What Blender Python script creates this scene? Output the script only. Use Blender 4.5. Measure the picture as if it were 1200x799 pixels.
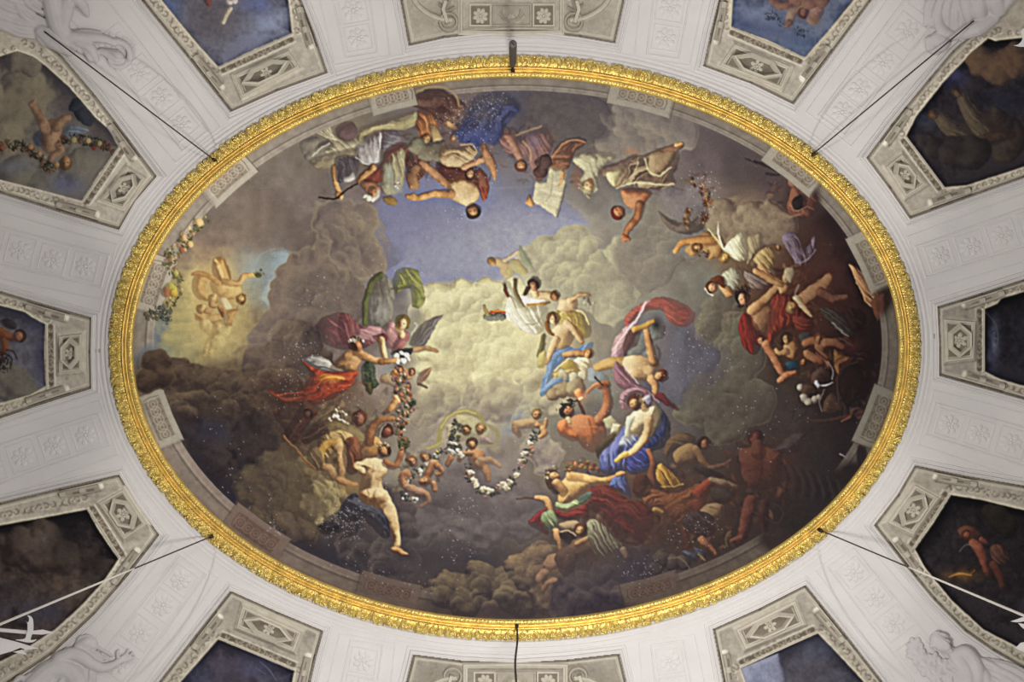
import bpy, bmesh, math, random
import numpy as np
from mathutils import Vector, Matrix

for o in list(bpy.data.objects): bpy.data.objects.remove(o)
SC = bpy.context.scene; COL = SC.collection

# ------------------------------------------------------------------ camera, light, exposure
CAM_Z, CEIL_Z, FOC = 1.5, 9.5, 800.0          # eye height, ceiling height, focal length in 1200-wide pixels
cam_d = bpy.data.cameras.new('camera'); cam = bpy.data.objects.new('camera', cam_d); COL.objects.link(cam)
cam_d.sensor_width = 36.0; cam_d.lens = 24.0; cam_d.clip_end = 200
cam.location = (0, 0, CAM_Z); cam.rotation_euler = (math.pi, 0, 0)   # lying on the back: +x right, +y toward the foot of the picture
SC.camera = cam

world = bpy.data.worlds.new('room_light'); SC.world = world; world.use_nodes = True
bg = world.node_tree.nodes['Background']; bg.inputs['Color'].default_value = (1.0, 0.98, 0.965, 1); bg.inputs['Strength'].default_value = 0.16

def area(name, loc, target, size, power, color, size_y=None):
    d = bpy.data.lights.new(name, 'AREA'); d.shape = 'RECTANGLE'; d.size = size; d.size_y = size_y or size; d.energy = power; d.color = color
    o = bpy.data.objects.new(name, d); COL.objects.link(o); o.location = loc
    o.rotation_euler = (Vector(target) - Vector(loc)).to_track_quat('-Z', 'Y').to_euler(); return o
area('hall_light', (0.5, 2.3, 4.4), (0.35, 1.2, 9.5), 0.9, 304, (1, .985, .96), 0.7)
area('hall_light', (0.4, -2.6, 4.4), (0.2, -2.0, 9.5), 0.9, 114, (1, .98, .96), 0.7)  # added lamp to brighten the top ring, no known source
def spot(name, loc, target, power, color, angle):
    d = bpy.data.lights.new(name, 'SPOT'); d.energy = power; d.color = color; d.spot_size = math.radians(angle); d.spot_blend = 1.0; d.shadow_soft_size = 0.02
    o = bpy.data.objects.new(name, d); COL.objects.link(o); o.location = loc; o.rotation_euler = (Vector(target) - Vector(loc)).to_track_quat('-Z', 'Y').to_euler()
for sx in (-1, 1):
    for sy in (-1, 1): spot('cornice_spot', (6.1 * sx, -3.4 * sy, 5.3), (3.45 * sx, 2.5 * sy, 9.45), 760, (1, .97, .93), 26)

SC.view_settings.view_transform = 'Standard'; SC.view_settings.look = 'None'; SC.view_settings.exposure = 0.0; SC.view_settings.gamma = 1.0
SC.view_settings.use_curve_mapping = False
# ------------------------------------------------------------------ paint engine (numpy), colours in sRGB 0-255
class Paint:
    def __init__(s, x0, y0, x1, y1, S, seed=1, glow=(575, 405)):
        s.x0, s.y0, s.S = x0, y0, S
        s.W = int(round((x1 - x0) * S)) + 1; s.H = int(round((y1 - y0) * S)) + 1
        xs = x0 + np.arange(s.W) / S; ys = y0 + np.arange(s.H) / S
        s.X, s.Y = np.meshgrid(xs, ys); s.X = s.X.astype(np.float32); s.Y = s.Y.astype(np.float32)
        s.img = np.zeros((s.H, s.W, 3), np.float32); s.ids = np.zeros((s.H, s.W), np.int16)
        s.rng = np.random.RandomState(seed); s.glow = glow; s.cur = 0; s.labels = {}
        s.n2 = s.noise(2.2); s.n4 = s.noise(4.5); s.n9 = s.noise(10); s.n25 = s.noise(26); s.n60 = s.noise(60)
    def noise(s, sc):
        gw = int(s.W / s.S / sc) + 3; gh = int(s.H / s.S / sc) + 3
        g = s.rng.rand(gh, gw).astype(np.float32) * 2 - 1
        u = (s.X - s.x0) / sc; v = (s.Y - s.y0) / sc
        i = u.astype(int); j = v.astype(int); u = u - i; v = v - j
        u = u * u * (3 - 2 * u); v = v * v * (3 - 2 * v)
        return (g[j, i] * (1 - u) + g[j, i + 1] * u) * (1 - v) + (g[j + 1, i] * (1 - u) + g[j + 1, i + 1] * u) * v
    def fig(s, name, label=None):
        if name is None: s.cur = 0; return
        k = max(s.labels.keys(), default=0) + 1; s.labels[k] = (name, label); s.cur = k
    def win(s, b, pad):
        i0 = max(0, int((b[0] - pad - s.x0) * s.S)); i1 = min(s.W, int((b[2] + pad - s.x0) * s.S) + 2)
        j0 = max(0, int((b[1] - pad - s.y0) * s.S)); j1 = min(s.H, int((b[3] + pad - s.y0) * s.S) + 2)
        if i1 <= i0 + 1 or j1 <= j0 + 1: return None
        return (slice(j0, j1), slice(i0, i1))
    def comp(s, sl, m, col, idn=True):
        m3 = m[..., None]
        s.img[sl] = s.img[sl] * (1 - m3) + np.asarray(col, np.float32) * m3
        if idn and s.cur: s.ids[sl][m > 0.3] = s.cur
    @staticmethod
    def spline(pts, closed, n=5):
        P = np.asarray(pts, np.float32); N = len(P)
        if N < 3: return P
        out = []
        for i in range(N if closed else N - 1):
            if closed: p0, p1, p2, p3 = P[i - 1], P[i], P[(i + 1) % N], P[(i + 2) % N]
            else: p0, p1, p2, p3 = P[max(i - 1, 0)], P[i], P[i + 1], P[min(i + 2, N - 1)]
            for k in range(n):
                t = k / n
                out.append(.5 * (2 * p1 + (p2 - p0) * t + (2 * p0 - 5 * p1 + 4 * p2 - p3) * t * t + (3 * p1 - p0 - 3 * p2 + p3) * t ** 3))
        if not closed: out.append(P[-1])
        return np.array(out)
    def sd(s, pts, sl, wob=0, warp=None):
        X, Y = s.X[sl], s.Y[sl]
        if wob: X = X + s.n9[sl] * wob + s.n4[sl] * wob * .5; Y = Y + s.n9.T[:1, :1] * 0 + s.n25[sl] * wob + np.roll(s.n4[sl], 7, 1) * wob * .5
        d2 = np.full(X.shape, 1e9, np.float32); ins = np.zeros(X.shape, bool)
        n = len(pts)
        for i in range(n):
            ax, ay = pts[i]; bx, by = pts[(i + 1) % n]
            ex, ey = bx - ax, by - ay; L = ex * ex + ey * ey + 1e-9
            t = np.clip(((X - ax) * ex + (Y - ay) * ey) / L, 0, 1)
            d2 = np.minimum(d2, (X - ax - t * ex) ** 2 + (Y - ay - t * ey) ** 2)
            if ay != by:
                c = ((ay > Y) != (by > Y)) & (X < ex * (Y - ay) / ey + ax); ins ^= c
        d = np.sqrt(d2); return np.where(ins, d, -d)
    def ldir(s, x, y, L):
        if L is None:
            v = np.array([s.glow[0] - x, s.glow[1] - y], float); v = v / (np.linalg.norm(v) + 1e-6) * .75 + np.array([0, -.25])
        else: v = np.array(L, float)
        v = np.array([v[0], v[1], .75]); return v / np.linalg.norm(v)
    def shade(s, h, L, sl, tones, tex, extra=None):
        gy, gx = np.gradient(h, 1 / s.S)
        nz = 1 / np.sqrt(gx * gx + gy * gy + 1); lam = (-gx * L[0] - gy * L[1] + L[2]) * nz
        t = (lam - .05) / .95 + s.n4[sl] * tex + s.n2[sl] * tex * .6 + s.n9[sl] * tex * .8
        if extra is not None: t = t + extra
        t = np.clip(t, 0, 1)[..., None]; li, mi, da = [np.array(c, np.float32) for c in tones]
        s.t = t[..., 0]
        return np.where(t > .5, mi + (li - mi) * (t - .5) * 2, da + (mi - da) * t * 2)
    def lose(s, lost): return 1 - lost * np.clip((.40 - s.t) / .40, 0, 1)
    def scumble(s, x, y, rx, ry, n, pal, L=(6, 14), w=(2, 6), op=.35):
        # loose half-covering strokes that fill the ground of a group
        for _ in range(n):
            a, q = s.rng.rand() * 6.283, math.sqrt(s.rng.rand()); px, py = x + math.cos(a) * q * rx, y + math.sin(a) * q * ry
            b, l = s.rng.rand() * 6.283, s.rng.uniform(*L) / 2; k = s.rng.uniform(-.5, .5) * l; c = np.array(pal[s.rng.randint(len(pal))], float) * s.rng.uniform(.75, 1.2)
            s.stroke([(px - math.cos(b) * l, py - math.sin(b) * l), (px - math.sin(b) * k, py + math.cos(b) * k), (px + math.cos(b) * l, py + math.sin(b) * l)], (.5, s.rng.uniform(*w), .5), c, op * s.rng.uniform(.6, 1.3), 2., False)
    def lumps(s, x, y, rx, ry, n, r, light, dark, op=.5, L=(-.55, -.75), k=1.):
        # heaped cumulus: every lump has a crisp lit rim that melts into its own shade
        Q = []
        for _ in range(n):
            a, q = s.rng.rand() * 6.283, math.sqrt(s.rng.rand()); Q.append((x + math.cos(a) * q * rx, y + math.sin(a) * q * ry, s.rng.uniform(*r)))
        Q.sort(key=lambda c: (c[0] * L[0] + c[1] * L[1]), reverse=True); Ln = math.hypot(*L)
        for px, py, R in Q:
            sl = s.win((px - R, py - R, px + R, py + R), 4)
            if sl is None: continue
            X = s.X[sl] - px + s.n9[sl] * 2.2 + s.n4[sl] * .8; Y = s.Y[sl] - py + np.roll(s.n9[sl], 5, 0) * 2.2; d = np.hypot(X, Y); u = (X * L[0] + Y * L[1]) / (R * Ln)
            e = np.clip((R - d) / 1.8 + .5, 0, 1); lit = np.clip((u - .05) * 1.25, 0, 1) * np.clip(d / R * 1.4 - .3, 0, 1); sh = np.clip(.35 - u, 0, 1) * .45
            s.comp(sl, e * lit * op, light, False); s.comp(sl, e * sh * op * k, dark, False)
    def form(s, pts, tones, R=6, soft=1.5, tex=.11, L=None, fold=None, wob=0, sm=True, op=1., line=.0, grad=.42, lost=.5):
        P = s.spline(pts, True) if sm else np.asarray(pts, np.float32)
        b = (P[:, 0].min(), P[:, 1].min(), P[:, 0].max(), P[:, 1].max()); sl = s.win(b, 3 + soft + wob * 2)
        if sl is None: return
        d = s.sd(P, sl, wob); m = np.clip(.5 + d / soft, 0, 1) * op
        R = R * 1.45; q = np.clip(d / R, 0, 1); h = R * .85 * np.sqrt(np.maximum(1 - (1 - q) ** 2, 1e-4))
        cx, cy = P.mean(0); Lv = s.ldir(cx, cy, L); X, Y = s.X[sl] - cx, s.Y[sl] - cy
        ex = s.n9[sl] * .11 + np.roll(s.n25[sl], 6, 1) * .14 if not fold else 0
        if fold:   # (angle of fold lines, wavelength, strength, fan)
            a = math.radians(fold[0]); X, Y = s.X[sl] - cx, s.Y[sl] - cy
            v = X * math.cos(a) + Y * math.sin(a); u = -X * math.sin(a) + Y * math.cos(a)
            fan = fold[3] if len(fold) > 3 else 0
            u = u * (1 + fan * v / (max(b[2] - b[0], b[3] - b[1]) + 1))
            w = u / fold[1] * 5.4 + s.n25[sl] * 3.0 + s.n9[sl] * 1.9 + s.n4[sl] * .4
            r1 = 1 - 2 * np.abs(np.sin(w * .5)); r2 = np.sin(w * 1.55 + 1.3 + s.n25[sl] * 2.5); r3 = 1 - 2 * np.abs(np.sin(w * 1.27 + 2 + s.n9[sl]))
            ex = fold[2] * 1.5 * (r1 * .5 + r2 * .3 + r3 * .35) * (.8 + s.n9[sl] * .7)
        sz = max(b[2] - b[0], b[3] - b[1]) * .5 + 2; ex = ex + grad * np.clip((X * Lv[0] + Y * Lv[1]) / sz, -1, 1) - grad * .22
        col = s.shade(h, Lv, sl, tones, tex, ex)
        m = m * s.lose(lost)
        if line: col = col * (1 - line * np.clip(1 - d / 1.6, 0, 1))[..., None]
        s.comp(sl, m, col)
    def limb(s, pts, rad, tones, soft=1.5, tex=.1, L=None, op=1.):
        P = np.asarray(pts, np.float32); R = np.asarray(rad, np.float32)
        if len(P) > 2:
            u = np.linspace(0, len(P) - 1, (len(P) - 1) * 5 + 1); R = np.interp(u, np.arange(len(P)), R); P = s.spline(P, False)
        mr = R.max(); b = (P[:, 0].min() - mr, P[:, 1].min() - mr, P[:, 0].max() + mr, P[:, 1].max() + mr); sl = s.win(b, 3)
        if sl is None: return
        X, Y = s.X[sl], s.Y[sl]; best = np.full(X.shape, -1e9, np.float32); rr = np.ones(X.shape, np.float32)
        for i in range(len(P) - 1):
            a, c = P[i], P[i + 1]; e = c - a; Ln = (e * e).sum() + 1e-9
            t = np.clip(((X - a[0]) * e[0] + (Y - a[1]) * e[1]) / Ln, 0, 1)
            r = R[i] + (R[i + 1] - R[i]) * t
            dd = r - np.hypot(X - a[0] - t * e[0], Y - a[1] - t * e[1])
            k = dd / r > best / rr; best = np.where(k, dd, best); rr = np.where(k, r, rr)
        m = np.clip(.5 + best / soft, 0, 1) * op
        q = np.clip(best / rr, 0, 1); h = rr * .9 * np.sqrt(np.maximum(1 - (1 - q) ** 2, 1e-4))
        cx, cy = P.mean(0); Lv = s.ldir(cx, cy, L); sz = max(b[2] - b[0], b[3] - b[1]) * .5 + 2
        ex = .28 * np.clip(((X - cx) * Lv[0] + (Y - cy) * Lv[1]) / sz, -1, 1) - .08 + np.roll(s.n9[sl], 3, 0) * .2 + s.n4[sl] * .06
        col = s.shade(h, Lv, sl, tones, tex, ex); s.comp(sl, m * s.lose(.5), col)
    def stroke(s, pts, w, col, op=1., soft=1., idn=True):
        P = s.spline(pts, False) if len(pts) > 2 else np.asarray(pts, np.float32)
        W = np.interp(np.linspace(0, 1, len(P)), np.linspace(0, 1, len(w)), w) if hasattr(w, '__len__') else np.full(len(P), w)
        mr = W.max(); b = (P[:, 0].min() - mr, P[:, 1].min() - mr, P[:, 0].max() + mr, P[:, 1].max() + mr); sl = s.win(b, 2 + soft)
        if sl is None: return
        X, Y = s.X[sl], s.Y[sl]; best = np.full(X.shape, -1e9, np.float32)
        for i in range(len(P) - 1):
            a, c = P[i], P[i + 1]; e = c - a; Ln = (e * e).sum() + 1e-9
            t = np.clip(((X - a[0]) * e[0] + (Y - a[1]) * e[1]) / Ln, 0, 1)
            best = np.maximum(best, (W[i] + (W[i + 1] - W[i]) * t) / 2 - np.hypot(X - a[0] - t * e[0], Y - a[1] - t * e[1]))
        s.comp(sl, np.clip(.5 + best / soft, 0, 1) * op, col, idn)
    def cloud(s, blobs, tones, soft=2., tex=.1, L=None, wob=2., op=1., rim=None, flat=.7):
        B = np.asarray(blobs, np.float32); b = ((B[:, 0] - B[:, 2]).min(), (B[:, 1] - B[:, 2]).min(), (B[:, 0] + B[:, 2]).max(), (B[:, 1] + B[:, 2]).max())
        sl = s.win(b, 4 + soft + wob)
        if sl is None: return
        X = s.X[sl] + s.n9[sl] * wob + s.n25[sl] * wob; Y = s.Y[sl] + np.roll(s.n9[sl], 11, 0) * wob + np.roll(s.n25[sl], 9, 1) * wob
        d = np.full(X.shape, -1e9, np.float32); h = np.zeros(X.shape, np.float32)
        for x, y, r in B:
            q = np.hypot(X - x, Y - y); d = np.maximum(d, r - q); h = h + np.maximum(r * r - q * q, 0) ** 2.4
        h = h ** (1 / 4.8)
        soft *= .6; m = np.clip(.5 + d / soft, 0, 1) * op
        cx, cy = (b[0] + b[2]) / 2, (b[1] + b[3]) / 2
        col = s.shade(h * flat + s.n9[sl] * 1.1 + s.n25[sl] * 2.2, s.ldir(cx, cy, L), sl, tones, tex, s.n25[sl] * .12 + s.n9[sl] * .05)
        if rim is not None:
            k = (np.clip(1 - d / rim[1], 0, 1) ** 1.5)[..., None] * rim[2]; col = col * (1 - k) + np.array(rim[0], np.float32) * k
        s.comp(sl, m, col)
    def wash(s, x, y, rx, ry, col, op=.6, rot=0, pw=2.):
        R = max(rx, ry) * 2; sl = s.win((x - R, y - R, x + R, y + R), 0)
        if sl is None: return
        a = math.radians(rot); X, Y = s.X[sl] - x, s.Y[sl] - y
        u = (X * math.cos(a) + Y * math.sin(a)) / rx; v = (-X * math.sin(a) + Y * math.cos(a)) / ry
        m = np.exp(-(u * u + v * v) ** (pw / 2)) * op * np.clip(1 + s.n9[sl] * .35 + s.n4[sl] * .25, 0, 1.6)
        s.comp(sl, np.clip(m, 0, 1), col, False)
    def head(s, x, y, r, ang, skin, hair, face=0., full=.35, feat=1.):
        # ang: degrees, direction of the crown (0 = up, 90 = right); face: -1..1 turns the face sideways
        r = r * .92; feat *= .75; a = math.radians(ang); ux, uy = math.sin(a), -math.cos(a); rx, ry = math.cos(a), math.sin(a)
        def at(p, q): return (x + rx * p * r + ux * q * r, y + ry * p * r + uy * q * r)
        hr = hair; h0 = (hr, tuple(c * .75 for c in hr), tuple(c * .5 for c in hr))
        pts = [at(math.cos(t) * (.98 + full * .3) - face * .22, math.sin(t) * 1.08 + .22) for t in np.linspace(0, 6.283, 11)[:-1]]
        s.form(pts, h0, r * .7, tex=.22)
        pts = [at(math.cos(t) * .74 + face * .2, math.sin(t) * .98 - .12 + (0 if math.sin(t) < 0 else -.12)) for t in np.linspace(0, 6.283, 11)[:-1]]
        s.form(pts, skin, r * .9, tex=.04)
        if feat and r > 3.4:
            dk = tuple(c * .55 for c in skin[2]); f = face * .38; w = max(.55, r * .12)
            for e in (-.3, .3): s.stroke([at(e + f - .13, .06), at(e + f + .13, .06)], w, dk, .75 * feat, .8, False)
            for e in (-.3, .3): s.stroke([at(e + f - .17, .22), at(e + f + .17, .24)], w * .7, dk, .45 * feat, .8, False)
            s.stroke([at(f * 1.2, .05), at(f * 1.35 + .06, -.28)], w * .9, skin[1], .6 * feat, .8, False)
            s.stroke([at(f * 1.2 - .1, -.33), at(f * 1.2 + .12, -.33)], w * .7, skin[2], .7 * feat, .8, False)
            s.stroke([at(f - .17, -.55), at(f + .17, -.55)], w * .9, (150, 60, 45), .65 * feat, .8, False)
    def specks(s, x, y, rx, ry, n, col=(235, 232, 235), sz=(.5, 1.1), op=.85):
        for _ in range(n):
            p, q = s.rng.randn(2) * .6; s.stroke([(x + p * rx, y + q * ry), (x + p * rx + .3, y + q * ry + .2)], s.rng.uniform(*sz) * 1.15, col, op * s.rng.uniform(.3, .85), 1., False)
    def clump(s, pts, r, pals, n, sz=(1.5, 3.2)):
        P = s.spline(pts, False, 8) if len(pts) > 2 else np.asarray(pts, np.float32)
        rr = r if hasattr(r, '__len__') else (r, r)
        for k in range(n):
            u = s.rng.rand(); i = u * (len(P) - 1); j = int(i); p = P[j] + (P[min(j + 1, len(P) - 1)] - P[j]) * (i - j)
            R = rr[0] + (rr[1] - rr[0]) * u; a = s.rng.rand() * 6.283; q = math.sqrt(s.rng.rand()) * R
            x, y = p[0] + math.cos(a) * q, p[1] + math.sin(a) * q; z = s.rng.uniform(*sz); c = np.array(pals[s.rng.randint(len(pals))], float)
            b = s.rng.rand() * 6.283
            if c[1] > c[0] + 4 or c.max() < 75: s.stroke([(x - math.cos(b) * z, y - math.sin(b) * z), (x, y), (x + math.cos(b) * z * 1.2, y + math.sin(b) * z * 1.2)], (.4, z * .9, .3), c * s.rng.uniform(.75, 1.2))
            else: s.limb([(x, y), (x + .3, y + .3)], (z * .8, z * .8), (np.minimum(c * 1.12, 255), c * .95, c * .55), tex=.12)
    def smear(s, a=.75, sat=.84):
        i = np.arange(s.W)[None, :] + (s.n4 * 1.0 + s.n9 * .8 + s.n2 * .35) * a * s.S; j = np.arange(s.H)[:, None] + (np.roll(s.n4, 13, 1) + np.roll(s.n9, 17, 0) * .8 + np.roll(s.n2, 5, 1) * .35) * a * s.S
        i = np.clip(i, 0, s.W - 1.001); j = np.clip(j, 0, s.H - 1.001); i0 = i.astype(int); j0 = j.astype(int); u = (i - i0)[..., None]; v = (j - j0)[..., None]
        q = s.img; q = (q[j0, i0] * (1 - u) + q[j0, i0 + 1] * u) * (1 - v) + (q[j0 + 1, i0] * (1 - u) + q[j0 + 1, i0 + 1] * u) * v
        k = np.pad(q, ((1, 1), (1, 1), (0, 0)), 'edge'); q = q * .5 + (k[:-2, 1:-1] + k[2:, 1:-1] + k[1:-1, :-2] + k[1:-1, 2:]) * .125
        
        k = np.pad(q, ((3, 3), (3, 3), (0, 0)), 'edge'); bl = sum(k[3 + a:k.shape[0] - 3 + a, 3 + b:k.shape[1] - 3 + b] for a in (-3, 0, 3) for b in (-3, 0, 3)) / 9; q = q + (q - bl) * .55
        k = np.pad(q, ((9, 9), (9, 9), (0, 0)), 'edge'); bl = sum(k[9 + a:k.shape[0] - 9 + a, 9 + b:k.shape[1] - 9 + b] for a in (-9, -4, 0, 4, 9) for b in (-9, -4, 0, 4, 9)) / 25; q = q + (q - bl) * .28
        g = q.mean(2, keepdims=True); s.img = np.clip(g + (q - g) * sat, 4, 250); s.ids = s.ids[np.round(j).astype(int), np.round(i).astype(int)]
    def unlight(s, E):
        # the colours above were judged under the uneven light of the hall: divide that light out to get the pigment
        c = s.img / 255.; c = np.where(c <= .04045, c / 12.92, ((c + .055) / 1.055) ** 2.4) / E[..., None]; c = np.clip(c, 0, .92)
        s.img = (255 * np.where(c <= .0031308, c * 12.92, 1.055 * c ** (1 / 2.4) - .055)).astype(np.float32)
    def finish(s, amt=5.):
        weave = np.sin(s.X * 2.05 + s.n9) * .5 + np.sin(s.Y * 2.2 + s.n9) * .5
        g = s.n2 * .9 + s.n4 * .7 + weave * .35 + s.rng.randn(s.H, s.W).astype(np.float32) * .45
        s.img += (g * amt)[..., None] * (0.35 + s.img.mean(2, keepdims=True) / 200.)
        s.img = np.clip(s.img, 0, 255)
SKP = ((240, 216, 162), (210, 174, 118), (122, 80, 46))      # pale lit skin
SKM = ((226, 180, 118), (182, 130, 78), (88, 54, 34))        # warm skin
SKO = ((214, 150, 98), (168, 102, 64), (86, 48, 32))          # ruddy skin
SKD = ((142, 92, 62), (108, 62, 44), (58, 36, 32))           # skin in painted shade
SKR = ((212, 162, 112), (164, 112, 76), (84, 52, 40))
CRM = ((240, 234, 205), (212, 203, 168), (142, 130, 102))
RED = ((160, 62, 46), (134, 46, 36), (66, 30, 28))
GRY = ((200, 192, 182), (152, 142, 134), (92, 82, 80))
OCH = ((222, 178, 96), (178, 132, 62), (96, 68, 36))
BRN = ((150, 110, 82), (110, 78, 62), (58, 42, 38))
STONE = (138, 128, 116)
PLAQUES = [(252, 206, 33), (461, 122, 27), (752, 118, 38), (938, 196, 36), (1012, 310, 36), (1026, 487, 36), (766, 692, 34), (452, 694, 36), (290, 627, 38), (181, 490, 33), (180, 335, 34)]
GREENS = [(70, 75, 48), (52, 60, 40), (96, 98, 58), (60, 56, 42), (84, 82, 50)]
FLOWERS = [(232, 228, 215), (215, 205, 180), (190, 140, 105), (150, 150, 165), (222, 210, 150), (90, 95, 110)]
UNDER = """540 108 112 96 92|600 118 84 80 92|660 118 80 72 72|700 130 94 84 80|760 140 124 110 104|800 160 108 96 92|300 190 118 106 94|350 190 118 106 94|400 170 128 116 96
760 170 132 120 110|830 190 100 86 86|870 190 80 69 69|905 205 74 60 60|230 250 110 96 86|300 240 117 101 90|380 240 120 106 98|428 232 132 114 102|480 240 122 126 166|560 250 132 137 176
620 235 126 126 138|700 230 130 122 112|760 220 124 112 108|820 230 122 108 98|880 240 108 90 76|940 240 70 52 46|980 260 36 26 28|205 280 128 112 94|232 290 116 96 88|290 270 126 110 96
350 270 116 100 90|400 290 115 100 90|438 282 120 110 112|480 280 130 135 176|560 290 152 156 180|620 280 152 153 176|680 270 160 151 132|740 290 150 141 126|790 290 126 114 96|850 290 138 114 84
900 290 118 90 62|950 290 60 42 38|1000 300 26 19 21|185 350 122 116 100|220 340 162 148 98|260 340 180 152 102|310 320 148 158 160|330 340 150 156 150|360 320 120 106 96|400 330 114 102 96
440 330 112 104 106|520 345 206 197 142|575 345 206 198 152|700 340 166 156 132|760 340 150 140 120|820 330 130 125 110|870 350 108 84 60|930 340 92 56 42|990 340 40 27 27|1020 350 50 38 34
178 400 92 102 122|200 390 166 156 106|250 390 192 172 112|300 385 122 102 78|340 390 105 90 82|400 380 114 98 92|520 390 212 203 148|580 400 216 206 152|640 400 190 180 140|700 390 150 140 120
760 400 118 110 108|800 400 106 98 104|840 390 120 112 96|880 390 108 66 48|940 390 84 50 40|1000 400 34 23 23|180 445 68 54 46|240 440 64 50 46|300 432 104 85 66|340 430 74 62 58
400 440 120 90 70|450 440 162 148 132|520 440 208 198 152|570 440 216 206 152|620 430 190 180 140|700 440 148 138 120|780 440 96 88 98|830 440 96 88 94|870 440 86 76 66|920 440 70 56 46
980 440 46 32 30|1020 440 38 28 28|185 490 60 49 46|240 490 50 41 42|300 490 60 49 46|340 490 80 62 52|470 480 152 140 126|520 480 176 163 136|560 480 188 175 138|610 480 164 154 132
650 480 136 126 104|700 490 118 108 98|800 490 96 86 82|850 490 85 75 70|900 490 66 54 51|960 490 46 36 36|1000 490 38 29 30|230 540 40 33 39|280 540 50 43 42|330 540 76 64 52
460 540 152 141 122|520 555 138 123 113|590 540 140 126 115|640 550 116 102 86|820 540 76 63 56|900 540 70 44 38|960 540 50 43 43|1000 540 40 33 36|270 600 46 42 54|320 610 60 53 55
360 590 116 99 72|420 620 68 59 62|480 600 100 89 82|540 600 95 83 82|600 600 86 76 73|700 620 80 52 44|800 610 84 58 46|870 610 60 46 43|940 610 45 39 39|350 660 58 47 51
430 660 55 48 56|500 660 76 66 66|560 660 70 61 62|620 670 95 79 66|700 670 70 60 63|780 650 70 59 56|850 650 60 46 43|900 640 55 43 43|500 700 78 64 60|560 710 74 60 59
620 710 74 60 63|700 700 60 50 60|760 690 58 48 52|330 650 46 42 54|215 560 38 32 38|980 580 42 36 38|1010 420 34 24 25|1035 400 40 30 30|960 330 60 36 34"""

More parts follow.
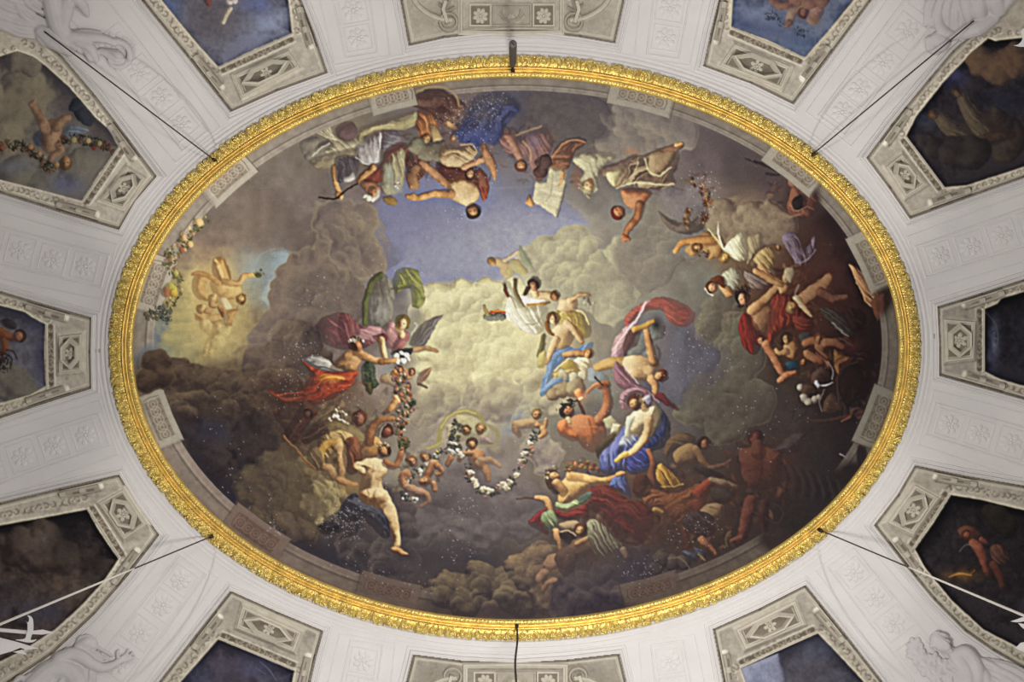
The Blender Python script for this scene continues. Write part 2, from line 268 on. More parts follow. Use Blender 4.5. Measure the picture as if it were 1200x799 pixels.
def paint_ceiling(S=1.0):
    p = Paint(150, 84, 1059, 732, S)
    F, f, l, st, cl, wa, hd = p.fig, p.form, p.limb, p.stroke, p.cloud, p.wash, p.head
    U = np.array([[float(v) for v in t.split()] for t in UNDER.replace('\n', '|').split('|')], np.float32)
    X = p.X + p.n25 * 7 + p.n60 * 8; Y = p.Y + np.roll(p.n25, 9, 1) * 7
    num = np.zeros((p.H, p.W, 3), np.float32); den = np.zeros((p.H, p.W), np.float32)
    for x, y, r, g, b in U:
        w = 1 / (((X - x) ** 2 + (Y - y) ** 2 + 120) ** 1.9); num += w[..., None] * np.array([r, g, b], np.float32); den += w
    p.img = num / den[..., None] * (1 + p.n25 * .05 + p.n9 * .05 + p.n60 * .03)[..., None]
    # ---- blue openings in the sky and the banks of cloud
    f([(440, 262), (447, 240), (465, 222), (520, 226), (600, 222), (640, 225), (690, 262), (640, 276), (628, 294), (600, 322), (555, 332), (520, 332), (495, 340), (460, 330), (438, 325), (446, 300)],
      ((154, 154, 172), (143, 142, 164), (128, 127, 152)), 30, 10, .03, L=(.6, .5))
    wa(480, 245, 55, 30, (128, 128, 156), .6); wa(600, 285, 50, 35, (176, 176, 182), .55); wa(520, 300, 40, 20, (160, 162, 180), .5); wa(450, 320, 16, 14, (118, 118, 156), .6)
    f([(345, 305), (330, 292), (308, 298), (298, 318), (290, 345), (296, 358), (312, 362), (322, 352), (335, 340), (346, 330)], ((158, 170, 172), (146, 158, 162), (126, 134, 132)), 20, 6, .03)
    f([(172, 372), (196, 362), (200, 378), (186, 400), (172, 415)], ((104, 122, 150), (84, 102, 136), (70, 86, 118)), 8, 7, .04)
    f([(682, 296), (705, 293), (724, 302), (738, 316), (730, 330), (712, 325), (694, 312)], ((140, 144, 160), (124, 128, 146), (112, 114, 128)), 10, 7, .04)
    CW = ((236, 228, 176), (212, 202, 152), (170, 158, 124))
    cl([(512, 352, 22), (540, 346, 20), (572, 346, 22), (545, 380, 38), (590, 380, 40), (520, 385, 30), (600, 350, 22)], CW, 5, .06, wob=3, flat=.35)
    cl([(640, 310, 34), (672, 295, 30), (690, 330, 36), (650, 345, 30), (716, 350, 30), (735, 300, 26)], ((196, 188, 150), (170, 160, 132), (142, 132, 112)), 5, .07, wob=3, flat=.35, rim=((222, 214, 160), 5, .5))
    cl([(560, 420, 44), (600, 410, 40), (525, 430, 34), (545, 455, 30), (510, 460, 20), (580, 445, 30)], ((240, 232, 178), (222, 212, 158), (184, 172, 134)), 10, .07, wob=4, flat=.28)
    wa(575, 395, 60, 26, (232, 224, 166), .55); wa(560, 365, 40, 10, (226, 218, 170), .5)
    cl([(640, 455, 26), (625, 470, 20), (655, 470, 20)], ((206, 196, 152), (184, 172, 134), (140, 126, 102)), 4, .07, wob=3, flat=.5)
    cl([(520, 470, 22), (500, 480, 22), (590, 470, 24), (612, 490, 18), (560, 470, 20)], ((196, 184, 144), (170, 156, 128), (140, 126, 112)), 8, .06, wob=4, flat=.4)
    wa(604, 492, 8, 22, (136, 140, 148), .7, 35)
    st([(498, 472), (515, 466), (528, 478), (514, 492)], 2, (200, 190, 155), .4, 3); st([(545, 458), (562, 450), (575, 462)], 2, (225, 215, 170), .4, 3)
    cl([(520, 535, 26), (545, 530, 20), (500, 540, 14), (630, 525, 18), (645, 535, 20)], ((176, 160, 134), (146, 130, 116), (118, 102, 98)), 8, .06, wob=4, flat=.4, rim=((206, 192, 150), 4, .5))
    DK = ((116, 104, 98), (96, 85, 82), (76, 66, 66))
    cl([(520, 590, 40), (560, 600, 44), (610, 600, 34), (490, 610, 30), (545, 570, 30)], ((122, 108, 104), (104, 92, 90), (84, 73, 73)), 22, .06, wob=5, flat=.3)
    # left: lit opening with the glow round the three women, thunder cloud below
    wa(250, 360, 62, 52, (206, 184, 112), .55); wa(215, 385, 40, 40, (176, 166, 104), .55); wa(265, 395, 40, 30, (204, 182, 116), .5); wa(226, 345, 10, 42, (214, 200, 128), .5, 4)
    for k in range(9): st([(186 + k, 352 + k * 6), (206, 348 + k * 7), (226, 352 + k * 6)], (1, 4, 1), (186, 172, 112) if k % 2 else (150, 142, 96), .35, 3)
    BC = ((122, 104, 86), (100, 84, 72), (76, 62, 58))
    cl([(325, 400, 34), (350, 360, 36), (370, 325, 40), (400, 300, 40), (345, 330, 26), (395, 350, 40), (385, 395, 34), (320, 380, 22)], ((136, 118, 102), (114, 99, 90), (88, 75, 72)), 4, .06, L=(-.5, -.3), wob=4, flat=.28, rim=((190, 170, 110), 3, .45))
    cl([(425, 260, 22), (415, 290, 30), (430, 310, 20), (395, 260, 30)], ((140, 122, 106), (122, 107, 98), (100, 87, 82)), 5, .06, wob=3, flat=.3, rim=((178, 162, 124), 5, .6))
    cl([(350, 405, 30), (325, 425, 26), (365, 430, 26), (300, 425, 18)], ((112, 94, 80), (88, 73, 66), (66, 54, 52)), 6, .08, L=(-.3, -.6), wob=3, flat=.5)
    CD = ((92, 74, 60), (66, 52, 46), (46, 36, 36))
    cl([(183, 425, 18), (175, 447, 17), (205, 440, 24), (228, 450, 28), (250, 455, 26), (270, 452, 22), (290, 458, 26), (312, 455, 24), (330, 460, 28), (215, 475, 30), (255, 485, 30), (300, 490, 30)], CD, 3, .12, L=(.2, -.7), wob=2.5, flat=.6, rim=((168, 148, 92), 3.5, .5))
    cl([(190, 500, 24), (240, 520, 36), (300, 520, 36), (350, 490, 24), (205, 540, 22)], ((66, 55, 52), (52, 43, 43), (40, 33, 36)), 14, .08, wob=4, flat=.3)
    wa(250, 505, 22, 14, (44, 46, 66), .6); wa(232, 560, 26, 60, (34, 30, 40), .55, -25); wa(270, 600, 40, 16, (40, 38, 52), .5, 35)
    # lower left: cloud bank carrying the seated group
    cl([(330, 560, 34), (345, 540, 26), (300, 575, 26), (335, 600, 34), (355, 620, 18), (335, 615, 20), (310, 600, 24)], ((98, 82, 62), (82, 68, 56), (62, 52, 48)), 8, .1, wob=4, flat=.35)
    cl([(358, 545, 14), (368, 560, 16), (378, 575, 16), (395, 575, 10), (385, 592, 14), (368, 590, 18), (372, 605, 10)], ((176, 156, 104), (140, 122, 84), (94, 78, 60)), 3, .08, L=(.7, -.4), wob=2, flat=.7)
    cl([(340, 625, 14), (355, 622, 14), (330, 615, 16)], ((106, 88, 70), (88, 72, 60), (60, 50, 48)), 3, .1, wob=2)
    cl([(450, 610, 40), (440, 640, 36), (465, 660, 26), (425, 655, 26)], ((92, 80, 78), (78, 67, 68), (58, 50, 56)), 6, .06, wob=4, flat=.4, rim=((120, 104, 92), 4, .4))
    wa(370, 650, 60, 14, (44, 42, 56), .55, 18); wa(530, 655, 50, 16, (58, 52, 60), .5); wa(470, 690, 50, 8, (46, 38, 44), .5, 8)
    # bottom middle clouds
    cl([(535, 690, 22), (560, 680, 24), (520, 700, 16), (590, 690, 22), (545, 705, 22), (610, 700, 24), (580, 680, 18)], ((120, 102, 78), (90, 75, 64), (62, 51, 54)), 3, .1, wob=3, flat=.7)
    cl([(605, 665, 16), (622, 655, 15), (638, 652, 14), (618, 675, 18), (655, 690, 22), (640, 700, 20), (630, 690, 12)], ((146, 118, 86), (104, 84, 70), (68, 56, 56)), 3, .1, wob=2, flat=.7)
    cl([(680, 690, 28), (720, 680, 30), (660, 710, 20), (740, 650, 20)], ((84, 70, 72), (68, 57, 64), (52, 44, 54)), 10, .1, wob=4, flat=.4)
    # upper right clouds
    cl([(745, 150, 34), (720, 165, 24), (770, 165, 34), (790, 150, 30), (735, 175, 18), (760, 180, 20)], ((150, 138, 122), (130, 118, 110), (104, 92, 90)), 6, .05, L=(-.4, .5), wob=3, flat=.35, rim=((182, 168, 130), 4, .5))
    cl([(660, 135, 40), (690, 140, 26), (640, 130, 30)], ((100, 90, 88), (86, 77, 80), (70, 62, 66)), 14, .06, wob=4, flat=.3)
    wa(850, 165, 50, 16, (78, 66, 70), .5, 25); wa(895, 205, 40, 22, (72, 60, 62), .5, 35); wa(870, 245, 30, 24, (122, 100, 84), .45)
    cl([(770, 255, 30), (760, 300, 40), (800, 280, 26)], ((150, 138, 118), (134, 124, 110), (112, 102, 94)), 14, .05, wob=4, flat=.3)
    # right middle: grey blue gap and lit cloud edges
    cl([(835, 380, 20), (850, 360, 20), (860, 395, 22), (840, 400, 16), (870, 415, 24), (860, 440, 24), (880, 470, 30), (830, 470, 22), (810, 480, 20), (850, 490, 30)], ((122, 112, 92), (100, 90, 76), (78, 68, 60)), 4, .07, L=(-.6, -.5), wob=3, flat=.35, rim=((146, 136, 102), 3, .5))
    f([(786, 395), (805, 385), (822, 400), (852, 410), (852, 440), (838, 452), (815, 465), (800, 478), (788, 470), (780, 440)], ((106, 102, 110), (94, 89, 97), (80, 75, 82)), 16, 12, .06)
    wa(930, 480, 50, 50, (66, 54, 50), .5); wa(1000, 520, 40, 60, (40, 31, 33), .6); wa(980, 590, 50, 30, (46, 40, 42), .5); wa(1010, 400, 30, 60, (32, 21, 23), .65); wa(995, 270, 30, 50, (30, 20, 24), .7, -30)
    wa(955, 300, 30, 40, (58, 34, 32), .45); wa(940, 350, 60, 40, (82, 44, 36), .45)

    # ---- broken brown and ochre masses that carry the groups
    for a in ((520, 170, 60, 40, (112, 86, 72), .6), (445, 190, 40, 30, (112, 94, 84), .55), (620, 180, 40, 34, (112, 90, 84), .5), (690, 195, 30, 22, (124, 106, 92), .5), (760, 200, 36, 26, (112, 94, 84), .45), (900, 300, 40, 30, (110, 84, 62), .6), (930, 350, 46, 44, (80, 48, 38), .7), (955, 415, 40, 30, (72, 48, 40), .65), (400, 510, 50, 40, (108, 82, 58), .75), (350, 500, 24, 30, (78, 58, 48), .6), (395, 550, 30, 24, (126, 98, 60), .6), (390, 460, 36, 24, (104, 78, 62), .5), (740, 600, 56, 40, (92, 58, 48), .7), (800, 585, 44, 34, (92, 64, 50), .7), (700, 620, 50, 30, (82, 62, 54), .6), (880, 560, 40, 40, (66, 44, 40), .5), (660, 600, 30, 34, (96, 80, 66), .4), (470, 470, 22, 40, (140, 112, 92), .5), (490, 560, 26, 26, (136, 112, 94), .4), (665, 400, 34, 40, (186, 168, 124), .5), (745, 430, 30, 40, (126, 106, 98), .5), (690, 500, 30, 24, (130, 100, 80), .4)): wa(*a)
    BR_ = [(120, 88, 68), (92, 64, 52), (150, 112, 80), (74, 54, 48), (136, 118, 92), (104, 92, 78)]; RB_ = [(112, 62, 46), (84, 46, 38), (140, 92, 60), (62, 40, 36), (96, 72, 54), (52, 38, 36)]; GB_ = [(150, 124, 84), (116, 90, 62), (92, 70, 54), (170, 142, 98), (76, 58, 48)]
    for a in ((525, 170, 60, 40, 110, BR_), (450, 185, 50, 34, 80, BR_), (620, 182, 46, 32, 70, BR_), (690, 195, 30, 24, 30, BR_), (765, 195, 30, 26, 40, BR_), (820, 235, 20, 34, 50, RB_), (895, 300, 46, 30, 90, GB_), (930, 350, 46, 40, 110, RB_), (955, 415, 44, 34, 110, RB_), (930, 230, 34, 30, 50, RB_), (1000, 450, 36, 40, 60, RB_), (400, 510, 50, 40, 120, GB_), (350, 490, 30, 30, 60, RB_), (380, 545, 26, 24, 50, GB_), (390, 455, 40, 20, 40, RB_), (465, 465, 18, 40, 60, GB_), (490, 560, 28, 30, 50, GB_), (740, 595, 60, 44, 130, RB_), (800, 585, 50, 40, 120, RB_), (700, 630, 50, 30, 70, BR_), (880, 560, 46, 50, 80, RB_), (815, 630, 44, 26, 80, RB_), (790, 525, 24, 24, 30, BR_), (690, 550, 26, 12, 30, RB_)): p.scumble(*a)
    # ---- heaped cumulus
    HL, HS = (240, 232, 182), (176, 164, 124)
    for a in ((545, 372, 50, 34, 34, (8, 18), HL, HS, .5), (585, 420, 46, 34, 30, (8, 18), (242, 234, 180), (190, 178, 134), .42), (525, 425, 30, 34, 18, (8, 16), (226, 216, 166), (170, 156, 122), .45), (670, 318, 40, 30, 20, (9, 20), (214, 206, 156), (150, 142, 116), .5), (705, 350, 36, 30, 14, (9, 18), (176, 166, 134), (138, 128, 108), .45), (550, 470, 50, 22, 20, (8, 16), (206, 194, 150), (146, 132, 108), .45), (500, 485, 30, 20, 12, (8, 14), (186, 172, 136), (136, 122, 106), .45), (615, 480, 26, 26, 12, (7, 14), (200, 190, 146), (136, 126, 106), .45), (640, 455, 22, 18, 8, (8, 16), (222, 210, 160), (150, 136, 106), .55),
              (405, 300, 40, 46, 22, (10, 22), (156, 138, 112), (96, 84, 78), .4, (.6, -.4)), (345, 370, 40, 46, 22, (10, 22), (140, 120, 98), (84, 71, 68), .4, (-.5, -.6)), (310, 440, 50, 34, 22, (10, 20), (120, 100, 80), (62, 50, 48), .4, (-.1, -.8)), (250, 465, 60, 30, 22, (10, 20), (112, 92, 70), (44, 35, 36), .4, (.1, -.8)), (335, 590, 50, 50, 24, (10, 22), (112, 96, 72), (62, 52, 48), .32, (.6, -.6)), (385, 575, 20, 26, 16, (6, 12), (196, 176, 118), (96, 80, 60), .55, (.7, -.5)), (450, 640, 40, 34, 16, (10, 20), (112, 98, 90), (62, 53, 58), .4), (540, 600, 90, 40, 30, (10, 24), (126, 112, 104), (82, 71, 72), .3, (0, -.8)), (560, 695, 60, 22, 24, (8, 16), (138, 118, 88), (62, 51, 52), .5, (-.2, -.9)), (630, 668, 30, 22, 14, (7, 14), (160, 130, 94), (70, 58, 56), .5, (-.3, -.9)), (700, 690, 50, 24, 14, (10, 20), (96, 82, 80), (54, 45, 54), .4, (-.2, -.9)),
              (850, 385, 30, 40, 18, (9, 18), (138, 128, 102), (84, 76, 68), .45, (-.7, -.5)), (850, 475, 50, 30, 16, (10, 20), (106, 95, 80), (70, 61, 57), .35, (-.4, -.8)), (770, 285, 40, 40, 16, (12, 24), (164, 152, 128), (116, 106, 98), .35), (750, 155, 50, 24, 16, (12, 22), (160, 146, 124), (100, 90, 88), .4, (-.4, .6)), (880, 262, 44, 20, 16, (9, 18), (160, 136, 100), (88, 70, 60), .4, (-.5, -.3))): p.lumps(*a)
    # ================= top group, heads toward the middle
    F('painted_person', 'fluttering beige figure with feathered sleeve at the top left of the painting')
    cl([(372, 180, 14), (362, 170, 12), (388, 178, 16)], ((150, 140, 118), (126, 116, 100), (96, 86, 80)), 6, .08, wob=3)
    f([(395, 147), (410, 142), (418, 150), (415, 162), (403, 165), (394, 158)], ((122, 96, 90), (102, 80, 76), (76, 58, 58)), 7)
    f([(372, 152), (386, 146), (392, 156), (402, 164), (420, 160), (430, 168), (418, 176), (398, 182), (380, 178), (388, 168), (378, 160)], ((198, 186, 150), (160, 148, 118), (104, 92, 76)), 6, fold=(40, 6, .25))
    for k in range(5): st([(371 + k * 3.5, 154 - k * 1.5), (383 + k * 2, 161), (394, 164)], (1.2, .6), (208, 196, 160), .75)
    f([(415, 172), (430, 170), (412, 186), (392, 196), (372, 198), (362, 188), (376, 182)], ((172, 156, 120), (140, 126, 98), (96, 84, 70)), 7, fold=(-25, 8, .2))
    st([(366, 183), (376, 174), (386, 168)], 1.6, (190, 180, 152)); l([(391, 196), (393, 212), (398, 227)], (4, 3, 3), SKM); l([(396, 228), (400, 231)], (4, 3), SKM)
    st([(374, 231), (392, 233), (404, 224), (424, 211)], (1.8, 2.6, 1.6), (62, 44, 40))
    f([(394, 184), (414, 182), (420, 196), (412, 210), (396, 214), (392, 200)], ((110, 98, 98), (84, 74, 76), (58, 50, 56)), 6, fold=(60, 8, .3)); f([(400, 207), (412, 200), (416, 210), (404, 214)], GRY, 4)
    F('painted_drapery', 'two grey white veils hanging at the top left of the painting')
    f([(446, 156), (460, 150), (470, 160), (468, 172), (458, 176), (446, 174)], ((150, 140, 140), (118, 108, 110), (84, 74, 78)), 8, fold=(10, 6, .3))
    f([(416, 170), (430, 160), (447, 156), (446, 172), (444, 190), (432, 193), (420, 190), (414, 182)], ((206, 200, 192), (158, 148, 142), (102, 92, 92)), 6, fold=(75, 7, .35, .5), sm=False); st([(447, 156), (444, 176), (440, 190)], 1.5, (212, 206, 200), .8); st([(416, 184), (424, 190), (434, 192)], 1.6, (206, 200, 190), .7)
    F('painted_person', 'red-clad woman in a white cap with a tambourine at the top left')
    f([(450, 178), (466, 166), (480, 172), (478, 190), (460, 206), (444, 214), (428, 212), (420, 206), (432, 196), (446, 192)], ((160, 84, 66), (122, 62, 52), (70, 42, 40)), 7, fold=(-40, 8, .3))
    f([(452, 186), (468, 172), (476, 178), (474, 200), (470, 222), (458, 228), (446, 222), (446, 200)], ((190, 178, 134), (152, 138, 104), (96, 82, 66)), 7, fold=(80, 9, .25)); wa(456, 205, 6, 12, (170, 176, 160), .6)
    l([(436, 196), (424, 207), (420, 212)], (5, 4, 3), SKM); f([(420, 213), (436, 210), (446, 222), (440, 232), (432, 228)], SKR, 5); hd(437, 225, 8, 150, SKR, (206, 200, 186), -.2, .2); cl([(432, 233, 4), (437, 235, 3), (428, 230, 3)], CRM, 1.5)
    wa(465, 220, 8, 8, (150, 158, 152), .7); p.clump([(461, 216), (469, 222)], 5, [(222, 215, 195), (150, 150, 130), (170, 120, 90)], 12, (1, 2)); f([(449, 230), (458, 229), (465, 236), (463, 241), (455, 240), (449, 235)], ((168, 136, 84), (132, 104, 62), (84, 64, 44)), 3)
    f([(475, 182), (492, 170), (505, 178), (500, 200), (486, 215), (478, 205)], ((126, 82, 66), (96, 60, 52), (60, 40, 38)), 6, fold=(60, 8, .35)); wa(484, 168, 10, 14, (88, 92, 78), .5)
    F('painted_person', 'upside-down dancer with outstretched arm and dark curly hair at the top')
    f([(512, 190), (530, 184), (560, 196), (570, 215), (556, 225), (535, 222), (515, 212)], ((120, 70, 54), (92, 52, 44), (58, 36, 34)), 7, fold=(20, 7, .3))
    l([(494, 190), (506, 200), (522, 214)], (5, 5, 5), SKR); l([(485, 216), (482, 204), (488, 196)], (7, 7, 5), ((176, 132, 92), (134, 92, 64), (76, 50, 40)))
    f([(524, 212), (540, 206), (556, 214), (562, 228), (552, 240), (538, 238), (526, 228)], SKP, 10); wa(540, 222, 10, 8, (226, 178, 120), .4); l([(528, 226), (508, 227), (492, 231), (482, 232)], (6, 4.5, 3.8, 3), SKM); l([(484, 231), (478, 230)], (5, 3), SKM); hd(554, 246, 9, 165, SKR, (64, 44, 34), .15, .35)
    f([(560, 205), (572, 210), (576, 196), (572, 228), (566, 236), (562, 224)], ((176, 96, 70), (134, 66, 52), (76, 42, 38)), 4, fold=(70, 5, .3))
    F('painted_person', 'girl with bowed head below a brown cape edged in ochre at the top')
    f([(484, 112), (500, 103), (520, 103), (536, 114), (546, 124), (536, 140), (520, 148), (512, 138), (498, 130), (484, 124)], ((130, 96, 78), (96, 66, 58), (56, 38, 38)), 9, fold=(20, 12, .25)); st([(486, 110), (502, 102), (520, 103), (534, 112), (538, 124)], (2, 3.5, 3, 2), (174, 146, 96), .8, 2); wa(516, 128, 14, 10, (70, 42, 42), .6)
    f([(487, 146), (488, 130), (500, 128), (514, 140), (510, 156), (496, 164)], ((196, 134, 82), (150, 94, 58), (84, 50, 38)), 7, fold=(70, 7, .3)); f([(502, 148), (510, 146), (518, 162), (508, 166)], ((206, 180, 122), (168, 138, 90), (100, 76, 54)), 4); hd(499, 163, 7, 190, SKM, (120, 66, 44), 0, .4); l([(526, 144), (534, 152), (532, 160)], (4, 4, 4), SKM); hd(532, 160, 5, 180, SKM, (150, 96, 62))
    cl([(500, 178, 10), (512, 176, 12), (490, 172, 9)], ((150, 140, 110), (118, 104, 84), (82, 68, 60)), 4); wa(500, 168, 12, 4, (96, 108, 84), .5)
    f([(420, 150), (440, 143), (470, 134), (488, 130), (486, 146), (470, 152), (448, 152), (430, 158), (419, 166)], ((180, 166, 118), (148, 134, 98), (108, 94, 74)), 7, fold=(-15, 10, .2)); st([(432, 154), (446, 148), (462, 146)], 2, (212, 198, 148), .6, 2)
    F('painted_drapery', 'deep blue drapery flecked with paint losses at the top of the painting')
    f([(540, 142), (552, 118), (566, 110), (590, 108), (604, 116), (610, 128), (598, 142), (590, 156), (582, 168), (566, 168), (556, 176), (540, 166), (530, 152)], ((80, 84, 124), (58, 60, 94), (42, 41, 62)), 12, 6, fold=(-50, 12, .35)); wa(560, 160, 22, 10, (72, 78, 136), .55); wa(566, 132, 14, 12, (104, 92, 88), .5); wa(578, 118, 16, 8, (112, 100, 96), .5)
    F('painted_person', 'woman in a beige veil with crossed arms at the top of the painting')
    f([(516, 190), (514, 176), (526, 168), (536, 172), (550, 168), (558, 178), (552, 190), (540, 196), (528, 196)], ((216, 188, 138), (176, 144, 100), (106, 78, 58)), 7, fold=(30, 9, .3)); st([(540, 170), (554, 170), (558, 180), (552, 188), (544, 192)], 2, (206, 178, 128), .7)
    l([(544, 196), (558, 190), (572, 184)], (3.5, 3.5, 3), SKR); f([(564, 166), (574, 176), (582, 196), (580, 212), (574, 200), (566, 184)], SKR, 4); hd(551, 204, 6.5, 175, SKR, (86, 54, 44)); f([(560, 196), (570, 204), (572, 220), (560, 214)], ((150, 92, 68), (110, 62, 50), (64, 38, 36)), 4)
    F('painted_person', 'woman in rose and violet dress hanging head down at the top middle')
    f([(586, 160), (592, 150), (604, 150), (612, 160), (628, 152), (640, 150), (648, 162), (644, 186), (632, 206), (620, 190), (612, 180), (596, 180), (588, 172)], ((166, 122, 108), (128, 92, 86), (80, 58, 58)), 8, fold=(55, 8, .35)); wa(626, 166, 8, 10, (136, 110, 126), .6); st([(604, 158), (622, 152), (634, 148)], 2, (196, 160, 112), .6, 2); st([(612, 165), (620, 174), (622, 188)], 2, (210, 170, 122), .6, 2)
    l([(596, 160), (604, 174), (609, 184)], (5, 5, 4), ((190, 140, 112), (150, 104, 86), (94, 62, 56))); hd(611, 193, 7.5, 180, SKR, (110, 66, 60), 0, .4)
    F('painted_person', 'brown-robed writer bent over a white sheet at the top')
    f([(648, 178), (658, 166), (676, 160), (688, 166), (674, 178), (668, 194), (660, 200), (646, 198)], ((158, 106, 76), (116, 78, 60), (68, 48, 42)), 7, fold=(-35, 8, .3)); st([(648, 184), (658, 170), (674, 164), (686, 167)], (2, 2.5, 1.5), (196, 140, 92), .75); l([(632, 190), (638, 200), (632, 208)], (6, 5, 4), ((130, 92, 74), (96, 66, 58), (60, 42, 40))); cl([(640, 190, 9), (634, 200, 8)], ((104, 74, 66), (82, 58, 54), (54, 40, 40)), 2)
    F('painted_paper', 'white sheet of paper held over the blue sky')
    f([(645, 196), (665, 199), (664, 216), (658, 236), (652, 254), (640, 246), (624, 236), (628, 212), (640, 212)], ((226, 216, 176), (202, 192, 152), (150, 138, 106)), 4, fold=(30, 12, .12), sm=False); st([(664, 216), (659, 236), (653, 254)], 1.2, (108, 92, 62), .7); st([(648, 205), (646, 225), (640, 236)], 1, (150, 136, 104), .5); l([(660, 202), (659, 212), (655, 218)], (2.5, 2, 1.5), SKM)
    f([(616, 238), (620, 228), (626, 236), (624, 242)], SKM, 3)
    F('painted_person', 'curly-haired cream figure hanging head down beside the sheet of paper')
    f([(672, 190), (676, 180), (694, 176), (714, 178), (722, 184), (708, 194), (702, 206), (702, 222), (690, 226), (680, 214), (684, 200)], ((222, 214, 172), (184, 174, 136), (118, 106, 88)), 8, fold=(60, 10, .2)); hd(690, 217, 9, 205, SKP, (186, 172, 130), .1, .4); p.clump([(678, 212), (684, 226), (692, 230)], 4, [(176, 158, 116), (140, 122, 90), (206, 196, 152)], 16, (1, 2)); wa(676, 208, 5, 12, (150, 92, 66), .5)
    l([(712, 200), (724, 196), (744, 184)], (7, 6, 4), ((166, 140, 112), (122, 98, 82), (74, 58, 54))); wa(740, 178, 8, 4, (180, 120, 84), .6)
    F('painted_person', 'red-haired man in cream and brown drapery reaching down at the top right')
    f([(712, 200), (730, 198), (744, 184), (758, 180), (778, 172), (795, 172), (796, 188), (790, 204), (792, 216), (770, 222), (740, 218), (722, 220), (713, 210)], ((190, 166, 122), (130, 104, 82), (74, 56, 50)), 7, fold=(-35, 13, .45, .4)); f([(712, 200), (732, 196), (726, 210), (720, 218), (713, 212)], ((234, 226, 172), (208, 196, 140), (140, 122, 86)), 6)
    f([(762, 182), (780, 174), (794, 174), (788, 190), (774, 202), (762, 204)], ((188, 160, 116), (150, 120, 86), (86, 66, 52)), 6); st([(756, 186), (760, 200), (772, 206), (786, 196)], (1.5, 2.6, 1.5), (216, 204, 152), .75); st([(722, 220), (744, 214), (770, 216), (790, 216)], (1.5, 3, 1.5), (214, 204, 160), .75); st([(728, 216), (742, 204), (748, 190)], 1.8, (204, 188, 140), .6)
    f([(774, 176), (792, 168), (798, 168), (802, 172), (792, 178)], BRN, 3); l([(793, 170), (799, 168)], (2.5, 2.5), SKM)
    f([(728, 222), (752, 220), (764, 226), (756, 238), (748, 246), (734, 240)], SKO, 7); l([(750, 240), (747, 254), (736, 268), (732, 280)], (6, 5.5, 4.5, 3.5), ((196, 134, 84), (146, 92, 58), (80, 48, 36))); l([(731, 276), (737, 281)], (3.4, 2.4), SKO); hd(725, 248, 8.5, 235, SKO, (120, 52, 38), .2, .45)
    F('painted_person', 'attendant with a grey-brown dish and scattered flowers at the upper right')
    f([(771, 247), (778, 252), (795, 260), (812, 258), (822, 248), (830, 256), (822, 270), (806, 275), (788, 270), (777, 260)], ((136, 118, 100), (104, 88, 78), (58, 46, 44)), 6); cl([(798, 240, 20), (812, 232, 16), (786, 232, 14)], ((140, 128, 122), (122, 110, 108), (100, 88, 88)), 8, wob=3, flat=.4)
    p.clump([(812, 212), (826, 226), (832, 244), (826, 258)], (7, 6), [(134, 88, 56), (110, 70, 50), (92, 60, 46), (160, 116, 72), (76, 54, 46)], 60, (1.5, 3)); p.clump([(806, 244), (804, 266)], 4, [(150, 110, 74), (112, 80, 58)], 14)

    # ================= right upper group
    F('painted_person', 'golden girl reaching to the left at the upper right of the painting')
    cl([(850, 258, 24), (880, 265, 30), (905, 262, 26)], ((158, 138, 108), (124, 104, 84), (84, 66, 58)), 8, wob=4, flat=.4)
    cl([(826, 283, 12), (840, 290, 14), (812, 290, 10)], ((206, 160, 96), (166, 120, 70), (112, 80, 54)), 4, wob=3); l([(836, 282), (818, 281), (800, 284), (792, 294)], (6, 5, 4, 3), ((226, 172, 100), (190, 132, 72), (120, 78, 46))); hd(818, 290, 6.5, 270, SKM, (140, 86, 48), .2, .35); p.clump([(812, 296), (830, 298)], 4, [(116, 84, 56), (150, 104, 64), (90, 70, 54)], 16, (1, 2)); st([(830, 268), (842, 284), (856, 300)], (1.5, 3, 2), (226, 212, 150), .8)
    F('painted_person', 'woman bent under a rounded white cloth at the upper right')
    f([(842, 260), (846, 280), (852, 290), (862, 276), (872, 274), (880, 290), (876, 304), (866, 306), (852, 296), (842, 280)], CRM, 8, fold=(60, 6, .25)); f([(850, 290), (860, 278), (870, 276), (875, 288), (874, 302), (862, 304)], ((244, 240, 206), (218, 210, 168), (150, 140, 108)), 8, fold=(50, 5, .2)); hd(850, 302, 6.5, 240, ((236, 200, 120), (204, 160, 84), (140, 96, 50)), (176, 130, 66), 0, .4)
    f([(876, 278), (892, 272), (894, 288), (884, 302), (876, 310), (878, 294)], ((190, 172, 126), (152, 132, 98), (100, 84, 66)), 5, fold=(70, 7, .3))
    f([(884, 302), (896, 290), (908, 292), (912, 304), (904, 316), (892, 314)], ((216, 190, 122), (172, 142, 84), (104, 82, 50)), 6, fold=(60, 6, .3)); st([(884, 304), (892, 312), (902, 318)], 2, (226, 206, 140), .7); l([(892, 312), (902, 324), (914, 330)], (4, 4, 3), SKM); hd(912, 290, 4, 200, SKM, (110, 66, 48))
    F('painted_drapery', 'shiny mauve grey cloth in dark shade at the upper right')
    f([(916, 278), (926, 272), (938, 276), (944, 290), (956, 276), (958, 296), (944, 311), (932, 308), (926, 298)], ((150, 134, 150), (104, 90, 104), (58, 46, 54)), 6, fold=(70, 7, .45)); st([(926, 298), (936, 308), (948, 302), (956, 292)], (1, 2.5, 1), (170, 154, 170), .7); st([(928, 282), (934, 294), (944, 300)], 1.4, (140, 124, 138), .7)
    F('painted_person', 'dim brown figure with a round pot near the right border')
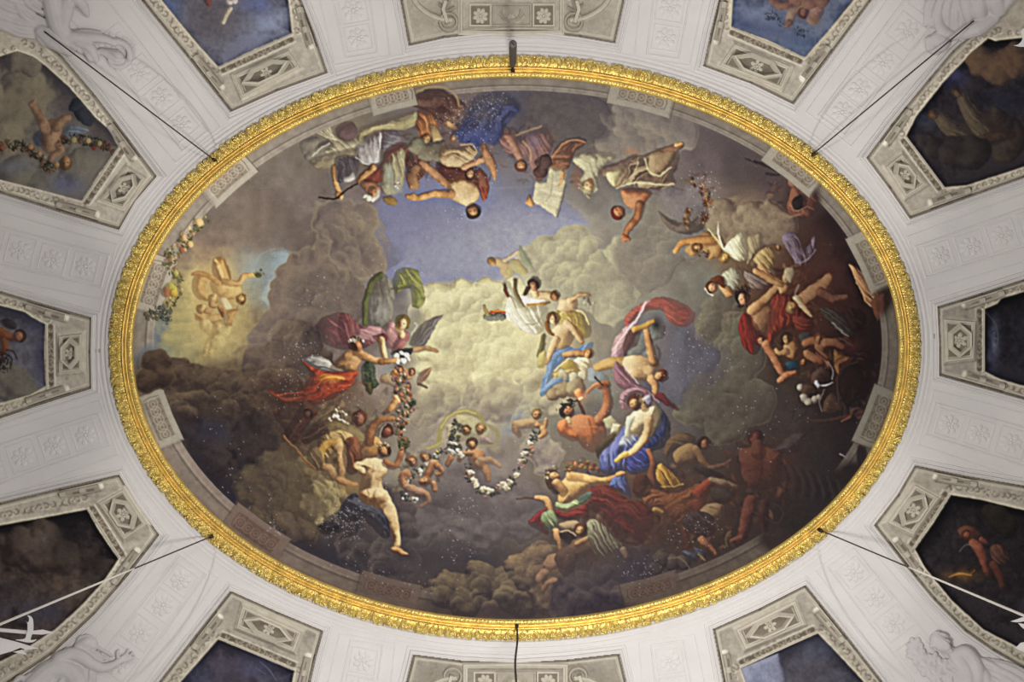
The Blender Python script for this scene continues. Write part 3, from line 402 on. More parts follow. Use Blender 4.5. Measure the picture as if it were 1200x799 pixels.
    f([(924, 232), (934, 212), (944, 222), (956, 226), (962, 236), (954, 252), (936, 256), (924, 246)], ((126, 80, 58), (92, 56, 46), (56, 36, 34)), 7, fold=(30, 9, .3)); l([(930, 214), (930, 202), (934, 200)], (6, 5, 5), ((136, 92, 66), (102, 66, 50), (62, 42, 38))); f([(928, 234), (940, 228), (946, 236), (940, 246), (930, 244)], ((52, 40, 38), (40, 30, 30), (28, 22, 24)), 5); st([(926, 240), (934, 247), (944, 242)], 1.2, (160, 122, 86), .6); st([(914, 250), (926, 254), (940, 250)], (2, 3, 1), (140, 112, 84), .6, 2); st([(874, 186), (892, 192), (914, 202)], (1, 3, 1.5), (40, 30, 32), .8, 2); st([(898, 204), (912, 205)], 3, (48, 38, 38), .8, 2)
    F('painted_person', 'woman with a white headband in a pale dress at the right')
    f([(845, 324), (856, 314), (868, 318), (872, 330), (862, 340), (848, 340)], ((216, 214, 178), (178, 172, 140), (112, 104, 88)), 7, fold=(50, 6, .25)); f([(842, 332), (856, 336), (862, 346), (850, 348)], SKM, 5); hd(835, 337, 7.5, 285, ((240, 190, 140), (210, 150, 104), (130, 80, 54)), (116, 66, 40), .1, .4); f([(832, 328), (844, 322), (852, 328), (850, 338), (842, 334)], ((126, 74, 46), (98, 56, 38), (60, 38, 30)), 4); st([(826, 338), (830, 344), (836, 346)], 1.6, (240, 226, 196), .8)
    f([(872, 318), (892, 322), (906, 330), (894, 340), (880, 336)], ((170, 150, 136), (126, 106, 98), (76, 58, 58)), 5, fold=(25, 5, .35))
    F('painted_person', 'dark-bearded man with a raised arm in red drapery at the right')
    f([(905, 350), (922, 345), (944, 362), (954, 378), (950, 390), (932, 384), (912, 392), (904, 404), (898, 390)], ((168, 66, 48), (124, 46, 37), (62, 28, 27)), 8, fold=(95, 7, .4)); f([(930, 370), (952, 374), (950, 388), (934, 386)], ((160, 66, 48), (116, 50, 40), (64, 32, 30)), 5, fold=(20, 5, .3))
    f([(880, 362), (892, 356), (908, 362), (906, 384), (896, 392), (884, 384)], ((196, 146, 96), (144, 98, 66), (82, 54, 42)), 8); l([(882, 364), (896, 352), (908, 340), (916, 332)], (6.5, 6, 5, 4), SKM); f([(912, 330), (926, 334), (924, 342), (914, 344)], SKM, 4); l([(886, 318), (894, 322), (904, 328), (916, 334)], (4, 4.5, 4, 3), SKM)
    hd(871, 350, 9, 330, ((226, 176, 128), (184, 128, 90), (102, 62, 46)), (48, 36, 34), -.1, .5); p.clump([(864, 344), (870, 338), (880, 340)], 4, [(50, 38, 34), (66, 50, 44)], 18); p.clump([(866, 358), (874, 359)], 2.5, [(60, 42, 36)], 8, (1, 2))
    f([(866, 378), (872, 366), (882, 372), (892, 394), (890, 410), (882, 416), (872, 406), (866, 392)], ((150, 52, 42), (114, 40, 35), (62, 28, 28)), 7, fold=(75, 7, .3)); hd(892, 399, 6, 330, SKR, (124, 44, 38), .1, .5)
    l([(898, 404), (908, 420), (918, 438), (926, 440)], (6, 5.5, 4.5, 4), SKO); l([(914, 446), (922, 440), (932, 436)], (3.6, 4, 3), SKO)
    F('painted_putto', 'flying winged child tumbling at the right of the painting')
    l([(940, 352), (954, 342), (966, 334), (972, 326)], (8, 9, 8, 6), ((216, 168, 110), (172, 122, 76), (92, 60, 42))); l([(962, 342), (978, 350), (992, 348)], (6, 4.5, 3), ((150, 100, 72), (112, 72, 54), (66, 42, 38))); l([(934, 350), (944, 362), (951, 370)], (4.5, 3.6, 2.5), SKP); hd(929, 360, 7.5, 250, SKM, (186, 140, 86), .1, .3); st([(936, 334), (932, 346), (938, 352)], 2.4, (170, 150, 130), .7); hd(922, 326, 6, 160, SKM, (190, 170, 120), 0, .3); f([(918, 318), (930, 312), (934, 322), (926, 332)], ((198, 184, 140), (154, 138, 104), (96, 82, 66)), 4)
    F('painted_wings', 'dark green feathers behind the tumbling child at the right')
    f([(960, 362), (980, 362), (1000, 380), (1004, 392), (992, 394), (974, 380)], ((84, 84, 76), (60, 58, 54), (38, 34, 34)), 6, fold=(35, 4, .5)); st([(975, 378), (986, 388), (994, 394)], 1.8, (170, 170, 156), .8); st([(984, 396), (992, 400), (1000, 405)], 1.4, (140, 136, 128), .7); f([(990, 366), (1006, 362), (1016, 372), (1012, 386), (998, 388)], ((52, 36, 34), (40, 27, 27), (26, 18, 20)), 6, fold=(50, 6, .3))
    F('painted_wings', 'tawny striped wing spread against the right border')
    f([(996, 310), (1008, 316), (1026, 330), (1034, 345), (1034, 360), (1022, 360), (1012, 350), (1004, 330)], ((190, 142, 92), (134, 92, 62), (70, 46, 40)), 6, fold=(50, 5, .35, .4)); st([(996, 310), (1004, 330), (1014, 352)], 1.5, (208, 164, 108), .75); f([(1022, 352), (1038, 344), (1040, 366), (1028, 376)], ((112, 66, 48), (84, 50, 40), (50, 32, 32)), 5)
    F('painted_putto', 'child seen from behind with a teal cloth at the right')
    f([(918, 404), (930, 400), (940, 406), (938, 416), (930, 422), (922, 416)], SKM, 7); l([(922, 412), (914, 414), (910, 410)], (4, 3, 2.5), SKM); hd(922, 397, 7, 340, SKM, (58, 44, 40), .1, .55); f([(936, 392), (950, 390), (952, 402), (942, 410)], ((88, 88, 84), (66, 66, 64), (44, 42, 42)), 5); f([(922, 424), (934, 422), (938, 432), (928, 434), (922, 430)], ((58, 92, 104), (40, 66, 80), (26, 40, 50)), 5)
    F('painted_putto', 'two ruddy children tangled together at the right')
    p.limb([(944, 402), (956, 400), (968, 402)], (5, 6, 5), SKO); f([(956, 394), (968, 394), (972, 406), (966, 414), (956, 410)], SKO, 7); hd(960, 397, 6.5, 0, SKO, (130, 74, 46), 0, .2, .3); l([(946, 414), (956, 420), (964, 424)], (5, 5, 4), SKO); l([(968, 402), (980, 402), (988, 406)], (6, 5, 4), SKO); l([(960, 412), (968, 420), (972, 428)], (4, 4, 3), SKO); st([(954, 408), (964, 418), (974, 424)], 3, (90, 46, 36), .8); hd(942, 424, 4, 200, SKO, (110, 60, 40)); f([(978, 410), (988, 416), (1000, 420), (988, 430), (984, 440), (978, 430)], ((206, 142, 76), (160, 100, 54), (96, 56, 36)), 5, fold=(-50, 5, .3)); wa(998, 405, 12, 10, (96, 46, 44), .5)
    F('painted_armour', 'steel helmet with white plumes and a round dark shield at the right')
    f([(952, 438), (964, 430), (976, 436), (978, 446), (966, 452), (954, 448)], ((112, 84, 70), (64, 46, 42), (32, 24, 26)), 5); st([(956, 450), (964, 452), (976, 448)], (1, 2, 1), (216, 216, 222), .9); st([(970, 424), (976, 434), (975, 444)], 1.4, (190, 186, 186), .8); l([(957, 448), (960, 452)], (2.6, 2.6), ((240, 240, 245), (170, 168, 176), (70, 64, 70)))
    f([(940, 452), (952, 450), (960, 460), (950, 466), (940, 462)], ((104, 76, 56), (74, 54, 44), (44, 34, 34)), 4); cl([(938, 454, 4.5), (942, 466, 5), (947, 470, 5), (954, 468, 4.5), (958, 466, 3.5)], ((198, 186, 166), (150, 136, 118), (84, 70, 62)), 1.5, wob=.6)
    st([(963, 482), (960, 470), (966, 456)], 1, (150, 140, 136), .7); f([(964, 482), (970, 462), (980, 462), (990, 478), (980, 486)], ((92, 66, 50), (66, 46, 40), (40, 30, 30)), 5); f([(984, 460), (982, 440), (994, 426), (1012, 430), (1020, 450), (1010, 474), (994, 478)], ((44, 32, 30), (34, 25, 25), (24, 18, 20)), 10); st([(983, 470), (981, 448), (990, 430), (1006, 424)], 1, (92, 78, 68), .6); st([(940, 492), (966, 492), (990, 488), (998, 484)], (1, 3, 2), (90, 52, 40), .55, 2); st([(986, 494), (996, 488)], 2.4, (150, 84, 56), .6)
    for a, b, c, d in ((932, 494, 946, 482), (926, 484, 940, 476), (934, 474, 928, 490)): st([(a, b), (c, d)], 1.2, (42, 36, 36), .7)
    p.stroke([(984, 532), (992, 537)], (1, 2, 1), (196, 190, 190), .8); st([(998, 524), (1006, 520)], 1.4, (130, 120, 120), .7)

    F(None)
    for a in ((960, 330, 40, 50, (64, 34, 30), .38), (985, 420, 36, 50, (40, 24, 24), .42), (940, 400, 40, 30, (70, 40, 32), .28), (930, 290, 30, 20, (60, 40, 36), .3), (900, 340, 30, 40, (96, 64, 44), .2)): wa(*a)
    # ================= centre
    F('painted_putto', 'pale golden child floating against the blue sky in the middle')
    l([(580, 306), (590, 310), (594, 320)], (5, 7, 6), ((216, 192, 140), (194, 164, 116), (150, 122, 92))); l([(592, 304), (602, 298), (608, 294)], (3, 2.5, 2), SKP, op=.7); hd(577, 307, 5.5, 320, ((214, 176, 124), (190, 146, 100), (150, 108, 78)), (176, 136, 92), 0, .3, .6); cl([(606, 312, 8), (612, 318, 7), (600, 320, 6)], ((200, 186, 118), (178, 160, 102), (150, 132, 92)), 3, op=.8); f([(608, 290), (613, 290), (626, 316), (620, 312), (612, 306)], ((170, 172, 128), (148, 150, 116), (124, 126, 104)), 3)
    F('painted_person', 'dark-haired woman enthroned in a white dress on the bright cloud')
    f([(588, 334), (596, 330), (604, 342), (610, 352), (604, 360), (596, 352)], ((214, 208, 168), (190, 182, 146), (150, 140, 110)), 4); l([(604, 328), (605, 342), (614, 358)], (2.4, 2.4, 2), ((150, 130, 86), (110, 92, 60), (80, 64, 44))); l([(591, 334), (594, 344), (598, 348)], (2, 2.6, 2), ((150, 84, 50), (116, 64, 42), (80, 48, 36)))
    f([(594, 352), (600, 346), (618, 356), (636, 356), (642, 366), (638, 384), (628, 393), (610, 386), (600, 378), (590, 368)], ((246, 242, 218), (222, 214, 180), (158, 146, 110)), 9, fold=(60, 8, .3, .5)); f([(610, 346), (624, 344), (642, 346), (642, 356), (630, 358), (616, 358)], ((248, 246, 236), (232, 222, 196), (176, 158, 122)), 7, fold=(30, 6, .15)); l([(632, 346), (644, 346), (652, 348)], (5, 5, 4), SKP); l([(618, 357), (632, 357), (644, 354)], (1.6, 1.8, 1.4), (OCH)); st([(606, 362), (614, 374), (624, 384)], (1, 2, 1), (250, 246, 226), .7); st([(616, 380), (630, 378), (636, 366)], (1, 1.8, 1), (160, 148, 112), .6); l([(626, 338), (628, 345)], (3.4, 4), SKP)
    hd(626.5, 333, 8, 5, SKR, (74, 50, 38), .15, .4); l([(619, 338), (615, 345)], (3, 2), ((110, 74, 50), (80, 54, 40), (60, 40, 30)))
    F('painted_brazier', 'small dish with a red flame on the bright cloud')
    cl([(575, 372, 5), (583, 370, 6), (590, 372, 4), (570, 372, 3)], ((150, 146, 120), (116, 110, 92), (76, 68, 60)), 2, wob=1.5); l([(568, 358), (571, 368)], (2, 2.4), ((186, 160, 96), (150, 122, 72), (110, 88, 56))); st([(575, 366), (583, 364), (591, 366)], 3, (186, 74, 40), .9, 1.5); st([(577, 364), (589, 364)], 1.4, (236, 180, 80), .8); p.specks(580, 371, 8, 3, 10, (214, 214, 190))
    F('painted_putto', 'winged attendant child in a golden cloth at the shoulder of the seated woman')
    f([(652, 365), (664, 362), (684, 366), (692, 380), (692, 394), (680, 396), (668, 384), (656, 378)], ((214, 188, 104), (176, 146, 72), (118, 92, 50)), 7, fold=(65, 6, .35, .4)); st([(656, 368), (670, 362), (684, 368), (690, 380)], (1.5, 3, 1.5), (234, 220, 150), .8); f([(656, 352), (668, 348), (678, 352), (674, 364), (662, 366), (654, 362)], SKP, 7); l([(668, 352), (678, 346), (690, 346)], (4, 3.4, 2.2), SKP); st([(680, 346), (692, 352), (696, 364), (690, 378)], 1.2, (150, 140, 100), .6, 1.5); p.clump([(684, 350), (696, 360)], 5, [(206, 200, 164), (150, 140, 112), (120, 112, 90)], 14, (.8, 1.6)); hd(651, 347, 6, 320, ((200, 150, 92), (160, 112, 66), (110, 74, 46)), (138, 96, 52), -.3, .4, .6)
    F('painted_person', 'reclining woman with long hair above a pale blue drapery')
    f([(646, 408), (664, 404), (676, 408), (694, 400), (694, 410), (684, 418), (666, 420), (658, 430), (650, 438), (648, 450), (642, 462), (634, 464), (634, 450), (640, 434), (640, 420)], ((150, 172, 196), (112, 138, 170), (74, 96, 126)), 6, fold=(-50, 8, .35)); l([(640, 458), (650, 448), (668, 446)], (3.5, 3.5, 2.5), ((150, 172, 190), (116, 140, 166), (80, 100, 126))); st([(640, 452), (652, 440), (662, 430)], 1.6, (186, 200, 212), .6)
    f([(645, 390), (655, 380), (668, 378), (676, 386), (672, 398), (664, 408), (652, 408), (648, 398)], SKP, 9); wa(658, 398, 7, 8, (196, 160, 92), .35); l([(664, 378), (674, 388), (682, 400)], (4.5, 4.5, 3.6), SKP); l([(652, 398), (646, 412), (641, 424)], (5, 4.6, 3.4), SKP); hd(649, 374, 8, 345, SKP, (150, 104, 52), .12, .45); l([(641, 378), (643, 386), (648, 392)], (3, 3, 2), ((170, 120, 62), (134, 90, 46), (96, 62, 36)))
    l([(637, 394), (636, 404), (633, 416)], (3, 3.5, 4), ((150, 140, 86), (116, 106, 66), (80, 70, 46))); f([(630, 420), (638, 410), (642, 420), (638, 430), (630, 430)], ((222, 206, 128), (196, 176, 104), (150, 128, 76)), 4)
    F('painted_putto', 'child bent over an open yellow book below the reclining woman')
    l([(662, 416), (674, 414), (686, 414)], (3.5, 4, 4), SKM); hd(690, 415, 6, 20, SKM, (176, 122, 60), .2, .4); f([(672, 422), (684, 418), (694, 424), (690, 440), (680, 440), (672, 432)], ((246, 238, 200), (222, 206, 160), (160, 138, 96)), 5, fold=(40, 5, .2)); f([(648, 438), (664, 420), (674, 424), (684, 438), (670, 438), (658, 432)], ((206, 178, 92), (178, 150, 74), (120, 94, 50)), 4, sm=False); f([(648, 438), (670, 432), (670, 437), (651, 443)], ((226, 204, 130), (198, 172, 96), (150, 122, 70)), 2, sm=False); st([(650, 434), (662, 424), (667, 420)], 1.8, (240, 230, 190), .8); f([(690, 432), (702, 434), (714, 444), (706, 452), (692, 448)], ((170, 172, 164), (140, 142, 136), (106, 104, 98)), 5, 2); cl([(660, 440, 6), (672, 442, 6), (684, 442, 6)], ((226, 214, 168), (196, 184, 144), (150, 136, 106)), 2)
    F('painted_drapery', 'long pink veil billowing red at its right end')
    f([(732, 372), (748, 358), (764, 350), (782, 348), (800, 354), (814, 366), (812, 378), (800, 384), (786, 378), (776, 364), (758, 364), (744, 376), (736, 390)], ((190, 108, 90), (160, 86, 72), (110, 62, 58)), 7, fold=(20, 6, .22)); wa(800, 368, 10, 10, (140, 66, 58), .5); st([(790, 364), (802, 360), (808, 370), (798, 376)], 1.2, (120, 58, 52), .5)
    f([(756, 353), (764, 352), (752, 368), (746, 384), (740, 388), (736, 402), (730, 414), (724, 424), (720, 436), (717, 424), (717, 410), (722, 396), (732, 384), (746, 374), (750, 362)], ((226, 190, 180), (196, 152, 148), (146, 100, 102)), 5, fold=(-65, 6, .3)); st([(756, 354), (750, 368), (738, 384), (726, 398), (720, 414)], (1.2, 2.4, 1.2), (238, 212, 204), .8); st([(742, 388), (734, 402), (726, 416)], 1.4, (158, 108, 110), .5)
    F('painted_person', 'winged woman tumbling head down to the right beneath a pink veil')
    cl([(770, 390, 10), (752, 400, 12), (762, 415, 12), (746, 412, 10)], ((148, 144, 128), (122, 116, 106), (92, 80, 80)), 4, wob=2); f([(738, 388), (750, 390), (746, 404), (736, 412), (732, 420), (730, 404)], ((126, 90, 84), (98, 68, 64), (70, 48, 48)), 5); wa(770, 380, 7, 10, (52, 48, 44), .7)
    l([(702, 430), (716, 426), (730, 424)], (6, 7, 7), ((222, 182, 110), (188, 144, 82), (130, 94, 58))); f([(730, 420), (748, 416), (768, 420), (776, 434), (768, 446), (750, 446), (736, 440)], SKP, 11); wa(752, 432, 12, 7, (220, 172, 110), .4); l([(766, 424), (762, 408), (757, 386)], (6, 5, 4.4), SKM); l([(744, 386), (756, 382), (766, 376)], (4, 4, 3), OCH); l([(764, 444), (768, 452), (768, 462)], (6, 5, 4), SKM); hd(775, 440, 7.5, 95, SKM, (120, 58, 42), .1, .5)
    f([(719, 440), (722, 424), (732, 432), (744, 446), (760, 456), (774, 470), (768, 472), (750, 462), (734, 458), (722, 450)], ((176, 124, 128), (142, 96, 102), (98, 64, 72)), 6, fold=(40, 6, .3)); st([(730, 422), (736, 434), (748, 450)], (1, 3, 1), (226, 190, 186), .7); st([(744, 452), (760, 460), (772, 472)], 1.6, (206, 160, 160), .6); f([(768, 466), (776, 460), (786, 470), (796, 478), (790, 480)], ((126, 58, 58), (96, 46, 50), (64, 36, 42)), 3)
    F('painted_person', 'muscular torch bearer with bare ruddy back in the middle right')
    f([(656, 496), (668, 488), (690, 486), (704, 494), (712, 506), (706, 520), (698, 530), (688, 528), (672, 514), (660, 506)], ((222, 146, 90), (182, 106, 64), (100, 52, 32)), 12); l([(704, 492), (712, 476), (711, 460), (708, 450)], (8, 6.5, 5.5, 4), SKO); l([(660, 498), (660, 504), (672, 512)], (6, 7, 6), ((232, 150, 84), (194, 108, 58), (120, 62, 36))); wa(690, 506, 12, 10, (196, 104, 56), .4); st([(690, 490), (694, 506), (696, 522)], 2, (132, 66, 38), .5, 2); st([(676, 492), (684, 500), (698, 500)], 1.4, (230, 150, 90), .4, 2); l([(703, 452), (712, 450)], (4.5, 4), SKO); l([(688, 460), (697, 452), (706, 450)], (2, 2.4, 2), ((222, 160, 110), (186, 120, 80), (130, 80, 56))); st([(697, 442), (702, 448), (706, 452)], 1.4, (60, 40, 34), .9)
    hd(666, 482, 8.5, 310, SKO, (48, 32, 28), .35, .5); p.clump([(657, 480), (662, 473), (672, 472)], 5, [(44, 30, 27), (64, 44, 36)], 26, (1.2, 2.4)); l([(666, 490), (668, 495)], (3, 3), ((230, 206, 150), (200, 170, 116), (140, 100, 66)))
    cl([(660, 456, 10), (674, 456, 12), (648, 462, 8)], ((190, 170, 122), (150, 122, 88), (112, 88, 70)), 3); st([(678, 470), (684, 484)], 3.6, (96, 56, 36), .95); l([(678, 460), (681, 466)], (5, 3.5), ((246, 196, 120), (220, 140, 74), (160, 84, 46))); wa(681, 464, 7, 6, (236, 150, 86), .6); st([(679, 468), (682, 466)], 2.4, (255, 238, 190), .9)
    f([(698, 524), (710, 512), (722, 508), (718, 522), (706, 538), (700, 536)], ((110, 90, 64), (80, 66, 50), (50, 42, 38)), 5)
    F('painted_book', 'open book with pale pages in front of the blue dress')
    f([(706, 492), (716, 486), (728, 498), (720, 508), (712, 502)], ((206, 196, 146), (178, 166, 122), (120, 108, 80)), 3, sm=False); f([(718, 496), (728, 498), (726, 508), (716, 508)], ((230, 222, 184), (196, 186, 148), (140, 128, 100)), 3, sm=False)
    F('painted_person', 'woman in an ultramarine skirt and cloak with a pink head veil')
    f([(770, 476), (780, 484), (786, 498), (784, 516), (774, 526), (760, 530), (752, 524), (764, 508), (774, 494)], ((72, 76, 116), (48, 50, 84), (30, 30, 50)), 7, fold=(70, 7, .3)); f([(764, 470), (772, 474), (780, 486), (774, 502), (762, 512), (764, 490)], ((150, 140, 112), (112, 102, 86), (74, 64, 60)), 6)
    f([(734, 498), (726, 508), (714, 522), (704, 532), (702, 548), (710, 556), (726, 556), (740, 550), (756, 548), (762, 534), (756, 522), (748, 514), (738, 510)], ((130, 134, 184), (90, 95, 146), (46, 48, 84)), 8, fold=(105, 9, .4, .5)); st([(722, 512), (716, 530), (718, 548)], (1.5, 4, 2), (146, 148, 200), .7, 2); st([(738, 540), (748, 546), (760, 544)], (1, 3, 1), (130, 130, 186), .6, 2); f([(736, 530), (752, 524), (764, 528), (762, 548), (748, 556), (736, 552)], ((96, 98, 164), (68, 70, 130), (38, 40, 78)), 6, fold=(35, 7, .3))
    f([(732, 510), (742, 508), (750, 514), (744, 524), (732, 526), (726, 520)], ((206, 208, 214), (170, 172, 188), (120, 120, 150)), 5, fold=(50, 6, .3))
    f([(735, 490), (744, 482), (758, 478), (768, 476), (772, 490), (764, 502), (752, 510), (738, 510), (733, 500)], ((244, 232, 190), (220, 200, 150), (150, 120, 80)), 11); wa(742, 500, 6, 6, (236, 218, 168), .5); st([(738, 505), (746, 505), (752, 500)], 1.4, (170, 136, 90), .5, 2); f([(732, 508), (736, 494), (744, 488), (740, 502), (740, 514), (733, 514)], ((216, 216, 190), (184, 180, 152), (130, 122, 100)), 3)
    l([(760, 492), (758, 510), (746, 526), (734, 534)], (6, 6, 5, 4), SKP); l([(722, 540), (728, 536), (734, 532)], (2.4, 4, 3.4), ((238, 206, 126), (212, 170, 96), (150, 106, 60))); for_ = [st([(727, 538), (723 + k * 2, 542)], 1, (170, 124, 76), .5) for k in range(3)]; l([(756, 478), (752, 470)], (5, 4.5), SKP)
    hd(744, 472, 9, 330, SKM, (110, 62, 48), -.35, .5); f([(726, 470), (730, 460), (744, 454), (756, 456), (764, 466), (768, 474), (762, 474), (752, 462), (742, 462), (734, 470), (738, 478), (730, 480)], ((196, 150, 150), (156, 110, 116), (104, 70, 78)), 5, fold=(20, 5, .35)); p.clump([(748, 464), (760, 470)], 4, [(96, 58, 48), (130, 84, 66)], 16, (1, 2)); f([(754, 466), (762, 462), (766, 470), (760, 476)], ((214, 204, 206), (150, 138, 146), (80, 66, 78)), 3); wa(736, 478, 5, 6, (150, 110, 96), .5)
    F('painted_person', 'flute player with a wreath stretching an arm to the right')
    f([(690, 572), (712, 568), (734, 584), (756, 592), (766, 606), (760, 630), (742, 640), (724, 630), (706, 606), (692, 598), (684, 600), (668, 606), (650, 604), (650, 598), (676, 590)], ((132, 62, 50), (102, 44, 40), (62, 30, 32)), 12, fold=(30, 12, .3)); f([(648, 598), (668, 600), (686, 590), (690, 606), (674, 610), (656, 608)], ((150, 60, 50), (116, 44, 40), (70, 32, 32)), 5, fold=(10, 7, .25))
    f([(638, 596), (626, 604), (619, 612), (628, 620), (642, 626), (642, 608)], ((150, 58, 54), (112, 42, 42), (64, 30, 34)), 5, fold=(-35, 6, .35))
    f([(656, 568), (664, 558), (674, 554), (690, 562), (692, 574), (684, 584), (672, 590), (656, 594), (654, 582)], ((238, 200, 124), (208, 162, 90), (134, 92, 52)), 10); f([(652, 588), (662, 590), (678, 584), (690, 578), (692, 584), (680, 594), (664, 600), (652, 598)], ((200, 204, 146), (160, 168, 112), (100, 106, 72)), 5, fold=(20, 6, .3)); f([(676, 584), (692, 576), (694, 582), (682, 590)], ((120, 130, 112), (90, 98, 86), (60, 62, 58)), 3)
    l([(668, 558), (684, 560), (702, 564), (716, 562)], (5.5, 5.5, 5, 3.6), ((240, 204, 130), (212, 164, 92), (146, 98, 56))); l([(714, 562), (722, 558), (730, 556)], (3.4, 3.4, 1.8), SKM); f([(714, 566), (728, 552), (736, 566), (740, 584), (730, 578), (718, 572)], ((120, 130, 176), (86, 94, 140), (52, 54, 88)), 5, fold=(60, 7, .25)); l([(724, 556), (731, 555)], (3, 2), SKM)
    hd(649, 558, 8, 320, SKM, (92, 58, 38), .45, .45); l([(652, 566), (660, 576)], (5, 6), SKM); p.clump([(640, 560), (643, 550), (652, 547)], 3, [(226, 216, 180), (110, 92, 60), (150, 130, 90)], 18, (1, 2)); l([(642, 564), (646, 572), (654, 578)], (3, 3, 2), ((100, 64, 42), (74, 48, 36), (52, 36, 30)))
    p.clump([(664, 548), (680, 544), (700, 548)], 5, [(166, 92, 58), (196, 132, 76), (120, 70, 48), (130, 116, 70)], 46, (1.4, 3)); st([(606, 584), (624, 584), (640, 583)], 1.6, (92, 56, 42), .95); l([(629, 583), (640, 586), (644, 594), (648, 604)], (3, 4.5, 4, 4), SKM); f([(636, 602), (646, 598), (654, 608), (654, 618), (642, 622), (634, 612)], ((166, 176, 122), (126, 136, 92), (80, 86, 62)), 6, fold=(60, 5, .3)); l([(652, 622), (654, 634), (657, 646)], (4, 4, 3), SKM)
    F('painted_person', 'crouching woman in a grey-green pleated skirt at the lower middle')
    f([(656, 614), (672, 610), (682, 616), (672, 624), (660, 622)], ((190, 160, 112), (150, 120, 86), (96, 72, 58)), 4); f([(656, 624), (668, 622), (676, 632), (668, 638), (658, 632)], ((72, 50, 42), (54, 38, 36), (38, 28, 30)), 4); st([(657, 623), (666, 622), (674, 627)], 1.8, (214, 186, 140), .8); hd(680, 622, 7.5, 5, SKM, (110, 64, 44), -.15, .45); f([(674, 632), (692, 630), (700, 640), (690, 652), (672, 656), (664, 644)], ((134, 98, 72), (102, 74, 60), (66, 50, 48)), 7); l([(676, 638), (684, 634), (690, 630)], (3, 3.4, 3), SKM)
    f([(688, 614), (696, 608), (706, 614), (718, 628), (730, 640), (724, 650), (710, 656), (698, 650), (690, 632)], ((182, 178, 136), (138, 132, 100), (84, 76, 64)), 8, fold=(58, 5, .4, .5)); l([(730, 644), (734, 652)], (3.5, 3), ((190, 160, 122), (150, 120, 92), (100, 74, 62)))
    F('painted_putto', 'child sitting on a cloud with its back turned at the lower middle')
    f([(636, 662), (644, 650), (656, 648), (662, 658), (656, 672), (642, 674)], ((196, 148, 106), (150, 108, 80), (88, 62, 54)), 9); l([(638, 672), (632, 680), (634, 688)], (6, 5, 4), ((176, 132, 98), (132, 96, 76), (82, 60, 54))); f([(650, 652), (664, 640), (676, 650), (672, 668), (660, 676)], ((112, 84, 68), (86, 64, 56), (58, 44, 46)), 7); l([(650, 680), (642, 684), (636, 692)], (4, 4, 3), ((166, 124, 92), (124, 90, 72), (80, 58, 52)))
    F('painted_person', 'brown youth leaning out of the dark cloud at the right')
    f([(786, 512), (800, 506), (814, 512), (818, 524), (806, 530), (790, 528), (780, 536), (778, 524)], ((120, 92, 66), (98, 74, 58), (66, 50, 46)), 7, fold=(20, 8, .25)); f([(790, 530), (806, 520), (818, 524), (820, 540), (806, 546), (792, 544)], ((180, 142, 88), (134, 100, 66), (80, 58, 46)), 7); l([(816, 526), (824, 540), (832, 548)], (5, 4.6, 3.4), ((168, 126, 80), (126, 92, 62), (78, 56, 46))); l([(832, 548), (846, 546), (856, 540)], (3, 3, 2), ((136, 96, 70), (104, 72, 58), (70, 50, 46))); hd(826, 520, 8, 335, ((176, 116, 76), (132, 82, 56), (80, 50, 40)), (72, 48, 40), .3, .5)
    F('painted_drapery', 'golden wedge of cloth hanging from a raised hand')
    f([(768, 546), (774, 542), (786, 552), (801, 566), (796, 574), (780, 574), (770, 566)], ((222, 176, 80), (184, 134, 52), (112, 76, 36)), 4, fold=(50, 8, .3, .6), sm=False); st([(774, 570), (786, 570), (800, 567)], 1.4, (230, 196, 110), .7); l([(760, 528), (764, 538), (766, 552)], (2.8, 3.6, 3.6), ((190, 128, 88), (150, 94, 66), (90, 56, 44))); l([(766, 546), (764, 560), (770, 572)], (4, 5, 6), ((134, 86, 60), (104, 64, 50), (66, 44, 40)))
    F('painted_person', 'ruddy crowd in orange and brown rags at the lower right')
    f([(752, 566), (766, 572), (784, 578), (800, 576), (816, 566), (832, 566), (836, 560), (826, 590), (812, 606), (796, 616), (790, 610), (776, 600), (756, 592)], ((172, 104, 62), (126, 74, 50), (72, 46, 40)), 8, fold=(-35, 9, .45)); f([(812, 576), (826, 562), (838, 558), (832, 576), (820, 586)], ((190, 84, 58), (146, 62, 46), (86, 42, 38)), 5); wa(790, 590, 16, 10, (166, 100, 58), .5); wa(816, 590, 8, 6, (160, 66, 50), .5); f([(744, 560), (756, 556), (764, 570), (756, 584), (742, 578)], ((92, 56, 46), (70, 44, 40), (46, 34, 34)), 6); l([(768, 598), (776, 600)], (4, 3), OCH)
    f([(820, 598), (832, 590), (846, 592), (848, 604), (836, 612), (824, 608)], ((186, 152, 104), (140, 110, 80), (84, 64, 54)), 7); st([(832, 594), (842, 598), (838, 608)], 1.5, (90, 66, 52), .6); l([(834, 562), (848, 566), (862, 570)], (4, 4, 3), ((186, 156, 112), (140, 112, 84), (86, 66, 56))); f([(812, 546), (834, 550), (850, 558), (838, 560), (820, 556)], ((72, 62, 60), (56, 48, 48), (42, 34, 36)), 5); f([(832, 572), (850, 572), (862, 580), (852, 590), (838, 588)], ((80, 72, 62), (62, 54, 50), (42, 36, 36)), 6)
    F('painted_person', 'red-brown man seen from behind in the dark at the lower right')
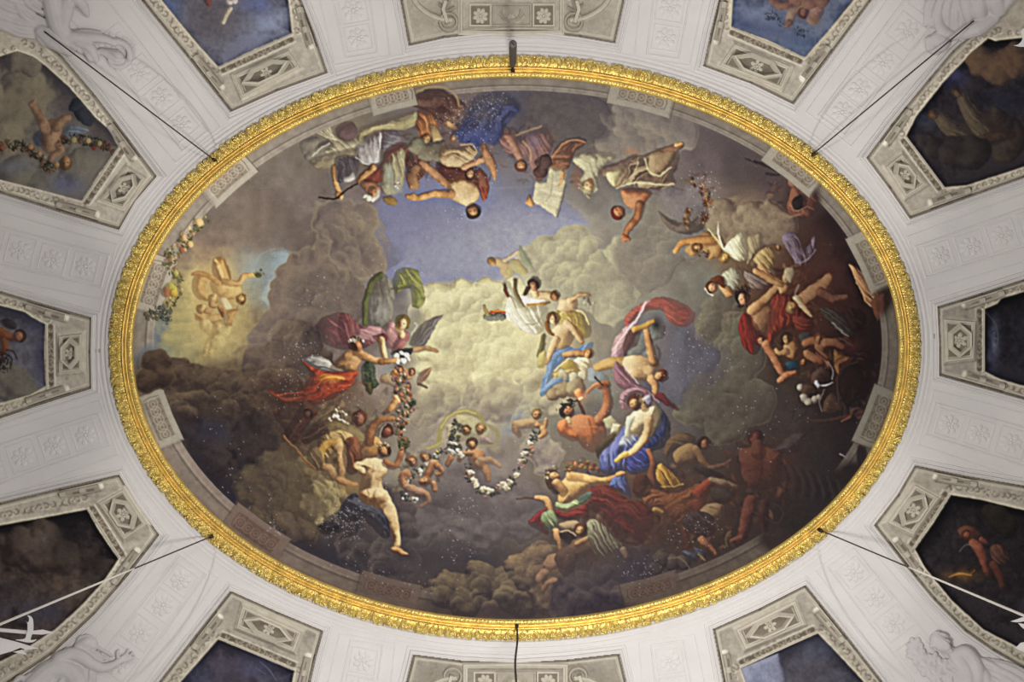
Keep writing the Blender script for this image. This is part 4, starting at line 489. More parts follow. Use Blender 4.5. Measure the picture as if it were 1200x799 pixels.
    f([(866, 528), (880, 524), (898, 524), (918, 530), (916, 552), (912, 568), (896, 574), (878, 572), (870, 556)], ((126, 72, 54), (98, 52, 42), (58, 36, 34)), 12); st([(892, 530), (893, 548), (890, 566)], 2.5, (72, 40, 36), .6, 3); st([(874, 552), (888, 550), (906, 552)], 2, (76, 42, 38), .5, 3); hd(886, 514, 9.5, 0, ((112, 62, 50), (88, 48, 42), (56, 34, 34)), (74, 42, 40), 0, .5, 0); l([(888, 522), (889, 530)], (7, 9), ((116, 68, 50), (90, 50, 42), (60, 36, 36))); f([(906, 528), (916, 520), (930, 508), (944, 508), (940, 526), (924, 532)], ((82, 68, 66), (66, 54, 54), (48, 38, 40)), 8, 4)
    l([(880, 588), (876, 604), (872, 622), (866, 634)], (8, 8, 7, 5), ((128, 72, 56), (96, 54, 46), (56, 36, 36))); l([(858, 634), (868, 630)], (3, 4), ((140, 86, 66), (104, 64, 54), (62, 42, 40))); l([(896, 590), (894, 604), (896, 620)], (6, 6, 4), ((84, 54, 48), (66, 42, 42), (46, 32, 34)))
    for k in range(12): x = 915 + k * 6; st([(x, 540 + k * 2), (x + 8, 556 + k * 3), (x + 6, 580 + k)], (1, 3, 1), (66, 58, 60) if k % 2 else (38, 31, 34), .4, 3)
    st([(896, 606), (910, 612), (918, 600), (908, 590)], 1.6, (70, 58, 56), .5, 2); st([(852, 640), (850, 630), (856, 622)], 1.4, (120, 108, 70), .6)
    F('painted_person', 'huddled dark figure in slate blue rags above the lower border')
    f([(800, 606), (816, 598), (834, 604), (840, 620), (830, 630), (812, 626), (802, 618)], ((84, 70, 70), (62, 50, 54), (40, 32, 38)), 7, fold=(40, 7, .4)); l([(822, 632), (832, 642), (838, 648)], (4, 4, 3), ((186, 124, 84), (140, 88, 62), (84, 54, 46))); f([(800, 646), (816, 642), (828, 650), (818, 658), (804, 654)], ((98, 100, 116), (72, 72, 86), (48, 44, 54)), 6, fold=(20, 5, .3)); l([(802, 622), (806, 640), (812, 646)], (4, 4, 3), ((120, 70, 54), (90, 52, 46), (58, 38, 38))); st([(818, 650), (826, 656)], 2, (150, 120, 66), .7)
    cl([(776, 655, 10), (788, 660, 9), (770, 665, 8), (800, 660, 8)], ((96, 82, 70), (72, 60, 58), (50, 42, 46)), 3); st([(782, 654), (796, 654), (806, 662), (810, 672)], 1.2, (130, 112, 92), .6); wa(745, 660, 26, 16, (58, 56, 70), .55); wa(790, 625, 20, 16, (54, 44, 44), .5)

    F(None)
    for a in ((880, 478, 44, 26, (74, 64, 59), .5), (890, 560, 50, 50, (60, 44, 42), .4), (800, 590, 50, 36, (84, 54, 44), .32), (760, 620, 60, 30, (70, 48, 44), .35), (700, 650, 50, 24, (74, 58, 54), .4), (820, 540, 30, 24, (84, 66, 56), .3), (640, 660, 30, 20, (90, 70, 60), .25)): wa(*a)
    # ================= left centre
    F('painted_drapery', 'green scarf billowing over a grey wing against the blue sky')
    f([(426, 380), (426, 352), (434, 326), (446, 319), (458, 328), (462, 344), (462, 360), (458, 376), (448, 384), (436, 384)], ((150, 142, 122), (114, 106, 96), (78, 74, 60)), 8, fold=(75, 9, .25)); l([(428, 380), (428, 356), (436, 332), (446, 322)], (3, 4, 4, 4), ((110, 112, 66), (84, 86, 50), (58, 58, 40))); wa(448, 364, 8, 14, (184, 178, 162), .6); wa(444, 336, 8, 10, (92, 80, 62), .5)
    f([(460, 330), (466, 316), (478, 313), (490, 318), (496, 336), (498, 352), (492, 361), (483, 358), (482, 344), (476, 336), (464, 344)], ((166, 164, 96), (130, 130, 70), (86, 86, 50)), 7, fold=(55, 7, .3)); st([(458, 338), (470, 338), (480, 336)], (2, 3, 2), (96, 92, 60), .7)
    F('painted_wings', 'grey wings of the rose-clad flying woman')
    f([(480, 402), (488, 386), (500, 376), (519, 369), (512, 380), (506, 392), (500, 402), (490, 408)], ((150, 140, 128), (112, 102, 96), (72, 62, 60)), 4, fold=(-40, 5, .35)); st([(482, 392), (488, 382), (486, 378)], 2, (210, 206, 200), .6)
    F('painted_person', 'blond flying woman in a rose dress handing down a white bouquet')
    f([(370, 384), (376, 374), (396, 366), (412, 370), (420, 380), (440, 384), (444, 396), (430, 406), (410, 410), (392, 408), (378, 400)], ((164, 104, 100), (126, 76, 76), (80, 50, 54)), 9, fold=(40, 10, .35, .4)); f([(398, 368), (408, 368), (420, 382), (414, 398), (402, 404), (396, 386)], ((156, 96, 90), (120, 70, 68), (84, 50, 54)), 6, fold=(70, 6, .3)); f([(418, 386), (440, 382), (452, 390), (440, 400), (424, 402), (408, 404)], ((214, 168, 160), (176, 126, 122), (120, 80, 84)), 6, fold=(10, 6, .25))
    f([(446, 388), (452, 378), (462, 378), (470, 388), (476, 396), (470, 406), (456, 408), (444, 400)], ((226, 180, 168), (186, 130, 122), (116, 74, 74)), 8, fold=(50, 7, .25)); f([(436, 394), (450, 390), (454, 398), (446, 402)], ((150, 78, 74), (112, 58, 58), (74, 42, 46)), 4); f([(470, 388), (480, 392), (472, 408), (458, 410)], ((186, 124, 112), (146, 92, 86), (92, 58, 58)), 5)
    l([(446, 398), (449, 410), (451, 422)], (4.5, 4.2, 3.6), SKP); l([(466, 384), (470, 392)], (4, 5), SKP); hd(471, 379, 9, 25, SKP, (150, 120, 62), -.05, .4); l([(484, 410), (498, 408), (512, 411)], (3.6, 3, 2), ((214, 180, 124), (180, 142, 94), (120, 90, 62))); st([(508, 408), (514, 412)], 1.8, (180, 142, 94)); f([(458, 412), (474, 408), (484, 408), (480, 416), (464, 418)], ((84, 82, 72), (62, 58, 54), (44, 40, 42)), 4)
    F('painted_bouquet', 'white flowers passed between two figures')
    cl([(464, 417, 4), (470, 414, 4), (476, 417, 4), (472, 423, 4), (466, 423, 3.5), (478, 422, 2.5)], ((250, 248, 238), (226, 220, 200), (120, 110, 96)), 1.2, wob=1); st([(470, 418), (473, 419)], 3, (60, 50, 46), .8); wa(455, 436, 12, 4, (140, 148, 150), .5)
    F('painted_person', 'bare-backed man in flame-orange drapery reaching for the bouquet')
    f([(354, 422), (366, 416), (382, 420), (394, 430), (404, 436), (384, 436), (366, 430)], ((206, 198, 180), (166, 158, 146), (110, 102, 100)), 5, fold=(15, 5, .2)); f([(353, 422), (366, 430), (390, 436), (418, 434), (416, 444), (408, 456), (392, 466), (372, 474), (350, 476), (330, 472), (318, 462), (314, 456), (330, 460), (346, 458), (360, 446), (362, 436)], ((196, 88, 50), (154, 60, 40), (92, 40, 34)), 9, fold=(-18, 10, .4)); f([(368, 444), (378, 438), (396, 440), (404, 444), (390, 450), (372, 450)], ((232, 160, 70), (206, 124, 52), (150, 74, 40)), 5, fold=(-10, 6, .25)); st([(318, 460), (336, 468), (352, 466)], (1, 4, 1), (196, 92, 54), .6, 2)
    f([(386, 432), (396, 420), (408, 410), (420, 408), (426, 416), (420, 428), (414, 436), (396, 436)], SKM, 11); l([(418, 412), (432, 420), (446, 424)], (6, 5, 4.2), SKM); l([(446, 424), (458, 423), (464, 421)], (3.8, 3.2, 2.6), SKM); hd(417, 404, 8.5, 350, SKO, (92, 62, 42), .5, .5, 0); p.clump([(410, 400), (418, 397), (425, 402)], 3, [(226, 214, 196), (190, 160, 140), (120, 110, 80)], 18, (1, 2)); wa(366, 388, 16, 14, (54, 42, 44), .6)
    F('painted_foliage', 'dark green spray of leaves hanging below the reaching man')
    f([(424, 428), (434, 424), (440, 432), (440, 442), (445, 450), (438, 454), (434, 462), (428, 456), (424, 444)], ((86, 92, 70), (62, 68, 50), (42, 44, 36)), 5); p.clump([(430, 430), (434, 446), (438, 450)], 6, [(78, 86, 62), (54, 60, 44), (92, 98, 74)], 40, (1.5, 2.6)); f([(427, 450), (434, 450), (435, 462), (430, 461)], ((110, 96, 56), (80, 74, 44), (54, 50, 34)), 3)
    F('painted_garland', 'cascade of fruit, flowers and leaves held by two children')
    cl([(455, 445, 8), (468, 442, 8), (480, 438, 8)], ((206, 176, 122), (166, 134, 92), (120, 92, 72)), 4, op=.7); l([(462, 440), (470, 436), (478, 440)], (5, 6, 5), SKR); hd(468, 434, 5, 0, SKR, (134, 86, 66), 0, .4, .5); hd(482, 436, 4.6, 20, SKR, (134, 86, 66), 0, .4, .5); f([(488, 448), (492, 436), (506, 430), (502, 440), (494, 450)], ((200, 160, 118), (160, 120, 90), (104, 76, 64)), 4, fold=(-50, 4, .3)); st([(490, 450), (500, 454)], 3, (104, 84, 70), .8)
    p.clump([(466, 440), (472, 456), (476, 474), (470, 492), (468, 506)], (11, 6), [(206, 146, 86), (180, 110, 70), (196, 166, 110), (140, 106, 108), (84, 84, 54), (104, 94, 60), (72, 70, 52), (200, 180, 150), (134, 98, 92), (120, 84, 60)], 150, (1.4, 3.2)); l([(463, 466), (466, 470)], (4, 4), ((250, 206, 140), (230, 160, 96), (170, 104, 62))); p.clump([(482, 474), (490, 468)], 4, [(110, 110, 84), (80, 84, 62)], 14, (1.4, 2.6)); l([(450, 484), (456, 480), (462, 472)], (2.6, 4, 4), SKM)
    F('painted_person', 'curly-haired youth seen from behind among the seated group')
    f([(372, 520), (378, 500), (390, 494), (412, 498), (424, 506), (428, 520), (418, 530), (400, 522), (384, 528)], ((156, 132, 86), (120, 98, 66), (74, 58, 46)), 9, fold=(20, 9, .2)); f([(354, 512), (370, 500), (384, 498), (382, 508), (368, 516), (356, 520)], ((104, 78, 60), (72, 52, 46), (46, 34, 34)), 5, fold=(-25, 5, .4)); hd(421, 491, 9, 15, ((164, 112, 84), (124, 78, 60), (80, 50, 44)), (112, 66, 52), .2, .5, .4); st([(400, 508), (410, 516), (420, 512)], 2, (170, 152, 104), .5, 2)
    p.clump([(384, 490), (396, 484), (404, 492)], 6, [(226, 214, 180), (200, 182, 140), (150, 130, 92), (240, 236, 220)], 34, (1.3, 2.6)); f([(360, 490), (378, 480), (392, 476), (384, 492), (366, 502), (352, 510)], ((134, 110, 78), (104, 84, 64), (68, 54, 48)), 6, fold=(-35, 7, .3))
    f([(346, 486), (354, 470), (366, 474), (372, 484), (358, 500), (350, 516), (340, 520), (332, 508)], ((104, 66, 52), (78, 50, 44), (50, 36, 36)), 8, fold=(-60, 8, .35)); hd(360, 485, 6, 40, ((120, 74, 58), (92, 56, 48), (60, 40, 38)), (56, 40, 38), 0, .5, .3)
    F('painted_person', 'seated figure with bent pale legs and a brown staff')
    f([(372, 524), (384, 508), (400, 504), (414, 510), (410, 522), (394, 526), (384, 540), (374, 548)], ((214, 182, 116), (170, 136, 82), (104, 76, 50)), 7, fold=(40, 7, .35)); l([(376, 546), (376, 530), (386, 520), (396, 520)], (5, 5, 5, 6), OCH); l([(398, 524), (401, 542), (398, 562)], (7, 6, 4.5), ((220, 182, 122), (182, 140, 88), (110, 78, 52))); l([(396, 562), (408, 566), (418, 568)], (4, 3.4, 2.4), ((200, 150, 98), (160, 110, 70), (100, 68, 48))); f([(404, 516), (418, 512), (424, 530), (420, 552), (408, 556), (402, 540)], ((160, 100, 66), (116, 70, 52), (68, 44, 38)), 7, fold=(80, 7, .35)); f([(376, 548), (388, 544), (394, 556), (390, 564), (380, 560)], ((196, 156, 104), (152, 114, 76), (92, 68, 52)), 6); f([(360, 530), (372, 524), (380, 540), (374, 552), (364, 548)], ((140, 112, 74), (106, 82, 58), (66, 52, 44)), 6, fold=(60, 6, .3)); st([(333, 511), (350, 530), (362, 544), (371, 552)], 2.2, (120, 82, 52), .95); st([(333, 510), (350, 529), (370, 550)], .8, (176, 130, 84), .8); wa(412, 572, 14, 10, (170, 130, 70), .5)
    F('painted_person', 'woman lifting both arms to the fruit in the seated group')
    f([(418, 538), (422, 524), (430, 514), (442, 512), (448, 522), (442, 534), (430, 542)], ((216, 168, 98), (176, 124, 70), (110, 72, 46)), 8); l([(432, 518), (436, 502), (446, 492), (460, 491)], (6, 5, 4, 3), ((190, 132, 80), (146, 94, 60), (86, 54, 42))); hd(453, 506, 8.5, 30, ((176, 112, 84), (136, 78, 60), (86, 50, 42)), (92, 52, 42), .2, .45, .5); st([(446, 512), (447, 502), (452, 497)], 1.6, (206, 190, 166), .6)
    F('painted_person', 'nude pale woman seen from behind with one long leg hanging down')
    f([(416, 546), (426, 538), (438, 536), (450, 540), (454, 552), (448, 564), (450, 576), (446, 588), (430, 590), (421, 582), (422, 566), (424, 552)], SKP, 13); f([(422, 578), (432, 572), (446, 572), (456, 580), (454, 592), (442, 596), (428, 590)], SKP, 10); l([(446, 582), (456, 598), (461, 616), (465, 634), (464, 643)], (10, 8.5, 7, 5.5, 4.5), SKP); l([(462, 644), (470, 648), (476, 650)], (4.5, 3.6, 2), SKM); st([(431, 588), (432, 580), (430, 572)], 1.2, (150, 108, 64), .6); st([(438, 544), (436, 558), (434, 570)], 1.6, (180, 142, 92), .45, 2); l([(420, 544), (418, 548), (424, 552)], (4, 4, 5), SKP); l([(452, 542), (462, 546), (468, 538), (471, 526)], (5, 4.6, 4, 3), ((196, 138, 86), (152, 100, 66), (96, 62, 48)))
    hd(449, 529, 8, 20, SKM, (100, 66, 46), -.5, .5, .3); p.clump([(444, 523), (452, 522)], 4, [(236, 200, 150), (190, 140, 90)], 10, (1, 2)); p.clump([(472, 514), (474, 522)], 7, [(86, 84, 56), (112, 104, 66), (66, 62, 46), (160, 96, 70)], 40, (1.6, 3))
    F('painted_drapery', 'slate black cloth flecked with paint losses under the nude woman')
    f([(396, 606), (402, 588), (416, 578), (424, 588), (440, 594), (452, 602), (456, 616), (456, 630), (446, 628), (434, 616), (424, 608), (410, 612)], ((92, 88, 94), (60, 56, 64), (38, 34, 42)), 7, fold=(25, 9, .35)); st([(420, 594), (436, 598), (448, 604)], (1, 3, 1), (120, 114, 112), .5, 2); f([(372, 616), (390, 610), (404, 614), (396, 624), (378, 626)], ((60, 52, 54), (44, 38, 42), (32, 28, 34)), 6, 3); st([(398, 648), (394, 636), (402, 622)], (1, 5, 1), (96, 84, 78), .5, 2)
    # ================= children with garlands
    F('painted_drapery', 'olive scarf arched over three small children')
    st([(500, 524), (513, 521), (516, 504), (524, 490), (540, 482), (558, 484), (568, 496)], (2, 6, 6, 5, 6, 6, 4), (166, 152, 88), .9, 2); st([(516, 502), (526, 488), (542, 481), (558, 484)], 2, (204, 192, 126), .7); st([(566, 494), (580, 504), (584, 514), (574, 522), (560, 521)], (3, 5, 5, 4, 2), (158, 146, 98), .85, 2); st([(500, 525), (510, 522), (518, 516)], 2, (190, 178, 110), .7); cl([(546, 500, 16), (560, 506, 12), (532, 506, 10)], ((214, 200, 140), (186, 172, 122), (146, 130, 98)), 4, op=.7)
    F('painted_putto', 'two small heads of children under the olive scarf')
    hd(546, 505, 6.5, 350, SKM, (124, 88, 56), 0, .35); hd(563, 503, 7, 20, SKM, (176, 140, 84), .1, .35); f([(566, 510), (576, 516), (578, 520), (562, 520)], ((196, 170, 150), (160, 134, 120), (116, 92, 88)), 4)
    F('painted_putto', 'child seen from behind between the two flower garlands')
    f([(548, 526), (560, 524), (568, 532), (568, 544), (560, 552), (550, 544)], ((206, 150, 94), (164, 110, 68), (100, 66, 48)), 9); l([(562, 544), (570, 552), (572, 562)], (6, 5, 4), ((206, 160, 106), (166, 120, 80), (110, 76, 58))); l([(564, 540), (576, 540), (586, 546)], (5, 4, 2.6), ((186, 150, 110), (156, 120, 90), (120, 90, 74))); l([(552, 530), (544, 532), (538, 538)], (4, 3.4, 3), SKR); hd(553, 521, 7, 350, SKM, (106, 72, 46), -.3, .5, 0); f([(572, 526), (586, 522), (590, 534), (578, 538)], ((160, 146, 112), (136, 122, 98), (112, 98, 86)), 5, 3, op=.7)
    F('painted_garland', 'rope of white flowers hung to the left among children')
    for q in ([(534, 496), (533, 512), (528, 520)], [(546, 532), (534, 524), (520, 528), (506, 536), (494, 548), (482, 556), (474, 566)]): p.clump(q, 5.5, [(66, 68, 62), (84, 82, 60), (100, 96, 70), (60, 62, 74)], 60, (1.3, 2.6))
    for x, y in ((529, 519), (535, 528), (538, 531), (527, 530), (511, 533), (501, 543), (492, 553), (478, 558), (476, 562), (484, 585)): cl([(x, y, 2.6), (x + 3, y + 1, 2.2), (x + 1, y + 3, 2)], ((232, 226, 208), (200, 190, 168), (110, 100, 84)), 1); st([(x + .8, y + 1), (x + 1.6, y + 1.4)], 1.2, (150, 120, 80), .7)
    p.clump([(470, 578), (482, 588)], 4, [(56, 54, 60), (230, 228, 220), (80, 78, 70)], 18, (1.2, 2.4)); p.clump([(508, 532), (518, 528)], 3, [(222, 200, 96), (66, 66, 86)], 12, (1, 2))
    F('painted_putto', 'knot of three small children at the left end of the flower rope')
    l([(508, 544), (504, 552), (500, 560)], (6, 5, 4), SKR); l([(512, 546), (518, 552), (512, 556)], (4, 3, 2.4), SKR); hd(482, 541, 6.5, 350, SKR, (140, 94, 62), .3, .4); l([(476, 556), (472, 562), (476, 570)], (6, 6, 5), SKR); hd(498, 537, 6, 340, SKR, (160, 116, 72), .2, .4, .8); hd(497, 564, 6.5, 80, SKR, (166, 112, 70), -.2, .4); l([(478, 572), (490, 576), (500, 580)], (6, 6, 4), ((196, 150, 112), (150, 110, 86), (104, 76, 66))); l([(500, 580), (502, 588), (494, 594)], (4, 3.4, 2.4), ((180, 136, 100), (140, 104, 82), (100, 74, 66))); l([(508, 566), (510, 574)], (3.4, 3), SKR)
    l([(528, 538), (524, 544), (528, 536)], (3.6, 3, 3), SKR)
    F('painted_garland', 'swag of white flowers hanging in a curve to the flying child')
    G = [(547, 542), (549, 556), (556, 568), (566, 576), (580, 576), (594, 570), (603, 558), (612, 544), (620, 528), (626, 514), (629, 504)]
    p.clump(G, 5.5, [(64, 66, 58), (86, 84, 62), (104, 98, 76), (58, 60, 72), (180, 130, 100)], 130, (1.3, 2.8))
    for x, y in ((551, 553), (554, 563), (557, 568), (566, 572), (572, 574), (584, 569), (588, 567), (595, 563), (592, 570), (603, 556), (615, 533), (617, 531), (611, 540), (622, 520)): cl([(x, y, 2.8), (x + 2.6, y + 1, 2.4), (x, y + 2.6, 2)], ((232, 224, 200), (200, 188, 158), (112, 98, 78)), 1); st([(x + .6, y + .6), (x + 1.4, y + 1.2)], 1.2, (160, 126, 70), .7)
    F('painted_putto', 'flying child holding the right end of the flower swag')
    l([(604, 498), (616, 497), (628, 496)], (5, 6.5, 6), ((206, 172, 122), (172, 136, 94), (116, 86, 64))); l([(630, 498), (638, 500), (640, 492)], (3.6, 3, 2), SKM); hd(629, 486, 6.5, 5, SKM, (176, 136, 84), .1, .35); l([(636, 502), (638, 508), (634, 512)], (4, 4, 3), SKM); l([(604, 502), (608, 510)], (4, 3), ((170, 136, 100), (140, 108, 82), (104, 80, 66))); st([(620, 478), (622, 486)], 2, (150, 140, 116), .5)
    F(None)
    for a in ((352, 478, 24, 34, (84, 60, 50), .35), (330, 455, 30, 20, (84, 48, 40), .25)): wa(*a)
    # ================= far left
    F('painted_person', 'three women of sepia gold embracing in the opening at the left')
    G1 = ((226, 190, 118), (192, 150, 88), (132, 92, 52)); G2 = ((206, 164, 94), (168, 122, 66), (118, 80, 46))
    wa(252, 345, 26, 44, (196, 156, 92), .55); f([(226, 326), (236, 318), (246, 322), (240, 336), (246, 350), (236, 352), (226, 342)], G2, 7); f([(246, 330), (262, 326), (280, 334), (282, 346), (268, 352), (252, 346)], G1, 8); f([(248, 312), (252, 302), (262, 302), (268, 318), (268, 330), (256, 332), (250, 324)], G2, 7); l([(252, 306), (258, 318), (260, 330)], (3, 3, 3), G1); st([(262, 304), (268, 318), (270, 328)], (2, 4, 2), (124, 86, 46), .7, 2)
    l([(262, 330), (278, 332), (286, 324), (298, 322)], (4, 4, 3.4, 2.4), G1); p.clump([(300, 322), (306, 319)], 3.4, [(110, 106, 70), (92, 92, 64), (130, 120, 80)], 16, (1.2, 2.2)); l([(256, 332), (246, 324), (234, 320), (226, 321)], (3, 3, 3, 2), G2); hd(250, 350, 6.5, 200, G1, (168, 120, 64), 0, .4, .7); hd(282, 350, 6, 110, G1, (150, 104, 58), -.2, .5, .7); hd(236, 362, 5.5, 230, G1, (170, 124, 70), .1, .4, .6); f([(256, 352), (266, 350), (272, 364), (266, 380), (258, 376)], ((224, 208, 160), (194, 176, 126), (150, 128, 86)), 7)
    l([(232, 372), (246, 374), (256, 372)], (4, 5, 4), G1); st([(228, 368), (240, 378), (254, 378)], (1, 3, 1), (150, 100, 56), .6, 2); l([(240, 380), (250, 392), (244, 404), (238, 416)], (7, 6, 4, 3), ((226, 200, 130), (196, 168, 104), (150, 122, 74))); l([(254, 382), (252, 398), (246, 412)], (6, 5, 3), ((220, 190, 122), (186, 154, 94), (140, 110, 66))); f([(262, 366), (276, 362), (282, 352), (274, 374), (266, 386)], G2, 6); cl([(256, 400, 10), (262, 390, 9)], ((214, 196, 128), (186, 164, 104), (150, 128, 82)), 5, op=.7)
    cl([(250, 358, 5), (258, 364, 5), (244, 366, 4)], ((206, 156, 96), (166, 116, 70), (116, 78, 50)), 2)
    F(None)
    for a in ((245, 350, 30, 44, (198, 166, 104), .34), (250, 400, 24, 22, (200, 176, 112), .35)): wa(*a)
    p.smear(.7, .86)
    # ---- painted stone cornice round the edge, partly covered by clouds
    F('painted_cornice', 'painted stone cornice with scroll plaques around the border')
    base = p.img.copy(); bi = p.ids.copy()
    cxo, cyo, ao, bo = 604.5, 408., 448., 317.
    cxi, cyi, ai, bi_ = 607., 404., 426.5, 298.
    ri = np.hypot((p.X - cxi) / ai, (p.Y - cyi) / bi_); ro = np.hypot((p.X - cxo) / ao, (p.Y - cyo) / bo)
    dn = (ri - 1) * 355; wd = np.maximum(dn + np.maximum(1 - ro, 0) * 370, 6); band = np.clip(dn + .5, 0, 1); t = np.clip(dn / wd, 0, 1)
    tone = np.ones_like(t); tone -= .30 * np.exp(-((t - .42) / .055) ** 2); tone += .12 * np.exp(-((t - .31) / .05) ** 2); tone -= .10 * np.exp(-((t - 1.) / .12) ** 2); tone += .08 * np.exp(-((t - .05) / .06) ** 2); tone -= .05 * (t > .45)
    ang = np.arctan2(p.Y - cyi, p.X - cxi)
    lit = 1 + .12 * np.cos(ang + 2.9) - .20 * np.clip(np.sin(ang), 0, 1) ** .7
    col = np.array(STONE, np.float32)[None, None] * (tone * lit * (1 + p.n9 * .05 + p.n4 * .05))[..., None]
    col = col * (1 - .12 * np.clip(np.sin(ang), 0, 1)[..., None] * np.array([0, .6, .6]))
    cov = np.zeros_like(t)
    def cover(x, y, rx, ry): return np.exp(-(((p.X - x) / rx) ** 2 + ((p.Y - y) / ry) ** 2) ** 2)
    for c in ((178, 425, 20, 18), (172, 447, 18, 16), (560, 715, 62, 30), (630, 716, 90, 24), (700, 712, 40, 20), (1040, 420, 0.1, 1), (505, 118, 26, 18), (575, 118, 1, 1), (975, 590, 58, 46), (935, 612, 40, 30), (1000, 565, 24, 24), (1028, 345, 18, 24), (945, 235, 16, 22), (205, 300, 1, 1), (410, 158, 22, 8), (930, 204, 10, 12), (920, 630, 30, 18), (1010, 535, 6, 20)): cov = np.maximum(cov, cover(*c))
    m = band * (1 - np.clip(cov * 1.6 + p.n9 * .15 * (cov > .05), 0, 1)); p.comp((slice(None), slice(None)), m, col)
    for (x, y, h) in PLAQUES:
        e = math.atan2((y - cyi) / bi_, (x - cxi) / ai); tx, ty = -ai * math.sin(e), bi_ * math.cos(e); n = math.hypot(tx, ty); tx, ty = tx / n, ty / n; nx, ny = -ty, tx
        if nx * (x - cxi) + ny * (y - cyi) < 0: nx, ny = -nx, -ny
        bx, by = cxi + ai * math.cos(e), cyi + bi_ * math.sin(e); w = 27 if abs(x - 607) > 250 else 21
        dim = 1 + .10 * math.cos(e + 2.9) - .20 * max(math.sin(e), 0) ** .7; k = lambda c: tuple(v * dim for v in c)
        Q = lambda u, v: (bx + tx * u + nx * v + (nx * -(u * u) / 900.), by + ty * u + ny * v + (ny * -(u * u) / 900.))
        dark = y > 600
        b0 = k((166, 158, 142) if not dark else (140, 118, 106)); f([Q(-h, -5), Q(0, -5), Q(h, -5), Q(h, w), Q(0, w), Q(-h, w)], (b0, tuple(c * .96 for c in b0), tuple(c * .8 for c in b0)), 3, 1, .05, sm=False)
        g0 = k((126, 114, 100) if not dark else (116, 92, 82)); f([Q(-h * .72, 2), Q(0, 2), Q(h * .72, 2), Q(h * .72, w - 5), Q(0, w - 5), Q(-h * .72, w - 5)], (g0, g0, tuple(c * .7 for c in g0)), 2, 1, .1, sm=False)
        for q in range(-2, 3):
            u = q * h * .29
            for rr in (6.2, 2.6): st([Q(u + math.cos(a) * rr, (w - 3) / 2 + math.sin(a) * rr * .95) for a in np.linspace(0, 6.0, 9)], 1.5, k((172, 162, 144) if not dark else (144, 118, 104)), .7)
            st([Q(u + 7, 3), Q(u + 8.5, w / 2), Q(u + 7, w - 6)], 1.3, k((84, 72, 62)), .6)
        st([Q(h + 1, -5), Q(h + 1, w)], 1.4, k((84, 74, 66)), .7); st([Q(-h - 1, -5), Q(-h - 1, w)], 1.2, k((98, 88, 80)), .5)
    F('painted_garland', 'fruit garland spilling over the painted cornice at the left')
    p.clump([(238, 258), (226, 268), (216, 282), (204, 296), (196, 306), (204, 318), (208, 336), (202, 352), (192, 364), (178, 370)], (9, 8), GREENS + [(176, 152, 106), (150, 116, 92), (196, 172, 120)], 190, (1.6, 3.4))
    for x, y, r, c in ((233, 260, 5, (200, 166, 116)), (222, 286, 4, (206, 166, 110)), (214, 278, 4, (190, 150, 110)), (199, 339, 8, (170, 160, 80)), (194, 342, 6, (150, 100, 70)), (205, 320, 4, (160, 150, 86)), (203, 343, 5, (190, 160, 70)), (212, 292, 3, (150, 80, 60))): l([(x, y), (x + .5, y + .5)], (r, r), (tuple(min(v * 1.2, 255) for v in c), c, tuple(v * .5 for v in c)))
    p.clump([(174, 366), (180, 372)], 6, [(170, 160, 140), (90, 82, 66), (60, 58, 44)], 20); p.clump([(188, 364), (196, 372)], 8, [(44, 48, 42), (60, 62, 50), (92, 96, 92)], 50, (1.2, 2.4))
    F(None)
    cl([(183, 424, 17), (174, 447, 15), (190, 440, 16)], CD, 3, .14, L=(.2, -.8), wob=2.5, flat=.7, rim=((150, 128, 86), 3, .4))
    # ---- flaking: white specks of lost paint
    for a in ((350, 405, 22, 14, 40), (345, 438, 18, 12, 26), (330, 460, 30, 26, 30), (405, 605, 28, 16, 110), (400, 618, 26, 16, 60), (320, 620, 8, 14, 24), (300, 575, 40, 30, 16), (555, 140, 30, 28, 130), (570, 120, 30, 12, 60), (524, 138, 14, 10, 36), (555, 190, 24, 22, 50), (535, 255, 12, 12, 14), (500, 205, 40, 24, 30), (826, 215, 16, 16, 60), (826, 245, 12, 12, 30), (820, 420, 40, 30, 70), (870, 490, 40, 30, 30), (540, 620, 30, 30, 26), (532, 655, 8, 24, 14), (545, 590, 20, 16, 24), (430, 665, 40, 14, 36), (500, 690, 20, 10, 14), (745, 670, 20, 14, 40), (815, 620, 30, 20, 50), (260, 500, 30, 40, 20), (372, 345, 24, 20, 20), (420, 470, 50, 20, 40), (470, 320, 40, 20, 14), (600, 530, 100, 60, 20), (960, 470, 60, 50, 16), (455, 560, 20, 20, 10), (700, 470, 60, 50, 20)): p.specks(*a)
    for k in range(170): p.specks(p.rng.uniform(200, 1000), p.rng.uniform(120, 700), 20, 16, 2, (205, 198, 196), (.3, .8), .6)
    u, v = (p.X - 600) / 450, (p.Y - 400) / 320; E = np.clip(1.379 + .183 * u + .376 * v - 1.165 * u * u + .143 * u * v + .145 * v * v + .74 * u ** 4 - .252 * v ** 4 - .102 * v ** 3, .62, 1.5)
    p.unlight(E); p.finish(4.2)
    return p
